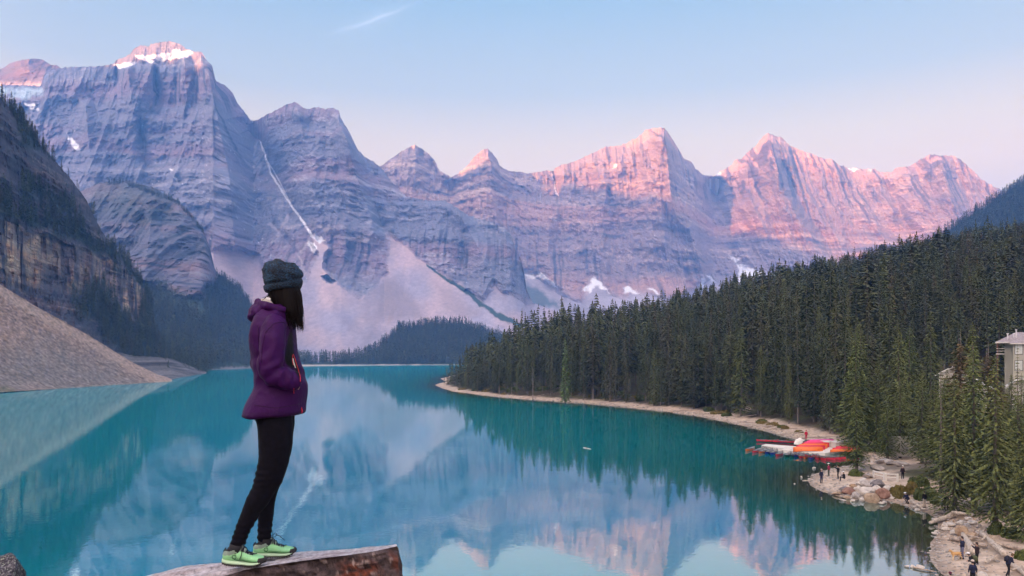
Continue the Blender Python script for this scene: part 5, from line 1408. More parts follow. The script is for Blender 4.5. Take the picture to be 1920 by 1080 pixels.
t.links.new(tc.outputs['Object'], mp.inputs[0])
nz = N(t, 'ShaderNodeTexNoise'); nz.inputs['Scale'].default_value = 1.0; nz.inputs['Detail'].default_value = 3; t.links.new(mp.outputs[0], nz.inputs['Vector'])
n3 = N(t, 'ShaderNodeTexNoise'); n3.inputs['Scale'].default_value = 9; t.links.new(tc.outputs['Object'], n3.inputs['Vector'])
ad = N(t, 'ShaderNodeMath', operation='ADD'); t.links.new(nz.outputs[0], ad.inputs[0])
ml = N(t, 'ShaderNodeMath', operation='MULTIPLY'); ml.inputs[1].default_value = 0.35; t.links.new(n3.outputs[0], ml.inputs[0]); t.links.new(ml.outputs[0], ad.inputs[1])
cr2 = N(t, 'ShaderNodeValToRGB'); cr2.color_ramp.elements[0].position = 0.62; cr2.color_ramp.elements[0].color = (0.001, 0.002, 0.009, 1)
cr2.color_ramp.elements[1].position = 0.86; cr2.color_ramp.elements[1].color = (0.012, 0.068, 0.15, 1)
t.links.new(ad.outputs[0], cr2.inputs[0]); t.links.new(cr2.outputs[0], b.inputs['Base Color'])
bp = N(t, 'ShaderNodeBump'); bp.inputs['Strength'].default_value = 0.9; bp.inputs['Distance'].default_value = 0.004
t.links.new(nz.outputs[0], bp.inputs['Height']); t.links.new(bp.outputs[0], b.inputs['Normal']); b.inputs['Roughness'].default_value = 0.95
bn.materials.append(m)
link_mesh('beanie', bn, woman)

# hair: a mass with loose strands
Hr = Geo()
HRG = [(538, 505, 561, .088), (549, 504, 564, .088), (560, 508, 566, .085), (572, 514, 566, .08), (585, 524, 567, .075), (595, 538, 566, .060), (602, 548, 566, .042), (607, 556, 566, .022)]
Hr.rings([ell_ring((W(l, py).x + W(r, py).x) / 2, 0, W(0, py).z, (W(r, py).x - W(l, py).x) / 2, hy, n=22) for py, l, r, hy in HRG])
hr = remesh(Hr.v, Hr.f, 0.008, 2, 'hair')
vv = get_v(hr); nn = get_n(hr); ang = np.arctan2(vv[:, 1], vv[:, 0] - W(535, 570).x)
set_v(hr, vv + nn * (ridged(ang * 9, vv[:, 2] * 2.5, 2, 331) * 0.004)[:, None]); smooth_on(hr)
hr.materials.append(M_hair)
hair = link_mesh('hair', hr, woman)
rs = np.random.RandomState(3); g = Geo()
for k in range(420):
    u = rs.rand(); y0 = rs.uniform(-.085, .08)
    xe = lerp(512, 569.5, u ** 0.55) + rs.randn() * 1.0
    ye = np.interp(xe, [508, 524, 540, 552, 570], [574, 594, 608, 615, 616]) + rs.randn() * 4.5
    x0 = lerp(507, 563, u) ; ys = 541 + rs.rand() * 5
    mx_ = lerp(x0, xe, 0.5) + 1.5 * (u > .8) + rs.randn() * 0.6
    yy = y0 * (0.98 - 0.15 * u)
    g.tube([W(x0, ys, yy), W(mx_, (ys + ye) / 2, yy * 1.05), W(xe, ye, yy * 0.95)], [.0011, .0013, .0004], n=4)
for k in range(9):      # wisps at the nape
    y0 = -.085 - rs.rand() * .01
    g.tube([W(504 + rs.rand() * 4, 549, y0), W(498 + rs.rand() * 8, 554 + rs.rand() * 5, y0), W(490 + rs.rand() * 10, 557 + rs.rand() * 8, y0)], [.0012, .0012, .0004], n=4)
g.obj('strands', M_hair, hair)['kind'] = 'stuff'

# trail shoes
M_mint = pmat('mint_mesh_upper', (0.27, 0.60, 0.30), rough=0.75, var=0.10, scale=25, bump=0.35, bscale=320, dist=0.002)
M_mid = pmat('pale_green_midsole', (0.42, 0.60, 0.42), rough=0.7, var=0.08, scale=15)
M_sage = pmat('sage_collar', (0.22, 0.30, 0.25), rough=0.85, var=0.12, scale=40)
M_rub = pmat('black_rubber', (0.03, 0.028, 0.03), rough=0.8, var=0.2, scale=30)
M_lace = pmat('navy_lace', (0.010, 0.012, 0.028), rough=0.8, var=0.2, scale=80)
M_logo = pmat('dark_green_mark', (0.02, 0.07, 0.04), rough=0.7, var=0.05)
def make_shoe(label_far):
    """built along +x, heel at x=-.122, toe at +.125, sole on z=0; near side is -y"""
    r = bpy.data.objects.new('shoe', None); r.empty_display_size = .05; C.objects.link(r); r.parent = woman
    sx = [-.122, -.115, -.09, -.05, 0, .04, .075, .10, .117, .125]
    hw = [.012, .026, .034, .034, .035, .042, .046, .040, .026, .010]
    rk = [.016, .010, .004, .0, .0, .0, .002, .008, .017, .026]        # rocker: underside height
    st = [.040, .036, .032, .030, .026, .023, .023, .027, .034, .040]  # top of the sole
    def sect(x, w, z0, z1, n=20, e=3.0, yo=0):
        return [(x, yo + math.copysign(abs(math.cos(2 * PI * k / n)) ** (2 / e), math.cos(2 * PI * k / n)) * w, (z0 + z1) / 2 + math.copysign(abs(math.sin(2 * PI * k / n)) ** (2 / e), math.sin(2 * PI * k / n)) * (z1 - z0) / 2) for k in range(n)]
    g = Geo(); g.rings([sect(x, w + .003, a + .006, b) for x, w, a, b in zip(sx, hw, rk, st)])
    me = remesh(g.v, g.f, .003, 2, 'midsole'); smooth_on(me); me.materials.append(M_mid)
    vv = get_v(me); nn = get_n(me); set_v(me, vv + nn * (-.0016 * np.exp(-((vv[:, 2] - .021 - .05 * np.abs(vv[:, 0])) / .002) ** 2))[:, None])
    mid = link_mesh('midsole', me, r)
    g = Geo(); g.rings([sect(x, w + .001, a, a + .010) for x, w, a in zip(sx, hw, rk)])
    for i in range(17):
        x = -.11 + i * .0136
        a = np.interp(x, sx, rk); w = np.interp(x, sx, hw)
        for yy in (-1, 1): g.box(x - .0035, yy * (w - .005) - .006, a - .0012, x + .0035, yy * (w - .005) + .006, a + .006)
    g.obj('outsole', M_rub, r, False)
    # upper
    ux = [-.116, -.10, -.075, -.04, 0, .04, .08, .105, .119]
    uw = [.018, .028, .032, .031, .033, .040, .043, .035, .018]
    ut = [.070, .086, .078, .078, .080, .064, .054, .047, .040]
    g = Geo(); g.rings([sect(x, w, .022, h_, e=2.2) for x, w, h_ in zip(ux, uw, ut)])
    g.tube([(-.060, 0, .05), (-.052, 0, .080), (-.050, 0, .092)], [.037, .040, .039], n=16)
    g.tube([(-.03, 0, .06), (.0, 0, .088), (-.018, 0, .108)], [.024, .022, .012], n=12, flat=.8)
    me = remesh(g.v, g.f, .0032, 3, 'upper'); smooth_on(me); vv = get_v(me); nn = get_n(me)
    cr_ = np.exp(-((vv[:, 0] - .055) / .02) ** 2) * np.sin(vv[:, 0] * 500 + vv[:, 2] * 200) * .0012
    me.materials.append(M_mint); me.materials.append(M_sage); me.materials.append(M_dark)
    cen = np.array([p.center[:] for p in me.polygons])
    mi = np.zeros(len(cen), dtype=np.int32)
    line = np.interp(cen[:, 0], [-.125, -.10, -.06, -.02, .02, .03], [.062, .056, .060, .074, .092, .12])
    mi[cen[:, 2] > line] = 1
    mi[(cen[:, 2] > line + .022) & (cen[:, 0] < .02)] = 2
    mi[(np.abs(cen[:, 1]) < .018) & (cen[:, 0] > -.02) & (cen[:, 0] < .055) & (cen[:, 2] > .055)] = 1
    me.polygons.foreach_set('material_index', mi)
    set_v(me, vv + nn * cr_[:, None])
    link_mesh('upper', me, r)
    bs = BVHTree.FromPolygons([tuple(p) for p in get_v(me)], [tuple(p.vertices) for p in me.polygons])
    def top_at(x, y, lift=.002):
        h_ = bs.ray_cast(Vector((x, y, .3)), Vector((0, 0, -1)))
        return (h_[0] + Vector((0, 0, lift))) if h_[0] else Vector((x, y, .06))
    def side_at(x, z, lift=.001):
        h_ = bs.ray_cast(Vector((x, -.3, z)), Vector((0, 1, 0)))
        return (h_[0] - Vector((0, lift, 0))) if h_[0] else Vector((x, -.04, z))
    # toe cap and heel tab
    g = Geo()
    for k in range(9):
        a = -1.2 + k * .3
        g.ball((.093 + .027 * math.cos(a), .030 * math.sin(a), .032), (.009, .013, .014), n=10, m=8)
    g.obj('toe_cap', M_rub, r, True)
    g = Geo(); g.tube([(-.112, 0, .060), (-.114, 0, .075), (-.104, 0, .092)], [.005, .006, .003], n=8); g.obj('heel_tab', M_dark, r, True)
    # laces
    g = Geo()
    for i in range(6):
        x = -.008 + i * .0125; y = .021 - .0008 * i
        pts = [top_at(x + .004 * math.cos(q * PI), yq, .003) for q, yq in zip(np.linspace(0, 1, 7), np.linspace(-y, y, 7))]
        g.tube(pts, .0024, n=6)
        pts = [top_at(x + .0125 * q, yq, .0045) for q, yq in zip(np.linspace(0, 1, 7), np.linspace(-y, y, 7) * (1 if i % 2 else -1))]
        g.tube(pts, .0022, n=6)
    k0 = top_at(-.006, 0, .006)
    if label_far:
        g.tube([k0, k0 + Vector((.008, -.01, .022)), k0 + Vector((.024, -.012, .028)), k0 + Vector((.030, -.012, .014)), k0 + Vector((.012, -.008, .003)), k0], .0018, n=6)
        g.tube([k0, k0 + Vector((.002, -.01, .018)), k0 + Vector((.005, -.01, .042))], .0016, n=6)
        g.tube([k0 + Vector((.02, -.01, .018)), k0 + Vector((.045, -.014, .008)), k0 + Vector((.073, -.018, -.018))], .0022, n=6)
    else:
        g.tube([k0, k0 + Vector((.014, -.018, -.002)), side_at(.004, .058, .004), side_at(-.006, .040, .004)], .0022, n=6)
        g.tube([k0, k0 + Vector((-.012, -.018, .006)), k0 + Vector((-.028, -.024, -.006)), k0 + Vector((-.012, -.022, -.01)), k0], .0018, n=6)
    g.obj('laces', M_lace, r, True)
    # swirl mark on the outer side
    g = Geo()
    for a0, a1, rad in ((0.6, 4.9, .0125), (3.6, 8.0, .0085)):
        g.tube([side_at(-.036 + rad * math.cos(a), .050 + rad * math.sin(a)) for a in np.linspace(a0, a1, 12)], [.0006 + .0014 * math.sin(PI * q) for q in np.linspace(.05, .95, 12)], n=5)
    g.tube([side_at(-.038, .036), side_at(-.020, .030), side_at(.0, .028)], [.0012, .001, .0006], n=5)
    g.obj('mark', M_logo, r, True)
    g = Geo()
    for dz in (.0, .005, .010):
        g.tube([side_at(x, z + dz, .0005) for x, z in ((-.025, .036), (-.005, .030), (.02, .028), (.05, .030))], [.0006, .0009, .0009, .0004], n=4)
    g.obj('overlay_lines', M_logo, r, True)
    # sock cuff
    g = Geo(); g.tube([(-.048, 0, .070), (-.040, 0, .112)], [.036, .0375], n=16); g.obj('sock', M_dark, r, True)
    return r
s1 = make_shoe(False)
s1.location = W(457.5, 1059.5, -.10); s1.rotation_euler = (0.0, math.radians(-1.0), math.radians(-9)); s1.scale = (1.0, 1.0, 1.0)
s2 = make_shoe(True)
s2.location = W(514.5, 1043.0, .13); s2.rotation_euler = (0, math.radians(-2), math.radians(4)); s2.scale = (0.98, 1, .95)
# ================================================================== ROCKS
def rock_material(name, base, dark, light, scale=4.0, bump=0.6, bdist=0.05, spot=None):
    m, t, b = new_mat(name)
    tc = N(t, 'ShaderNodeTexCoord'); oi = N(t, 'ShaderNodeObjectInfo')
    add = N(t, 'ShaderNodeVectorMath', operation='ADD'); t.links.new(tc.outputs['Object'], add.inputs[0]); t.links.new(oi.outputs['Location'], add.inputs[1])
    nz = N(t, 'ShaderNodeTexNoise'); nz.inputs['Scale'].default_value = scale; nz.inputs['Detail'].default_value = 9; nz.inputs['Roughness'].default_value = 0.65
    t.links.new(add.outputs[0], nz.inputs['Vector'])
    r = N(t, 'ShaderNodeValToRGB'); e = r.color_ramp.elements
    e[0].position = 0.33; e[0].color = (*dark, 1); e[1].position = 0.68; e[1].color = (*light, 1); q = e.new(0.5); q.color = (*base, 1)
    t.links.new(nz.outputs[0], r.inputs[0]); last = r.outputs[0]
    if spot:
        n2 = N(t, 'ShaderNodeTexNoise'); n2.inputs['Scale'].default_value = spot[1]; n2.inputs['Detail'].default_value = 4
        t.links.new(add.outputs[0], n2.inputs['Vector'])
        mr = N(t, 'ShaderNodeMapRange'); mr.inputs[1].default_value = spot[2]; mr.inputs[2].default_value = spot[2] + 0.07
        t.links.new(n2.outputs[0], mr.inputs[0])
        mx = N(t, 'ShaderNodeMix', data_type='RGBA'); t.links.new(mr.outputs[0], mx.inputs['Factor']); t.links.new(last, mx.inputs['A']); mx.inputs['B'].default_value = (*spot[0], 1)
        last = mx.outputs['Result']
    t.links.new(last, b.inputs['Base Color'])
    bp = N(t, 'ShaderNodeBump'); bp.inputs['Strength'].default_value = bump; bp.inputs['Distance'].default_value = bdist
    t.links.new(nz.outputs[0], bp.inputs['Height']); t.links.new(bp.outputs[0], b.inputs['Normal'])
    b.inputs['Roughness'].default_value = 0.9; b.inputs['Specular IOR Level'].default_value = 0.25
    return m
M_b_grey = rock_material('grey_boulder', (0.36, 0.33, 0.31), (0.20, 0.18, 0.175), (0.50, 0.47, 0.44), 1.6)
M_b_pale = rock_material('pale_boulder', (0.50, 0.46, 0.42), (0.33, 0.30, 0.28), (0.62, 0.58, 0.54), 1.8)
M_b_red = rock_material('rust_brown_boulder', (0.25, 0.14, 0.105), (0.14, 0.08, 0.07), (0.36, 0.24, 0.19), 1.5)
M_b_tan = rock_material('tan_boulder', (0.36, 0.27, 0.19), (0.24, 0.16, 0.11), (0.48, 0.38, 0.29), 1.6)
M_b_dark = rock_material('dark_boulder', (0.16, 0.145, 0.15), (0.08, 0.075, 0.08), (0.27, 0.25, 0.24), 1.6)

def ico(sub=3):
    import bmesh
    bm = bmesh.new(); bmesh.ops.create_icosphere(bm, subdivisions=sub, radius=1.0)
    v = np.array([x.co[:] for x in bm.verts]); f = np.array([[q.index for q in p.verts] for p in bm.faces]); bm.free()
    return v, f
ICO3 = ico(3); ICO4 = ico(4)
def rock_mesh(name, seed, mat, sub=None, cuts=9, rough=0.10):
    v0, f = sub or ICO3
    rs = np.random.RandomState(seed); v = v0.copy()
    for _ in range(cuts):     # broken faces
        n = rs.randn(3); n /= np.linalg.norm(n); d = rs.uniform(0.55, 0.88)
        h_ = v @ n - d; v = v - np.where(h_ > 0, h_ * 0.93, 0)[:, None] * n
    r = 1 + rough * fbm(v[:, 0] * 1.7 + seed + v[:, 2] * 0.7, v[:, 1] * 1.7 - v[:, 2] * 1.1, 4, seed) + rough * 0.35 * fbm(v[:, 0] * 7 + v[:, 2] * 3, v[:, 1] * 7 - v[:, 2] * 5, 3, seed + 7)
    v = v * r[:, None]
    return mesh_np(name, v, f, mat, smooth=False, link=False)
ROCKS = {}
for nm, m_ in (('grey', M_b_grey), ('pale', M_b_pale), ('red', M_b_red), ('tan', M_b_tan), ('dark', M_b_dark)):
    ROCKS[nm] = [rock_mesh('boulder', 1000 + 31 * i + len(nm) * 7, m_, cuts=[9, 13, 6][i % 3], rough=[0.10, 0.06, 0.16][i % 3]) for i in range(3)]
def put_rock(kind, i, loc, size, rot, label, group=None, name='boulder'):
    o = link_mesh(name, ROCKS[kind][i % 3], None, loc, rot, size)
    return tag(o, label, 'rock', group)

# ---- the slab she stands on
def slab():
    # corners given as pixels with distances: far edge and near edge of the sloping top
    nx, ny = 150, 46
    V = []; tops = []
    pxs = np.linspace(0, 1, nx)
    farx = lambda t: lerp(215, 743, t)
    for j in range(ny):
        row = []
        s_ = j / (ny - 1)
        for t_ in pxs:
            px_f = lerp(215, 743, t_); py_f = np.interp(px_f, [215, 277, 343, 421, 502, 557, 621, 700, 743], [1098, 1079, 1061, 1053, 1043, 1035, 1030, 1025, 1021])
            px_n = lerp(330, 744.5, t_); py_n = np.interp(px_n, [330, 404, 454, 527, 579, 663, 700, 744.5], [1110, 1082, 1070, 1057, 1050, 1040, 1034, 1024])
            a = Vector(P(px_f, py_f, 4.50)); b_ = Vector(P(px_n, py_n, 3.98))
            row.append(a.lerp(b_, s_))
        tops.append(row)
    top = np.array([[tuple(q) for q in r] for r in tops])      # ny x nx x 3
    n1 = fbm(top[..., 0] * 9, top[..., 1] * 22, 4, 401) * 0.010 + fbm(top[..., 0] * 40, top[..., 1] * 60, 3, 403) * 0.003
    stepz = -0.016 * (fbm(top[..., 0] * 3, top[..., 1] * 9, 2, 405) > 0.18)
    keepflat = np.clip(np.minimum(np.arange(ny), ny - 1 - np.arange(ny)) / 5.0, 0.25, 1)[:, None]
    top[..., 2] += (n1 + stepz) * keepflat
    # front face rows going down and a little back under
    rows = [top]
    nf = 44
    front0 = top[-1]
    fr = []
    for k in range(1, nf):
        q = k / (nf - 1)
        r = front0.copy(); dz = -0.62 * q
        r[:, 2] += dz
        lay = np.floor((q * 11) + 0.8 * fbm(r[:, 0] * 3, r[:, 0] * 0 + q * 3, 2, 407))
        r[:, 1] += -0.03 * math.sin(q * 3.0) + 0.20 * q * q + 0.016 * (_hash(lay.astype(np.int64), np.zeros(1, dtype=np.int64), np.zeros(1, dtype=np.int64), 3) - 0.5) \
                   + 0.034 * fbm(r[:, 0] * 9, r[:, 2] * 14, 5, 409, 0.6) + 0.05 * fbm(r[:, 0] * 3, r[:, 2] * 6, 3, 411)
        r[:, 0] += 0.06 * q * (np.arange(nx) / nx) + 0.012 * fbm(r[:, 2] * 14, r[:, 2] * 0, 3, 413)
        fr.append(r)
    fr = np.array(fr)
    # back face rows
    bk = []
    for k in range(14, 0, -1):
        q = k / 14
        r = top[0].copy(); r[:, 2] -= 0.62 * q; r[:, 1] += 0.05 * math.sin(q * 2) + 0.04 * fbm(r[:, 0] * 5, r[:, 2] * 8, 3, 415); r[:, 0] += 0.05 * q * (np.arange(nx) / nx)
        bk.append(r)
    bk = np.array(bk)
    A = np.concatenate([bk, top, fr], 0)
    R_, C_ = A.shape[:2]; ix = np.arange(R_ * C_).reshape(R_, C_)
    f = np.stack([ix[:-1, :-1], ix[1:, :-1], ix[1:, 1:], ix[:-1, 1:]], -1).reshape(-1, 4)
    V = A.reshape(-1, 3)
    # end caps: the closed outlines of the first and last column
    def cap(colidx, flip):
        ring = ix[:, colidx]; c = V[ring].mean(0)
        return ring, c
    verts = [V]; faces = [f]
    nv = len(V)
    capsf = []
    for ci, flip in ((0, False), (C_ - 1, True)):
        ring = ix[:, ci]; pts = V[ring]
        inner = []
        prev = ring
        for s_ in (0.72, 0.4):
            c = pts.mean(0); ip = c + (pts - c) * s_
            ip[:, 0] += (0.02 if flip else -0.04) * (1 - s_) + 0.012 * fbm(ip[:, 1] * 14, ip[:, 2] * 14, 3, 417)
            verts.append(ip); cur = np.arange(nv, nv + len(ring)); nv += len(ring)
            for i in range(len(ring)):
                k = (i + 1) % len(ring)
                q_ = (prev[i], prev[k], cur[k], cur[i])
                capsf.append(q_ if flip else q_[::-1])
            prev = cur
        cc = verts[-1].mean(0)[None]; verts.append(cc); ci_ = nv; nv += 1
        for i in range(len(ring)):
            k = (i + 1) % len(ring); capsf.append((prev[i], prev[k], ci_, ci_) if flip else (prev[k], prev[i], ci_, ci_))
    V = np.concatenate(verts); 
    c0 = V.mean(0)
    # colours
    top_n = np.zeros(len(V)); top_n[ix[13:13 + ny].ravel()] = 1.0
    jj = np.repeat(np.arange(R_), C_)
    X_, Y_, Z_ = V[:, 0], V[:, 1], V[:, 2]
    n2 = fbm(X_ * 7, (Y_ + Z_) * 25, 4, 421); n3 = fbm(X_ * 30, (Y_ + Z_) * 50, 3, 423)
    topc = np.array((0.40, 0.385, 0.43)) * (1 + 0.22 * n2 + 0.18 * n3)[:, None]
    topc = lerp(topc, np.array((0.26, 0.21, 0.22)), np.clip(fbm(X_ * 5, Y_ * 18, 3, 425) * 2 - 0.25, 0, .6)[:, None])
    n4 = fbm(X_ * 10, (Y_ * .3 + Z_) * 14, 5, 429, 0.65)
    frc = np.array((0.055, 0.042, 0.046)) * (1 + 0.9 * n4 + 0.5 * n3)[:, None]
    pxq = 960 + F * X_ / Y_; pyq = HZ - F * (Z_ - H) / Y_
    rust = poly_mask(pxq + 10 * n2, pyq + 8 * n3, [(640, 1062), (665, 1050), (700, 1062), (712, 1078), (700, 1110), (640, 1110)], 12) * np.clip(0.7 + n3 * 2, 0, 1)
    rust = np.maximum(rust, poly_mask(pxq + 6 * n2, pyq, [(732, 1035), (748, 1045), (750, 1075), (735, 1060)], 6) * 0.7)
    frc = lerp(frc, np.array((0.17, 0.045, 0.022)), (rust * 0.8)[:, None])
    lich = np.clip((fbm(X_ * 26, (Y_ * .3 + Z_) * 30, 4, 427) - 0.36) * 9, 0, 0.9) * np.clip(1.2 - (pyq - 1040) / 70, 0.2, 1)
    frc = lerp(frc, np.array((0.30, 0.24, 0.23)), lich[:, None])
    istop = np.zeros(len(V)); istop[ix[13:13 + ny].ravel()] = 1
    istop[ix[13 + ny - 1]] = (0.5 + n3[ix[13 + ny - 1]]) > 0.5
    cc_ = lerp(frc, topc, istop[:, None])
    c0 = np.array(P(500, 1060, 4.2))
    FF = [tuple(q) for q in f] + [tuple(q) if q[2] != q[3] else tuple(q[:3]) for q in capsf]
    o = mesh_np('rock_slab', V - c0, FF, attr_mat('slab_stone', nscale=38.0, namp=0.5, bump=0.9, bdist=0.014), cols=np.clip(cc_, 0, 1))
    o.location = c0
    tag(o, 'large tilted slab of pale topped dark rock with rust stains under the woman', 'rock')
slab()
# ---- the rest of the rock pile under and around the camera
def foreground_rock(px, py, D, s, kind_mat, seed, label, rot=(0, 0, 0)):
    me = rock_mesh('boulder', seed, kind_mat, ICO4, cuts=11, rough=0.12)
    o = link_mesh('boulder', me, None, P(px, py, D), rot, s)
    return tag(o, label, 'rock')
M_speck = rock_material('speckled_lichen_rock', (0.05, 0.045, 0.06), (0.015, 0.015, 0.025), (0.26, 0.25, 0.27), 26, bump=0.9, bdist=0.01, spot=((0.42, 0.47, 0.36), 30, 0.60))
foreground_rock(-66, 1165, 3.3, (.20, .35, .42), M_speck, 71, 'dark speckled boulder with pale lichen at the bottom left corner', (0.2, 0.2, 0.3))
rs = np.random.RandomState(12)
for k, (x, y, z, s) in enumerate([(-0.3, 5.3, 13.2, .8), (-2.2, 5.4, 13.2, .9), (-3.9, 4.4, 13.3, .9), (1.3, 5.0, 13.1, .9), (2.9, 4.4, 13.1, 1.0), (-1.1, 3.3, 13.5, .7), (0.7, 3.0, 13.5, .75), (-2.6, 2.6, 13.7, .7), (2.2, 2.2, 13.7, .8), (-0.2, 0.6, 13.6, 1.0), (-1.8, 0.2, 13.9, .8), (1.7, 0.1, 13.8, .9)]):
    o = link_mesh('boulder', ROCKS[['grey', 'dark', 'tan'][k % 3]][k % 3], None, (x, y, z), rs.uniform(0, 6, 3), (s, s * .9, s * .7))
    tag(o, 'grey broken boulder of the rock pile below the picture edge', 'rock', 'rock pile under the viewpoint')
# the moraine the pile belongs to
def moraine():
    th = np.linspace(0, 2 * PI, 90); rr = np.array([0.0, 4, 7.5, 10, 14, 19, 25, 32])
    T, R_ = np.meshgrid(th, rr)
    X = R_ * np.cos(T) * 1.5; Y = R_ * np.sin(T) - 3
    Z = 12.9 - np.clip(R_ - 5.5, 0, None) * 0.62 + 0.4 * fbm(X / 2.5, Y / 2.5, 4, 431)
    A = np.stack([X, Y, Z], -1); r_, c_ = X.shape; ix = np.arange(r_ * c_).reshape(r_, c_)
    f = np.stack([ix[:-1, :-1], ix[1:, :-1], ix[1:, 1:], ix[:-1, 1:]], -1).reshape(-1, 4)
    cc_ = np.tile(np.array((0.2, 0.18, 0.17)), (r_ * c_, 1))
    o = mesh_np('moraine', A.reshape(-1, 3), f, M_scree, cols=cc_); tag(o, kind='structure')
moraine()
# ================================================================== DOCK, BOATS, PEOPLE, BUILDINGS, ROCKS AND LOGS OF THE RIGHT SHORE
def gz(x, y):
    return float(land_h(np.array([x]), np.array([y]))[0])
def GL(px, py, dz=0.0):
    """point on the land under a pixel"""
    D = H * F / (py - HZ)
    for _ in range(12):
        x = (px - 960) / F * D; z = max(0.0, gz(x, D)) + dz
        D = (H - z) * F / (py - HZ)
    return Vector(((px - 960) / F * D, D, max(0.0, gz((px - 960) / F * D, D)) + dz))

M_dock = pmat('pale_dock_plastic', (0.66, 0.62, 0.58), rough=0.7, var=0.07, scale=1.5)
M_dockd = pmat('dock_slot', (0.10, 0.07, 0.075), rough=0.9, var=0.1)
M_white = pmat('weathered_white_paint', (0.72, 0.70, 0.66), rough=0.6, var=0.08, scale=2)
M_hut = pmat('cream_box_paint', (0.60, 0.58, 0.53), rough=0.7, var=0.08, scale=1)
BOATC = {'orange': (0.78, 0.17, 0.03), 'red': (0.62, 0.02, 0.05), 'pink': (0.80, 0.05, 0.20), 'magenta': (0.66, 0.10, 0.38), 'blue': (0.012, 0.035, 0.30), 'green': (0.01, 0.10, 0.085)}
M_boat = {k: pmat(k + '_hull', c, rough=0.35, var=0.06, scale=1.2, spec=0.5) for k, c in BOATC.items()}
M_inner = pmat('grey_hull_inside', (0.42, 0.43, 0.46), rough=0.7, var=0.12, scale=2)
M_seat = pmat('dark_seat', (0.06, 0.055, 0.05), rough=0.7, var=0.2)
M_gun = pmat('gunwale', (0.09, 0.08, 0.08), rough=0.6)
def canoe_meshes(L=4.9, wmax=0.46, depth=0.38):
    n = 17; m_ = 9
    def shell(off):
        V = []
        for i in range(n):
            t_ = i / (n - 1) * 2 - 1
            w = (wmax - off) * (1 - abs(t_) ** 2.3) + 0.012
            sheer = depth + 0.16 * abs(t_) ** 3
            x = t_ * L / 2 - (0 if off == 0 else math.copysign(0.05 * abs(t_) ** 4, t_))
            for k in range(m_):
                a = PI * k / (m_ - 1)
                y = math.cos(a) * w; z = sheer * (1 - math.sin(a) ** 0.7) + off * math.sin(a) + 0.05 * abs(t_) ** 6 * math.sin(a)
                V.append((x, y, z))
        F_ = [(i * m_ + k, i * m_ + k + 1, (i + 1) * m_ + k + 1, (i + 1) * m_ + k) for i in range(n - 1) for k in range(m_ - 1)]
        return V, F_
    hv, hf = shell(0.0); iv, if_ = shell(0.03)
    ends = [tuple(range(m_)), tuple(range((n - 1) * m_ + m_ - 1, (n - 1) * m_ - 1, -1))]
    gun = Geo()
    for side in (0, m_ - 1):
        gun.tube([Vector(hv[i * m_ + side]) + Vector((0, 0, .015)) for i in range(n)], 0.028, 5)
    seats = Geo()
    for x in (-1.2, 1.35):
        w = wmax * (1 - abs(2 * x / L) ** 2.3) - .02
        seats.box(x - .16, -w, depth * .66, x + .16, w, depth * .66 + .04)
    th = Geo(); w = wmax - .02; th.box(-.04, -w, depth - .03, .04, w, depth)
    return (hv, hf + ends), (iv, [q[::-1] for q in if_]), gun, seats, th
(hv, hf), (iv, if_), gun, seats, th = canoe_meshes()
CAN = {c: mesh_np('hull', hv, hf, M_boat[c], smooth=True, link=False) for c in BOATC}
CAN_IN = mesh_np('lining', iv, if_, M_inner, smooth=True, link=False)
CAN_GUN = mesh_np('gunwale', gun.v, gun.f, M_gun, link=False)
CAN_SEAT = mesh_np('seat', seats.v[:8], seats.f[:6], M_seat, link=False)
CAN_SEAT2 = mesh_np('seat', seats.v[8:], [tuple(i - 8 for i in q) for q in seats.f[6:]], M_seat, link=False)
CAN_TH = mesh_np('thwart', th.v, th.f, M_seat, link=False)
def canoe(color, loc, rz, label, group, flip=False, tilt=0.0, s=1.0):
    r = empty('canoe', loc, 0, label, 'canoe', group); r.scale = (s, s, s)
    r.rotation_euler = (PI if flip else 0.0, tilt, rz)
    link_mesh('hull', CAN[color], r); link_mesh('gunwale', CAN_GUN, r)
    if not flip or True:
        link_mesh('lining', CAN_IN, r)
        link_mesh('seat', CAN_SEAT, r); link_mesh('seat', CAN_SEAT2, r); link_mesh('thwart', CAN_TH, r)
    return r

# ---- dock
dock = empty('dock', G(1505, 846), 0, 'low white floating dock ringed with moored canoes', 'dock')
DZ = 0.45
def slab_from_px(name, pts, z0, z1, mat, parent, seams=None):
    o0 = Vector(parent.location)
    top = [Vector(G(px, py, z1)) - o0 for px, py in pts]
    v = [tuple(p) for p in top] + [(p.x, p.y, z0 - o0.z) for p in top]
    n = len(pts); f = [tuple(range(n))[::-1], tuple(range(n, 2 * n))] + [(i, (i + 1) % n, (i + 1) % n + n, i + n) for i in range(n)]
    return mesh_np(name, v, f, mat, parent=parent)
slab_from_px('platform', [(1462, 843), (1484, 840), (1522, 836), (1560, 838), (1592, 839), (1546, 850)], -0.1, DZ, M_dock, dock)
slab_from_px('finger_pier', [(1428, 834.6), (1436, 832.6), (1500, 837.2), (1484, 839.4), (1478, 842.4)], -0.1, DZ + 0.02, M_dock, dock)
g = Geo()
o0 = Vector(dock.location)
slot = None
for k in range(13):
    t_ = k / 12
    a = Vector(G(lerp(1430.5, 1476, t_), lerp(835.2, 841.6, t_), DZ + .02)) - o0
    q = link_mesh('slot', mesh_np('slot', *box_np(-.11, -.03, -.40, .11, .02, -.10), M_dockd, link=False) if slot is None else slot, dock, tuple(a + Vector((0, -.02, 0))), (0, 0, 0.45)); slot = q.data
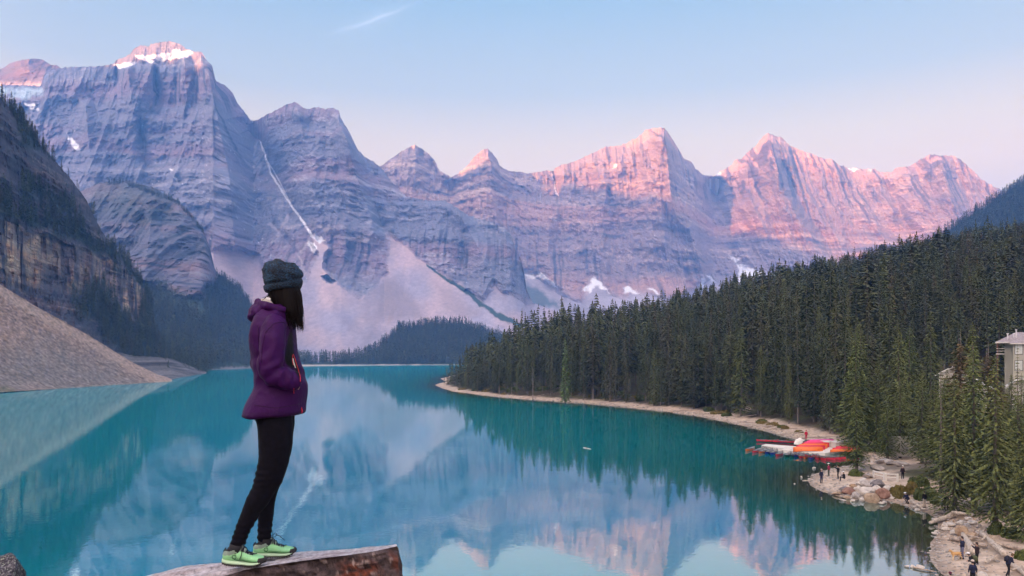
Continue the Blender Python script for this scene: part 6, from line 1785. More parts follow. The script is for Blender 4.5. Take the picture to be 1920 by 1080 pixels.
# plank joints on the platform
for k in range(5):
    t_ = (k + 1) / 6
    a = Vector(G(lerp(1474, 1558, t_), lerp(841.2, 838.4, t_), DZ)) - o0; b_ = Vector(G(lerp(1466, 1549, t_), lerp(843.6, 849, t_), DZ)) - o0
    g = Geo(); d_ = (b_ - a); g.tube([a + d_ * .05 + Vector((0, 0, .004)), b_ - d_ * .05 + Vector((0, 0, .004))], .012, 4); g.obj('joint', M_dockd, dock)

# stack of overturned canoes on the platform
stk = [('orange', 1515, 845.6, 'orange overturned canoe at the front of the stack on the dock'), ('red', 1520, 843.2, 'red overturned canoe just behind the front orange one on the dock'),
       ('orange', 1525, 841.0, 'orange overturned canoe third back in the dock stack'), ('red', 1529, 839.0, 'red overturned canoe in the middle of the dock stack'),
       ('pink', 1533, 837.2, 'pink overturned canoe near the back of the dock stack'), ('pink', 1537, 835.6, 'second pink overturned canoe in the dock stack'), ('magenta', 1540, 834.2, 'magenta overturned canoe at the back of the dock stack')]
for k, (c_, px, py, lab) in enumerate(stk):
    z = DZ + .72 + 0.05 * k
    x, y, _ = G(px, py, DZ)
    o = canoe(c_, (x, y, z), 0.02 + 0.03 * k, lab, 'overturned canoes stacked on the dock', flip=True, s=1.06)
    o.scale = (1.0, 1.55, 1.75)
for k, (c_, px, py, lab) in enumerate([('orange', 1582, 847.5, 'orange overturned canoe half hidden by the light green spruce'), ('red', 1586, 844.8, 'red overturned canoe behind the orange one by the spruce'), ('red', 1592, 842.8, 'hindmost red overturned canoe beside the spruce')]):
    x, y, _ = G(px, py, .5)
    canoe(c_, (x, y, .98 + .06 * k), 0.12, lab, 'overturned canoes at the landward end of the dock', flip=True, s=0.95)
# moored canoes fanned along the front
moor = [('orange', 1399, 846.2, .95, 'orange canoe at the far left end of the moored row'), ('red', 1412, 849.2, .95, 'dark red canoe next to the leftmost orange one'), ('orange', 1424, 850.6, .98, 'orange canoe left of the first blue canoe'),
        ('blue', 1436, 851.4, 1.0, 'blue canoe beside the second orange one'), ('blue', 1445, 853.0, 1.0, 'second blue canoe left of the red one'), ('red', 1456, 856.0, 1.02, 'red canoe in the left half of the moored row'),
        ('green', 1472, 857.4, 1.02, 'dark green canoe right of the red one'), ('green', 1482, 858.2, 1.05, 'second dark green canoe in the middle of the row'), ('blue', 1491, 857.6, 1.08, 'blue canoe right of the green ones'),
        ('red', 1501, 860.0, 1.1, 'red canoe in the middle front of the dock'), ('orange', 1509, 860.6, 1.1, 'small orange canoe bow between red and blue'), ('blue', 1519, 862.2, 1.12, 'dark blue canoe in front of the platform corner'),
        ('red', 1533, 862.6, 1.2, 'red canoe left of the one pointing at the camera'), ('red', 1547, 863.6, 1.57, 'red canoe pointing its bow straight at the camera'), ('red', 1562, 862.4, 2.3, 'red canoe fanning to the right of the platform corner'),
        ('red', 1572, 861.8, 2.55, 'second red canoe fanning right'), ('red', 1582, 861.0, 2.7, 'rightmost red canoe beside the beach')]
for c_, px, py, ang, lab in moor:
    x, y, _ = G(px, py, 0.0)
    s_ = 1.0
    dx, dy = math.cos(ang), math.sin(ang)
    canoe(c_, (x + dx * 2.1, y + dy * 2.1, -0.10), ang, lab, 'canoes moored around the dock', s=s_)
for k, (px, py, ang) in enumerate([(1446, 831.6, 0.05), (1462, 832.4, 0.0), (1478, 833.6, -.02)]):
    x, y, _ = G(px, py, 0.0)
    canoe('red', (x, y + 2.0, 0.12), ang - .25, ['red canoe moored behind the outer end of the finger pier', 'middle red canoe moored behind the finger pier', 'inner red canoe moored behind the finger pier'][k], 'red canoes behind the finger pier', s=.8)

# ---- sheds, tarped boat
def px_box(name, px0, px1, py_base, h, depth, mat, label, cat, roofmat=None, roof_h=0.12, over=0.15, parent=None):
    a = Vector(G(px0, py_base, 0.5)); b_ = Vector(G(px1, py_base, 0.5))
    r = empty(name, ((a.x + b_.x) / 2, a.y, 0.3), 0, label, cat)
    w = (b_.x - a.x) / 2
    g = Geo(); g.box(-w, 0, 0, w, depth, h); g.obj('wall', mat, r)
    g = Geo(); g.box(-w - over, -over, h + .003, w + over, depth + over, h + roof_h); g.obj('roof', roofmat or mat, r)
    return r, w
r, w = px_box('storage_shed', 1548, 1566, 838, 0.95, 2.0, M_hut, 'long low cream storage box behind the canoe stack', 'shed', M_white)
r2, w2 = px_box('storage_shed', 1567, 1588, 841, 1.15, 2.2, M_hut, 'taller cream storage box at the right end of the dock', 'shed', M_white)
g = Geo(); g.box(-w2 * .35, -.05, .1, -w2 * .05, -.003, .85); g.obj('door', M_seat, r2)
g = Geo(); 
tb = empty('covered_boat', G(1503, 834, .2), 0.1, 'small boat under a white tarp behind the canoe stack', 'boat')
g.rings([[(x, math.cos(a) * w_, max(0, math.sin(a)) * h_ + .05) for a in np.linspace(0, 2 * PI, 14)[:-1]] for x, w_, h_ in ((-1.4, .1, .3), (-1.0, .7, .9), (-.3, .8, 1.25), (.5, .8, .8), (1.4, .6, .7), (1.7, .1, .5))]); g.obj('tarp', M_white, tb)
g = Geo(); g.rings([[(x, math.cos(a) * w_, -max(0, math.sin(a)) * .3 + .1) for a in np.linspace(0, 2 * PI, 14)[:-1]] for x, w_ in ((-1.5, .05), (-1, .7), (1.3, .7), (1.7, .1))]); g.obj('hull', M_seat, tb)
g = Geo(); rs = np.random.RandomState(4)
me = rock_mesh('bundle', 88, pmat('dark_tarp', (0.05, 0.05, 0.065), rough=.7), cuts=8, rough=.15)
o = link_mesh('equipment_heap', me, None, G(1517, 832, .7), (0, 0, 0), (1.1, .7, .75)); tag(o, 'dark grey covered heap beside the white tarped boat', 'heap')

# ---- white rail frames above the boulders
def fence_frame(pts, label):
    a = GL(*pts[0]); b_ = GL(*pts[1]); hgt = pts[2]
    r = empty('fence', tuple(a), 0, label, 'fence', 'white rail frames above the boulders')
    d_ = b_ - a
    for q in (0.0, 1.0):
        g = Geo(); p = d_ * q; g.box(p.x - .09, p.y - .09, p.z - .4, p.x + .09, p.y + .09, p.z + hgt); g.obj('post', M_white, r)
    for zz in (hgt - .10, hgt * .50):
        g = Geo(); g.tube([Vector((0, -.04, zz)), d_ + Vector((0, -.04, zz))], .085 if zz > hgt * .6 else .05, 4); g.obj('rail', M_white, r)
    return r
fence_frame([(1638, 896), (1658, 901), 0.95], 'left weathered white rail frame above the boulder pile')
fence_frame([(1661, 901.5), (1683, 906), 0.95], 'right weathered white rail frame beside the olive bush')

# ---- lodge and cabin
M_siding = pmat('grey_green_siding', (0.40, 0.40, 0.34), rough=0.85, var=0.08, scale=1.5)
M_roof = pmat('grey_mauve_shingles', (0.27, 0.24, 0.255), rough=0.9, var=0.22, scale=3, bump=0.5, bscale=14)
M_glass = pmat('pale_window', (0.55, 0.60, 0.58), rough=0.15, var=0.15, scale=.6, spec=.6)
M_trim = pmat('pale_trim', (0.62, 0.60, 0.56), rough=.7, var=.05)
M_metal = pmat('vent_metal', (0.62, 0.62, 0.64), rough=.45, var=.08)
M_brownp = pmat('brown_post', (0.13, 0.075, 0.06), rough=.8)
def lodge():
    D = 150.0
    x0 = (1884 - 960) / F * D; z0 = gz(x0 + 2, D) - 1
    def zz(py): return H + (HZ - py) / F * D
    r = empty('lodge', (x0, D, z0), -0.58, 'grey green lodge with hipped shingle roof at the right edge', 'building')
    W_ = 16.0; dep = 14.0
    top = zz(641) - z0
    g = Geo(); g.box(0, 0, 0, W_, dep, top); w = g.obj('wall', M_siding, r)
    # siding boards
    nb = 30; bd = None
    for k in range(nb):
        z = top - (k + 1) * (top / nb)
        if bd is None:
            vv_, ff_ = box_np(-.03, -.035, .015, 1.9, -.003, top / nb - .015); bd = mesh_np('board', vv_, ff_, M_siding, link=False)
        link_mesh('board', bd, r, (0, 0, z))
    # hip roof
    ez = top; ax = -1.55; ov = 1.1; rh = zz(622) - z0 - ez
    v = [(ax, -ov, ez), (W_ + ov, -ov, ez), (W_ + ov, dep + ov, ez), (ax, dep + ov, ez), (1.9, dep * .35, ez + rh), (W_ - 2, dep * .35, ez + rh), (W_ - 2, dep * .65, ez + rh), (1.9, dep * .65, ez + rh),
         (ax, -ov, ez - .22), (W_ + ov, -ov, ez - .22), (W_ + ov, dep + ov, ez - .22), (ax, dep + ov, ez - .22)]
    f = [(0, 1, 5, 4), (1, 2, 6, 5), (2, 3, 7, 6), (3, 0, 4, 7), (4, 5, 6, 7), (8, 9, 1, 0), (9, 10, 2, 1), (10, 11, 3, 2), (11, 8, 0, 3), (8, 11, 10, 9)]
    mesh_np('roof', v, f, M_roof, parent=r)
    g = Geo(); g.box(ax - .06, -ov - .06, ez - .26, W_ + ov, -ov - .003, ez - .02); g.obj('fascia', M_trim, r)
    # lower gable roof and projecting bay
    bz = zz(644) - z0; bx = 1.35
    g = Geo(); g.box(bx, -2.2, 0, bx + 9, -.04, bz - .1); g.obj('bay', M_siding, r)
    mesh_np('porch_roof', [(bx - .5, -2.7, bz), (bx + 9.5, -2.7, bz), (bx + 9.5, .6, bz + 1.25), (bx - .5, .6, bz + 1.25), (bx - .5, -2.7, bz - .16), (bx + 9.5, -2.7, bz - .16), (bx + 9.5, .6, bz - .16), (bx - .5, .6, bz - .16)],
            [(0, 1, 2, 3), (4, 5, 1, 0), (5, 6, 2, 1), (7, 4, 0, 3), (6, 7, 3, 2), (4, 7, 6, 5)], M_roof, parent=r)
    g = Geo(); g.box(bx - .54, -2.77, bz - .2, bx + 9.5, -2.703, bz - .01); g.obj('fascia', M_trim, r)
    for (xa, xb, pa, pb) in ((.35, 1.55, 646, 664), (2.0, 3.4, 646, 664), (.35, 1.55, 676, 694), (2.0, 3.4, 676, 694)):
        za, zb = zz(pb) - z0, zz(pa) - z0
        g = Geo(); g.box(bx + xa - .08, -2.26, za - .08, bx + xb + .08, -2.203, zb + .08); wn = g.obj('window', M_seat, r)
        g = Geo(); g.box(bx + xa, -2.29, za, bx + xb, -2.262, zb); g.obj('pane', M_glass, wn)
        g = Geo(); g.box(bx + (xa + xb) / 2 - .04, -2.32, za, bx + (xa + xb) / 2 + .04, -2.292, zb); g.obj('mullion', M_trim, wn)
    # vents
    for (px, pa, pb) in ((1891.5, 626, 638), (1901, 626, 637), (1905, 619, 633)):
        xx = (px - 960) / F * (D - .5) - x0
        g = Geo(); g.tube([(xx, 0.6, zz(pb) - z0 - .6), (xx, 0.6, zz(pa) - z0)], .11, 8); vn = g.obj('vent_pipe', M_metal, r)
        g = Geo(); g.tube([(xx, 0.6, zz(pa) - z0 - .03), (xx, 0.6, zz(pa) - z0 + .12)], [.20, .17], 8); g.obj('cap', M_metal, vn)
    g = Geo(); g.box(-1.35, -1.0, -1, -1.1, -.75, ez - .27); g.obj('post', M_brownp, r)
    # balcony
    bz2 = zz(663) - z0
    g = Geo(); g.box(-1.5, -1.1, bz2 - .15, -.04, 0, bz2); g.obj('balcony_floor', M_trim, r)
    for (za) in (.5, 1.0):
        g = Geo(); g.tube([(-1.45, -1.05, bz2 + za), (-.05, -1.05, bz2 + za)], .05, 5); g.obj('railing', M_trim, r)
lodge()
def cabin(px0, px1, py_e, py_r, D, label, dep=9.0, mat=None, ridge_along_y=True):
    mat = mat or M_trim
    x0 = (px0 - 960) / F * D; x1 = (px1 - 960) / F * D; xm = (x0 + x1) / 2
    z0 = gz(xm, D) - .5; e = H + (HZ - py_e) / F * D - z0; rz_ = H + (HZ - py_r) / F * D - z0
    r = empty('cabin', (xm, D, z0), -math.atan2(xm, D), label, 'building')
    w = (x1 - x0) / 2
    v = [(-w, 0, 0), (w, 0, 0), (w, 0, e), (0, 0, rz_), (-w, 0, e), (-w, dep, 0), (w, dep, 0), (w, dep, e), (0, dep, rz_), (-w, dep, e)]
    mesh_np('wall', v, [(0, 1, 2, 3, 4), (9, 8, 7, 6, 5), (0, 4, 9, 5), (1, 6, 7, 2), (0, 5, 6, 1), (2, 7, 8, 3), (3, 8, 9, 4)], mat, parent=r)
    ov = .7
    sl = (rz_ - e) / w
    for s_ in (-1, 1):
        xo = s_ * (w + ov); zo = e - ov * sl
        v = [(0, -ov, rz_ + .02), (xo, -ov, zo + .02), (xo, dep + ov, zo + .02), (0, dep + ov, rz_ + .02), (0, -ov, rz_ + .2), (xo, -ov, zo + .2), (xo, dep + ov, zo + .2), (0, dep + ov, rz_ + .2)]
        mesh_np('roof', v, [(0, 1, 2, 3), (7, 6, 5, 4), (0, 4, 5, 1), (1, 5, 6, 2), (2, 6, 7, 3), (3, 7, 4, 0)], M_trim, parent=r)
    for xa in (-w * .6, w * .15):
        g = Geo(); g.box(xa, -.06, e * .35, xa + w * .4, -.003, e * .8); wn = g.obj('window', M_seat, r)
        g = Geo(); g.box(xa + .08, -.09, e * .35 + .08, xa + w * .4 - .08, -.062, e * .8 - .08); g.obj('pane', M_glass, wn)
    return r
cabin(1764, 1806, 702, 690, 146, 'white gabled cabin seen in gaps between the spruces')
cabin(1898, 1932, 722, 711, 122, 'white low building behind the spruces below the lodge', dep=7)
cabin(1800, 1850, 726, 712, 128, 'pale staff cabin almost hidden behind the tall near spruces', dep=7)
g = Geo(); g.box(-4.5, 0, -1.5, 4.5, .35, 1.5)
wx = GL(1700, 872)
o = g.obj('retaining_wall', M_trim); o.location = ((1720 - 960) / F * 112, 112, 2.4); tag(o, 'pale low wall glimpsed through the green spruces', 'wall')
for k, (px, py, D) in enumerate([(1655, 868, 108), (1668, 872, 106), (1647, 884, 100), (1690, 880, 103)]):
    o = link_mesh('boulder', ROCKS['grey'][k % 3], None, ((px - 960) / F * D, D, gz((px - 960) / F * D, D) + .3), (0, 0, k), (1.1, .8, .5))
    tag(o, ['long flat grey boulder left behind the white frames', 'flat grey boulder directly behind the white frames', 'grey boulder under the light green spruce', 'grey boulder at the path behind the right frame'][k], 'rock', None)

# ================================================================== SMALL FIGURES
def col_mat(name, c, rough=.8):
    return pmat(name, c, rough=rough, var=.12, scale=12)
PM = {}
def pm(c):
    if c not in PM: PM[c] = col_mat('cloth', c)
    return PM[c]
NAVY = (0.012, 0.016, 0.045); BLK = (0.008, 0.008, 0.012); TAN = (0.45, 0.36, 0.27); JEAN = (0.13, 0.13, 0.19); MAR = (0.16, 0.015, 0.045); WHT = (0.72, 0.72, 0.74); OLV = (0.07, 0.08, 0.04); GRY = (0.2, 0.2, 0.22)
def small_person(loc, face, pose, top, legs, hat, label, hgt=1.7, pack=None, hair=(0.03, 0.02, 0.015)):
    """pose: dict of joints overrides, figure faces +x before turning"""
    r = empty('person', loc, face, label, 'person')
    s = hgt / 1.7; r.scale = (s, s, s)
    J_ = dict(hip=(0, 0, .92), chest=(0.0, 0, 1.32), neck=(.01, 0, 1.47), head=(.03, 0, 1.60),
              lk=(.03, .10, .50), la=(-.02, .11, .09), rk=(.03, -.10, .50), ra=(-.02, -.11, .09),
              le=(-.03, .24, 1.13), lh=(.05, .25, .90), re=(-.03, -.24, 1.13), rh=(.05, -.25, .90))
    J_.update(pose); j = {k: Vector(v_) for k, v_ in J_.items()}
    def torso(g, k):
        up = (j['chest'] - j['hip'])
        g.tube([j['hip'] - up * .12, j['hip'], j['hip'] + up * .5, j['chest'], j['chest'] + up * .30], [.13 * k, .15 * k, .14 * k, .165 * k, .07 * k], n=12, flat=1.0)
        g.ball(j['chest'] + Vector((0, .10, .04)), .085 * k, n=8, m=6); g.ball(j['chest'] + Vector((0, -.10, .04)), .085 * k, n=8, m=6)
    def arms(g, k):
        for s_, e_, h_ in ((.16, 'le', 'lh'), (-.16, 're', 'rh')):
            g.tube([j['chest'] + Vector((0, s_, .06)), j[e_], j[h_]], [.062 * k, .05 * k, .038 * k], n=8)
    def legs_(g, k):
        for s_, kn_, a_ in ((.08, 'lk', 'la'), (-.08, 'rk', 'ra')):
            g.tube([j['hip'] + Vector((0, s_, .02)), j[kn_], j[a_]], [.098 * k, .068 * k, .05 * k], n=8)
    def feet(g):
        for a_ in ('la', 'ra'):
            g.tube([j[a_] + Vector((-.05, 0, -.045)), j[a_] + Vector((.07, 0, -.05)), j[a_] + Vector((.17, 0, -.06))], [.05, .047, .03], n=8)
    B_ = Geo(); torso(B_, .85); arms(B_, .8); legs_(B_, .85)
    B_.tube([j['chest'] + Vector((0, 0, .08)), j['neck'], j['head']], [.06, .055, .06], n=8)
    B_.ball(j['head'] + Vector((0, 0, .03)), (.095, .078, .115), n=12, m=8)
    B_.tube([j['head'] + Vector((.08, 0, .03)), j['head'] + Vector((.11, 0, .0))], [.014, .018], n=6)
    for h_ in ('lh', 'rh'):
        e_ = j['le' if h_ == 'lh' else 're']; d_ = (j[h_] - e_).normalized()
        B_.ball(j[h_] + d_ * .05, .038, n=8, m=6); 
        for q in range(4): B_.tube([j[h_] + d_ * .06 + Vector((0, 0, .018 - .012 * q)), j[h_] + d_ * .13 + Vector((.008, 0, .018 - .012 * q))], [.011, .008], n=5)
    me = remesh(B_.v, B_.f, .022, 1, 'body'); smooth_on(me); me.materials.append(M_skin); link_mesh('body', me, r)
    g = Geo(); torso(g, 1.08); arms(g, 1.12); me = remesh(g.v, g.f, .026, 1, 'jacket'); smooth_on(me); me.materials.append(pm(top)); link_mesh('jacket', me, r)
    g = Geo(); legs_(g, 1.06); g.ball(j['hip'], (.14, .155, .12), n=10, m=6); me = remesh(g.v, g.f, .026, 1, 'trousers'); smooth_on(me); me.materials.append(pm(legs)); link_mesh('trousers', me, r)
    g = Geo(); feet(g); half = len(g.v) // 2
    for q in range(2):
        mesh_np('shoe', g.v[q * half:(q + 1) * half], [tuple(i - q * half for i in f_) for f_ in g.f if (f_[0] >= half) == bool(q)], pm(BLK if legs != BLK else GRY), parent=r)
    g = Geo(); hd = j['head'] + Vector((-.012, 0, .055)); g.ball(hd, (.105, .09, .105), n=12, m=8)
    g.ball(hd + Vector((-.04, 0, -.06)), (.06, .075, .09), n=10, m=6)
    g.obj('hair', pm(hair), r, True)
    if hat:
        g = Geo(); g.ball(hd + Vector((0, 0, .045)), (.118, .103, .085), n=12, m=6); g.box(hd.x + .06, -.07, hd.z + .02, hd.x + .19, .07, hd.z + .035); g.obj('hat', pm(hat), r, False)
    if pack:
        up = (j['chest'] - j['hip']); g = Geo(); c_ = j['hip'] + up * .72; n_v = Vector((-up.z, 0, up.x)).normalized()
        g.tube([j['hip'] + up * .15 + n_v * .20, c_ + n_v * .24, j['chest'] + up * .18 + n_v * .18], [.13, .17, .12], n=10, flat=1.0); g.obj('backpack', pm(pack), r, True)
    return r
RAISE = dict(le=(.18, .20, 1.25), lh=(.34, .07, 1.48), re=(.18, -.20, 1.25), rh=(.34, -.07, 1.48))
WALK = dict(lk=(.18, .10, .52), la=(.16, .11, .09), rk=(-.02, -.10, .50), ra=(-.25, -.11, .12), lh=(-.05, .27, .9), rh=(.2, -.25, .95))
LEAN = dict(chest=(.18, 0, 1.27), neck=(.28, 0, 1.38), head=(.36, 0, 1.46), le=(.18, .22, 1.05), lh=(.36, .12, 1.0), re=(.18, -.22, 1.05), rh=(.36, -.12, 1.0))
SIT = dict(hip=(0, 0, .42), chest=(.06, 0, .82), neck=(.09, 0, .96), head=(.12, 0, 1.08), lk=(.42, .12, .55), la=(.45, .12, .09), rk=(.42, -.12, .55), ra=(.45, -.12, .09), le=(.2, .22, .72), lh=(.4, .1, .78), re=(.2, -.22, .72), rh=(.4, -.1, .78))
CROUCH = dict(hip=(0, 0, .48), chest=(.22, 0, .83), neck=(.32, 0, .95), head=(.40, 0, 1.03), lk=(.36, .13, .55), la=(.08, .13, .09), rk=(.36, -.13, .50), ra=(.05, -.13, .09), le=(.38, .2, .68), lh=(.55, .1, .55), re=(.38, -.2, .68), rh=(.55, -.1, .5))
small_person(GL(1540, 906), -1.3, {}, NAVY, (0.03, 0.03, 0.06), (0.5, 0.38, 0.36), 'person in navy jacket standing nearest the water on the small beach', 1.72)
small_person(GL(1554, 893.5), 2.4, {}, (0.28, 0.015, 0.06), (0.06, 0.07, 0.05), WHT, 'person in dark red jacket standing behind on the small beach', 1.68)
small_person(GL(1571.5, 898.5), 2.6, RAISE, BLK, BLK, None, 'person in black with arms raised taking a photo on the small beach', 1.78)
small_person(GL(1583, 902.5), 2.9, SIT, BLK, BLK, WHT, 'person in black with a white cap sitting by the boulders', 1.7)
small_person(GL(1692.5, 896), -1.6, {}, (0.02, 0.012, 0.025), BLK, WHT, 'white capped person in a dark top behind the olive bush', 1.6)
small_person(GL(1703, 944), 3.4, CROUCH, NAVY, NAVY, WHT, 'person in dark blue crouching at the water below the bushes', 1.75)
small_person(GL(1733.5, 952), 1.8, {}, BLK, (0.50, 0.42, 0.34), None, 'person in black jacket and beige trousers standing below the bushes', 1.7)
small_person(GL(1767, 957), 3.0, RAISE, WHT, BLK, None, 'person in white top and black trousers behind spruce branches', 1.7)
small_person(GL(1774, 957), 1.0, {}, BLK, BLK, None, 'person in black beside the white topped one under the spruce', 1.7)
small_person(GL(1804.5, 1048), 3.0, dict(lh=(.22, .12, 1.12), le=(.02, .2, 1.12)), NAVY, JEAN, None, 'woman in navy jacket and grey jeans standing with a dog', 1.7)
small_person(GL(1832, 1059), 2.9, RAISE, (0.02, 0.012, 0.02), BLK, None, 'person in black holding up a phone beside the log', 1.65)
small_person(GL(1826, 1079), 2.6, LEAN, BLK, BLK, WHT, 'person with white cap and olive backpack in the beach group', 1.7, pack=OLV)
small_person(GL(1824, 1098), 1.4, {}, NAVY, BLK, (0.55, 0.47, 0.43), 'person in navy jacket and beige hat at the bottom edge', 1.72)
small_person(GL(1782, 1119), 1.5, {}, MAR, BLK, (0.10, 0.012, 0.04), 'person in a dark maroon hat just showing at the bottom edge', 1.6)
small_person(GL(1890, 1082), 0.15, dict(LEAN, **{k: v for k, v in WALK.items() if k[1] in 'ka'}), NAVY, BLK, None, 'man in navy jacket with backpack walking bent over his phone', 1.75, pack=(0.015, 0.016, 0.03), hair=(0.12, 0.08, 0.05))
small_person(Vector(G(1537, 833, .55)) + Vector((0, 6.0, 0.1)), -1.6, {}, (0.62, 0.01, 0.04), (0.45, 0.01, 0.03), (0.5, 0.01, 0.03), 'figure in bright red standing on the shore behind the canoe stack', 1.75)

# dog
def dog():
    p = GL(1793, 1050)
    r = empty('dog', p, math.radians(188), 'golden tan dog standing on the sand beside the woman', 'dog')
    g = Geo()
    g.tube([(-.34, 0, .50), (-.20, 0, .52), (.05, 0, .49), (.25, 0, .50), (.36, 0, .56)], [.09, .125, .125, .15, .11], n=12)
    g.tube([(.33, 0, .58), (.44, 0, .70), (.50, 0, .74)], [.10, .08, .08], n=10)
    g.ball((.52, 0, .75), (.095, .075, .075)); g.tube([(.56, 0, .73), (.68, 0, .69)], [.05, .032], n=8)
    for s_ in (-1, 1):
        g.tube([(.50, .055 * s_, .80), (.47, .09 * s_, .74), (.49, .09 * s_, .67)], [.02, .028, .012], n=6)
        dx = .05 * s_
        g.tube([(.27, .085 * s_, .46), (.26 + dx, .09 * s_, .26), (.28 + dx, .09 * s_, .05)], [.07, .04, .03], n=8); g.tube([(.26 + dx, .09 * s_, .03), (.34 + dx, .09 * s_, .025)], [.032, .026], n=6)
        g.tube([(-.28, .085 * s_, .46), (-.20 - dx, .09 * s_, .33), (-.36 - dx, .09 * s_, .22), (-.34 - dx, .09 * s_, .05)], [.095, .065, .036, .03], n=8); g.tube([(-.34 - dx, .09 * s_, .03), (-.26 - dx, .09 * s_, .025)], [.032, .026], n=6)
    g.tube([(-.40, 0, .55), (-.54, 0, .60), (-.66, 0, .56), (-.74, 0, .46)], [.035, .05, .045, .015], n=8)
    me = remesh(g.v, g.f, .014, 2, 'body'); smooth_on(me)
    vv = get_v(me); c_ = np.tile(np.array((0.55, 0.33, 0.14)), (len(vv), 1)); c_ = lerp(c_, np.array((0.72, 0.55, 0.36)), np.clip((.42 - vv[:, 2]) * 5, 0, 1)[:, None]); c_ = lerp(c_, np.array((0.16, 0.09, 0.05)), np.clip((vv[:, 0] - .60) * 12, 0, 1)[:, None])
    set_col(me, c_); me.materials.append(attr_mat('dog_fur', nscale=20, namp=.25, bump=.4, bdist=.01)); link_mesh('body', me, r)
    g = Geo(); g.tube([(.40, 0.0, .74), (.42, .07, .68), (.43, 0, .60), (.42, -.07, .68), (.40, 0, .74)], .014, 6); g.obj('collar', pm((.5, .05, .03)), r)
dog()

# ================================================================== BOULDERS, LOGS, BUSHES
rs = np.random.RandomState(77)
PILE = [  # px, py(base), width px, height px, kind, label
 (1595, 928, 24, 13, 'red', 'flat brown boulder at the left end of the pile by the sitting person'),
 (1586, 923, 22, 10, 'dark', 'dark low boulder beside the sitting person'),
 (1611, 926, 18, 16, 'pale', 'pale rounded boulder in the second row of the pile'),
 (1624, 930, 20, 17, 'pale', 'big pale boulder in the middle of the pile'),
 (1606, 936, 15, 14, 'grey', 'upright grey boulder in front near the water'),
 (1637, 943, 26, 18, 'tan', 'largest round two toned boulder at the water edge'),
 (1658, 936, 24, 20, 'red', 'reddish brown boulder right of the largest round one'),
 (1649, 917, 28, 17, 'dark', 'dark grey angular boulder below the white frames'),
 (1641, 914, 24, 14, 'grey', 'grey boulder under the left white frame'),
 (1625, 913, 20, 12, 'grey', 'grey boulder left of the white frames'),
 (1630, 897, 24, 8, 'grey', 'long grey slab at the top of the pile beside the spruce'),
 (1648, 924, 18, 14, 'pale', 'pale boulder between the dark angular and the reddish one'),
 (1633, 926, 18, 13, 'pale', 'pale square boulder right of the big one'),
 (1632, 933, 16, 9, 'grey', 'flat grey boulder above the largest round one'),
 (1669, 925, 20, 14, 'pale', 'pale tilted boulder next to the olive bush'),
 (1672, 935, 20, 7, 'pale', 'flat pale stone under the olive bush'),
 (1612, 912, 14, 9, 'pale', 'small pale boulder at the top left of the pile'),
 (1602, 915, 14, 8, 'tan', 'small tan boulder behind the sitting person'),
 (1620, 905, 14, 9, 'pale', 'small pale boulder at the crest of the pile'),
 (1590, 935, 12, 6, 'tan', 'low tan stone left of the upright grey boulder'),
 (1572, 928, 18, 6, 'tan', 'flat tan stone on the beach slope'),
 (1618, 940, 10, 7, 'pale', 'small pale stone between the upright and the round boulder'),
 (1654, 946, 12, 5, 'pale', 'small white stone right of the largest boulder'),
 (1660, 944, 8, 5, 'pale', 'pair stone beside the small white one'),
 (1581, 940, 12, 4, 'grey', 'flat stone at the waterline left of the pile'),
 (1600, 941, 10, 4, 'pale', 'pale stone at the waterline before the pile'),
 # second pile by the logs
 (1806, 1006, 24, 21, 'tan', 'big pointed tan boulder with a dark rust side on the beach'),
 (1791, 1003, 16, 9, 'pale', 'pale boulder left of the pointed tan one'),
 (1823, 1008, 20, 11, 'tan', 'tan boulder right of the pointed one'),
 (1833, 1006, 12, 10, 'red', 'dark rusty boulder between tan and grey ones'),
 (1843, 1007, 20, 12, 'grey', 'grey boulder under the spruce branches'),
 (1776, 996, 15, 8, 'pale', 'pale angular boulder at the bay side of the second pile'),
 (1772, 989, 12, 9, 'pale', 'pale boulder above the bay corner'),
 (1785, 988, 16, 9, 'pale', 'pale boulder in the middle of the second pile'),
 (1803, 987, 20, 11, 'pale', 'broad pale boulder near the driftwood trunk'),
 (1815, 990, 14, 8, 'grey', 'grey boulder behind the pointed one'),
 (1826, 984, 16, 8, 'pale', 'pale boulder at the foot of the big spruce'),
 (1818, 977, 16, 8, 'pale', 'pale stone higher up behind the second pile'),
 (1824, 970, 14, 8, 'grey', 'grey stone at the top of the second pile'),
 (1795, 997, 12, 6, 'grey', 'small grey stone tucked under the pointed boulder'),
 (1754, 1003, 13, 5, 'pale', 'flat pale rock standing in the shallow bay'),
 (1757, 998, 8, 4, 'pale', 'smaller pale rock behind the flat one in the bay'),
 (1701, 1064, 9, 4, 'pale', 'left of three pale rocks in the shallows'),
 (1712, 1065, 9, 5, 'pale', 'middle of three pale rocks in the shallows'),
 (1727, 1066, 13, 6, 'pale', 'right and largest of three pale rocks in the shallows'),
 (1700, 949, 6, 3, 'pale', 'small white stone in the water by the crouching person'),
 (1716, 953, 11, 5, 'pale', 'pale stone on the shore before the beige trousered person'),
 (1721, 958, 12, 5, 'pale', 'flat pale stone at the edge of the bay'),
 (1732, 957, 9, 5, 'pale', 'pale stone under the beige trousered person'),
 (1527, 879, 7, 3.5, 'pale', 'pale rock in the water before the dock'),
 (1503, 896, 4, 4, 'pale', 'small pale rock sticking out left of the beach'),
 (1490, 908, 3, 2, 'pale', 'tiny white rock alone in the green shallows'),
 (1845, 1082, 22, 9, 'pale', 'pale flat boulder at the bottom edge of the beach'),
 (1878, 1092, 26, 12, 'pale', 'pale pinkish boulder at the bottom edge by the walking man'),
 (1860, 1096, 20, 11, 'grey', 'grey boulder at the bottom edge of the beach'),
]
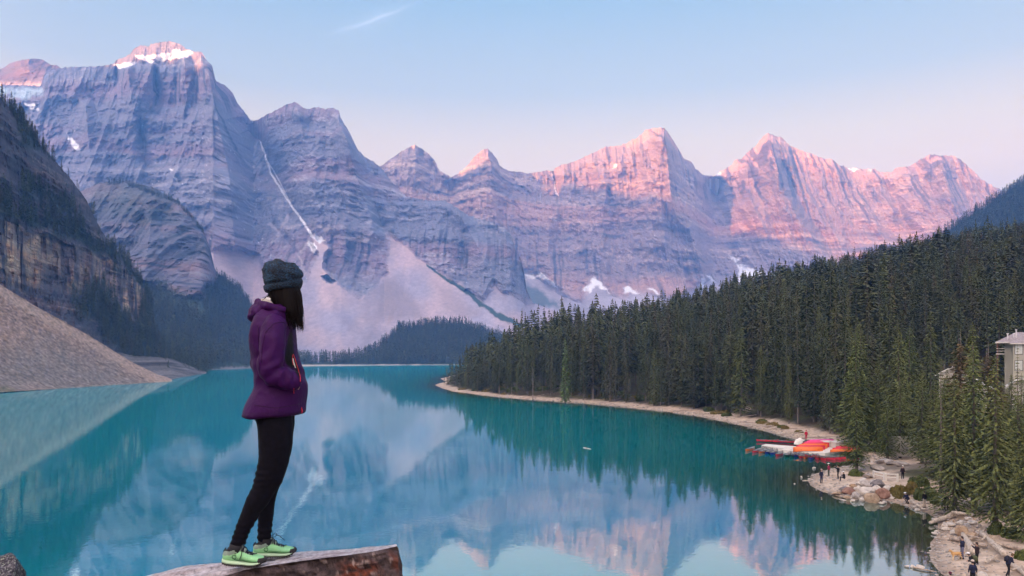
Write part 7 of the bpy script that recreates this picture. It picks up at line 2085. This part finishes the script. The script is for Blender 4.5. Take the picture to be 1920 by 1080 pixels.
for i, (px, py, wpx, hpx, kind, lab) in enumerate(PILE):
    p = GL(px, py)
    s_ = p.y / F
    w = wpx * s_ / 2 * 1.12; h_ = hpx * s_ / 2 * 1.25
    put_rock(kind, i, (p.x, p.y + w * .4, p.z + h_ * .62), (w, w * (.75 + .3 * rs.rand()), h_), (rs.uniform(-.2, .2), rs.uniform(-.2, .2), rs.rand() * 6), lab)
# smaller stones between them, still countable
for i in range(70):
    a = i % 2
    if a == 0: px, py = rs.uniform(1580, 1672), rs.uniform(908, 944)
    else: px, py = rs.uniform(1764, 1856), rs.uniform(968, 1012)
    if a == 0 and py < 905 + (px - 1580) * .04: continue
    if a == 1 and py > 1003 - abs(px - 1810) * .1: continue
    p = GL(px, py); s_ = p.y / F; w = rs.uniform(3.5, 8) * s_ / 2 * 1.1
    if float(land_sd(np.array([p.x]), np.array([p.y]))[0]) < .2: continue
    put_rock(['pale', 'grey', 'pale', 'tan'][i % 4], i, (p.x, p.y, p.z + w * .3), (w, w * .9, w * .7), rs.uniform(0, 6, 3), 'small stone wedged among the boulders of the left pile' if a == 0 else 'small stone wedged among the boulders of the right pile', 'small stones of the left pile' if a == 0 else 'small stones of the right pile', 'stone')
# pebbles: one mass
def pebbles():
    rs = np.random.RandomState(91); v0, f0 = ico(1)
    V = []; Fc = []; n = 0
    sh = np.array(SHORE_LINE); seg = np.linalg.norm(np.diff(sh, axis=0), axis=1)
    mid = (sh[1:] + sh[:-1]) / 2; wgt = seg / np.maximum(mid[:, 1], 55) ** 1.5; wgt /= wgt.sum()
    for k in range(3000):
        i = rs.choice(len(seg), p=wgt); t_ = rs.rand()
        p = sh[i] * (1 - t_) + sh[i + 1] * t_
        d_ = (sh[i + 1] - sh[i]) / seg[i]; nrm = np.array([d_[1], -d_[0]])
        off_ = abs(rs.randn()) * 2.2 * (-1 if rs.rand() < .2 else 1)
        if i < len(seg) - 1:
            p = p + nrm * off_ * (1 if float(land_sd(np.array([p[0] + nrm[0]]), np.array([p[1] + nrm[1]]))[0]) > 0 else -1)
        if p[1] > 300: continue
        s_ = rs.uniform(.05, .16) * (p[1] / 90) ** .5 * (1.5 if rs.rand() < .08 else 1)
        z = gz(p[0], p[1])
        if z < -s_ * 0.8: continue
        vv = v0 * np.array([s_ * rs.uniform(.8, 1.5), s_ * rs.uniform(.8, 1.4), s_ * .6]) + np.array([p[0], p[1], z + s_ * .2])
        V.append(vv); Fc.append(f0 + n); n += len(v0)
    c_ = np.repeat(np.random.RandomState(5).uniform(.18, .46, (len(V), 1)) * np.array([[1.0, .93, .87]]), len(v0), 0)
    o = mesh_np('pebbles', np.concatenate(V), np.concatenate(Fc), attr_mat('pebble_stone', nscale=3, namp=.2, bump=.3, bdist=.05), cols=c_)
    tag(o, 'scattered pale pebbles along the waterline of the right shore', 'pebbles', None, 'stuff')
pebbles()

# ---- driftwood
M_log = pmat('silvered_driftwood', (0.33, 0.275, 0.23), rough=.85, var=.45, scale=5, bump=.9, bscale=14, dist=.06)
M_log2 = pmat('pale_driftwood', (0.46, 0.40, 0.34), rough=.85, var=.38, scale=5, bump=.9, bscale=14, dist=.06)
def log_obj(a, b_, r0, r1, label, group=None, mat=None, roots=False, bend=.0, stub=3):
    a = Vector(a); b_ = Vector(b_); o0 = a.copy(); d_ = b_ - a; n = 9
    if max(r0, r1) > .12: r0, r1 = r0 * .62, r1 * .62
    rs_ = np.random.RandomState(int(abs(a.x * 13 + a.y * 7)) % 9999)
    side = d_.cross(Vector((0, 0, 1))).normalized()
    pts = [d_ * (i / (n - 1)) + side * bend * math.sin(PI * i / (n - 1)) + Vector((0, 0, rs_.randn() * r0 * .12)) for i in range(n)]
    g = Geo(); g.tube(pts, [lerp(r0, r1, i / (n - 1)) * (1 + .1 * rs_.randn()) for i in range(n)], n=9)
    for k in range(stub):
        t_ = rs_.uniform(.3, .95); p = d_ * t_ + side * bend * math.sin(PI * t_)
        q = (side * rs_.uniform(-1, 1) + Vector((0, 0, rs_.uniform(.3, 1)))).normalized()
        g.tube([p, p + q * r0 * rs_.uniform(1.2, 3.2)], [r0 * .22, r0 * .08], n=5)
    if roots:
        for k in range(6):
            an = k * 1.1 + rs_.rand() * .6; q = (side * math.cos(an) + Vector((0, 0, 1)) * math.sin(an) - d_.normalized() * .4).normalized()
            g.tube([Vector((0, 0, 0)), q * r0 * 1.5, q * r0 * rs_.uniform(1.8, 3.0) + d_.normalized() * rs_.uniform(-.3, .1)], [r0 * .6, r0 * .3, r0 * .06], n=5)
    me = mesh_np('driftwood_log', g.v, g.f, mat or M_log, smooth=True, link=False)
    o = link_mesh('driftwood_log', me, None, tuple(o0)); return tag(o, label, 'log', group)
def LG(p0, p1, r0, r1, label, dz=.25, **kw):
    a = GL(*p0); b_ = GL(*p1); a.z += dz; b_.z += dz; return log_obj(a, b_, r0, r1, label, **kw)
LG((1744, 985), (1788, 970), .26, .42, 'pale tapering trunk lying from the bay up to the boulders', mat=M_log2, stub=4)
LG((1786, 972), (1812, 976), .30, .22, 'pale forked trunk resting on the second boulder pile', dz=.6, mat=M_log2)
LG((1805, 1008), (1826, 1044), .30, .50, 'thick split pale log leaning down towards the group of people', dz=.35, mat=M_log2, stub=1)
LG((1840, 1010), (1884, 1052), .30, .40, 'long bleached trunk running down to the walking man', dz=.5, mat=M_log2, stub=5, roots=True)
LG((1783, 1015), (1800, 1018), .32, .26, 'short dark weathered log behind the woman with the dog', stub=1)
LG((1812, 1010), (1842, 1016), .22, .18, 'slim log between the boulders and the roots', stub=2)
LG((1818, 1024), (1850, 1030), .16, .22, 'thin brown log lying above the open sand')
LG((1865, 1026), (1915, 1034), .22, .30, 'grey log running to the right edge of the beach')
LG((1808, 1018), (1828, 1014), .26, .24, 'dark blunt log under the tan boulder', stub=1)
LG((1862, 1052), (1848, 1060), .12, .10, 'small forked root stump on the open sand', mat=M_log2, roots=True, stub=3)
LG((1840, 1025), (1855, 1018), .14, .08, 'tangled root crown at the head of the long trunk', dz=.6, roots=True, stub=6, mat=M_log2)
LG((1712, 1066), (1756, 1075), .07, .05, 'thin bare pole floating in the shallows', dz=.10, stub=1)
LG((1752, 988), (1768, 996), .06, .05, 'thin stick lying in the bay water', dz=.10, stub=1)
LG((1708, 944), (1728, 956), .22, .18, 'short pale log beside the crouching person', mat=M_log2)
LG((1895, 1062), (1925, 1085), .22, .28, 'bleached log in the brush pile at the bottom right', mat=M_log2, roots=True, stub=6)
LG((1898, 1075), (1930, 1066), .16, .12, 'crossed log in the brush pile at the bottom right', mat=M_log2, stub=5)
LG((1775, 955), (1800, 962), .14, .10, 'dark broken branch under the big spruce', stub=5)
fl = log_obj(G(1094, 839.5, .03), G(1108, 842, .03), .10, .06, 'lone pale stick floating in the middle of the reflection', mat=M_log2, stub=0)
log_obj(G(1505, 901, .03), G(1536, 900.5, .03), .06, .05, 'long thin pole lying in the shallows beside the small beach', mat=M_log2, stub=1)
# driftwood fringe along the wooded point
rs = np.random.RandomState(19)
names_ = ['pale', 'grey', 'slim', 'short', 'long', 'bent', 'thick', 'weathered']
for i in range(86):
    t_ = rs.rand() ** .8; px = lerp(880, 1520, t_)
    if rs.rand() < .35: px = rs.uniform(1400, 1515)
    py = np.interp(px, [p[0] for p in SHORE_PX[3:22]], [p[1] for p in SHORE_PX[3:22]]) - 0.6 - rs.rand() ** 1.5 * np.interp(px, [880, 1200, 1400, 1520], [2, 5, 9, 9])
    p = GL(px, py); L = rs.uniform(1.8, 6.5); an = rs.normal(-.75, .5)
    e_ = p + Vector((math.cos(an) * L, math.sin(an) * L, 0)); 
    if float(land_sd(np.array([e_.x]), np.array([e_.y]))[0]) < .6: e_ = p + Vector((-math.cos(an) * L * .6, -math.sin(an) * L * .6 + L * .4, 0))
    e_.z = max(0.05, gz(e_.x, e_.y)); r_ = rs.uniform(.09, .20)
    p.z += r_ * .8; e_.z += r_ * .8 + rs.uniform(0, .25)
    zone = 'by the canoe dock' if px > 1440 else ('below the small clearing' if px > 1330 else ('on the middle shore of the point' if px > 1120 else 'near the tip of the point'))
    log_obj(p, e_, r_, r_ * .6, f'{names_[i % 8]} driftwood log stranded {zone}', 'driftwood logs along the wooded point', mat=[M_log, M_log2][i % 2], stub=2)

# ---- bushes: leafy mounds
def bush_mesh(name, seed, mat, n=2600, leaf=.12):
    rs_ = np.random.RandomState(seed)
    u = rs_.randn(n, 3); u /= np.linalg.norm(u, axis=1)[:, None]; u[:, 2] = np.abs(u[:, 2]) * .9 - .1
    lob = rs_.randn(9, 3); lob /= np.linalg.norm(lob, axis=1)[:, None]; lob[:, 2] = np.abs(lob[:, 2])
    k = np.max(u @ lob.T, axis=1); rad = (0.55 + .45 * sstep(.6, .97, k)) * (rs_.rand(n) ** .22)
    c = u * rad[:, None]
    a = rs_.randn(n, 3); a /= np.linalg.norm(a, axis=1)[:, None]; b_ = np.cross(a, u + rs_.randn(n, 3) * .5); b_ /= np.linalg.norm(b_, axis=1)[:, None]
    s_ = leaf * rs_.uniform(.6, 1.3, n)[:, None]
    V = np.stack([c - a * s_, c + b_ * s_ * .5, c + a * s_, c - b_ * s_ * .5], 1).reshape(-1, 3)
    cols = np.stack([np.repeat(np.clip(rs_.rand(n) * (u[:, 2] + .3), 0, 1), 4), np.repeat(rs_.uniform(.8, 1.2, n), 4), np.zeros(4 * n)], -1)
    return mesh_np(name, V, np.arange(4 * n).reshape(-1, 4), mat, link=False, cols=cols)
M_olive = leaf_mat('olive_willow_leaves', (0.13, 0.125, 0.035), (0.17, 0.13, 0.04), tips=(0.24, 0.17, 0.05), tipamt=.6)
M_gbush = leaf_mat('green_bush_leaves', (0.06, 0.09, 0.03), (0.09, 0.12, 0.035), tips=(0.15, 0.16, 0.05), tipamt=.6)
BU = {'o': [bush_mesh('foliage', 31, M_olive), bush_mesh('foliage', 32, M_olive)], 'g': [bush_mesh('foliage', 33, M_gbush), bush_mesh('foliage', 34, M_gbush)], 's': [bush_mesh('foliage', 35, M_olive, 420, .24), bush_mesh('foliage', 36, M_gbush, 420, .24)]}
sg = Geo()
for k in range(7): sg.tube([(0, 0, -.3), (math.cos(k) * .25, math.sin(k) * .25, .5)], [.03, .015], n=5)
BST = mesh_np('stems', sg.v, sg.f, M_bark, link=False)
def bush(px, py, wpx, hpx, kind, i, label, group=None):
    p = GL(px, py); s_ = p.y / F; w = wpx * s_ / 2; h_ = hpx * s_
    r = empty('bush', (p.x, p.y + w * .5, p.z - .05), i * 1.3, label, 'bush', group); r.scale = (w, w * .85, h_)
    link_mesh('foliage', BU[kind][i % 2], r); link_mesh('stems', BST, r)
bush(1690, 934, 40, 36, 'o', 0, 'large yellow olive bush right of the boulder pile')
bush(1712, 928, 34, 38, 'o', 1, 'olive green bush behind the crouching person')
bush(1742, 938, 44, 42, 'g', 0, 'wide green bush behind the person in beige trousers')
bush(1765, 946, 34, 34, 'g', 1, 'green bush under the slim spruce')
bush(1728, 912, 40, 30, 'g', 0, 'green bush behind the olive ones')
bush(1610, 893, 34, 20, 'g', 1, 'green undergrowth at the foot of the light green spruce')
bush(1905, 1010, 40, 34, 'g', 0, 'green bush at the right edge above the logs')
bush(1880, 1002, 44, 34, 'g', 1, 'green bush below the large dark spruce')
bush(1922, 1050, 30, 30, 'g', 0, 'yellow green bush at the right edge beside the walking man')
bush(1915, 985, 30, 30, 'g', 1, 'small green spruce scrub at the right edge')
SB = [(866, 731, 14, 5), (896, 733, 20, 9), (911, 735, 14, 7), (962, 741, 22, 11), (945, 741, 10, 5), (1050, 745, 12, 5), (1110, 752, 14, 6), (1127, 748, 22, 18), (1110, 746, 16, 20), (1142, 752, 16, 7), (1190, 757, 16, 6), (1222, 760, 14, 6), (1262, 763, 24, 7),
      (1290, 765, 20, 7), (1320, 764, 30, 12), (1340, 770, 26, 10), (1362, 775, 16, 6), (1430, 793, 18, 8), (1452, 799, 22, 9), (1470, 804, 18, 8), (1500, 812, 16, 7), (1175, 748, 14, 18), (1020, 742, 10, 6), (1375, 770, 14, 8)]
rsB = np.random.RandomState(8)
for k in range(26):
    px = rsB.uniform(900, 1510); py = np.interp(px, [900, 1000, 1100, 1200, 1300, 1400, 1510], [733, 742, 749, 757, 767, 786, 813]) + rsB.uniform(-2, 2)
    SB.append((px, py, rsB.uniform(10, 22), rsB.uniform(5, 11)))
for i, (px, py, w_, h_) in enumerate(SB):
    w_, h_ = w_ * 1.3, h_ * 1.3
    zone = 'at the canoe dock end' if px > 1420 else ('below the small clearing' if px > 1300 else ('in the middle of the point' if px > 1080 else 'near the tip of the point'))
    bush(px, py, w_, h_, 's', i, f'{["yellowish", "green"][i % 2]} low bush between shore and spruces {zone}', 'low bushes along the wooded point')
# young trees along the bank
rs = np.random.RandomState(23)

# ---- give look-alikes their place in the row
def tell_apart():
    seen = {}
    for o in bpy.data.objects:
        if o.parent is None and o.get('label') and o.get('category') and o.get('kind') != 'stuff' and o.get('category') in ('tree', 'log', 'bush'):
            seen.setdefault(o['label'], []).append(o)
    ordn = ['leftmost', 'second from left', 'third from left', 'fourth from left', 'fifth from left', 'sixth from left', 'seventh from left', 'eighth from left', 'ninth from left', 'tenth from left', 'eleventh from left', 'twelfth from left']
    for lab, os_ in seen.items():
        if len(os_) < 2: continue
        os_.sort(key=lambda o: o.location.x / max(o.location.y, 1))
        for k, o in enumerate(os_):
            w = 'rightmost' if k == len(os_) - 1 else (ordn[k] if k < len(ordn) else None)
            if w:
                full = (w + ' ' + lab).split()
                o['label'] = ' '.join(full[:16]) if len(full) > 16 else ' '.join(full)
tell_apart()
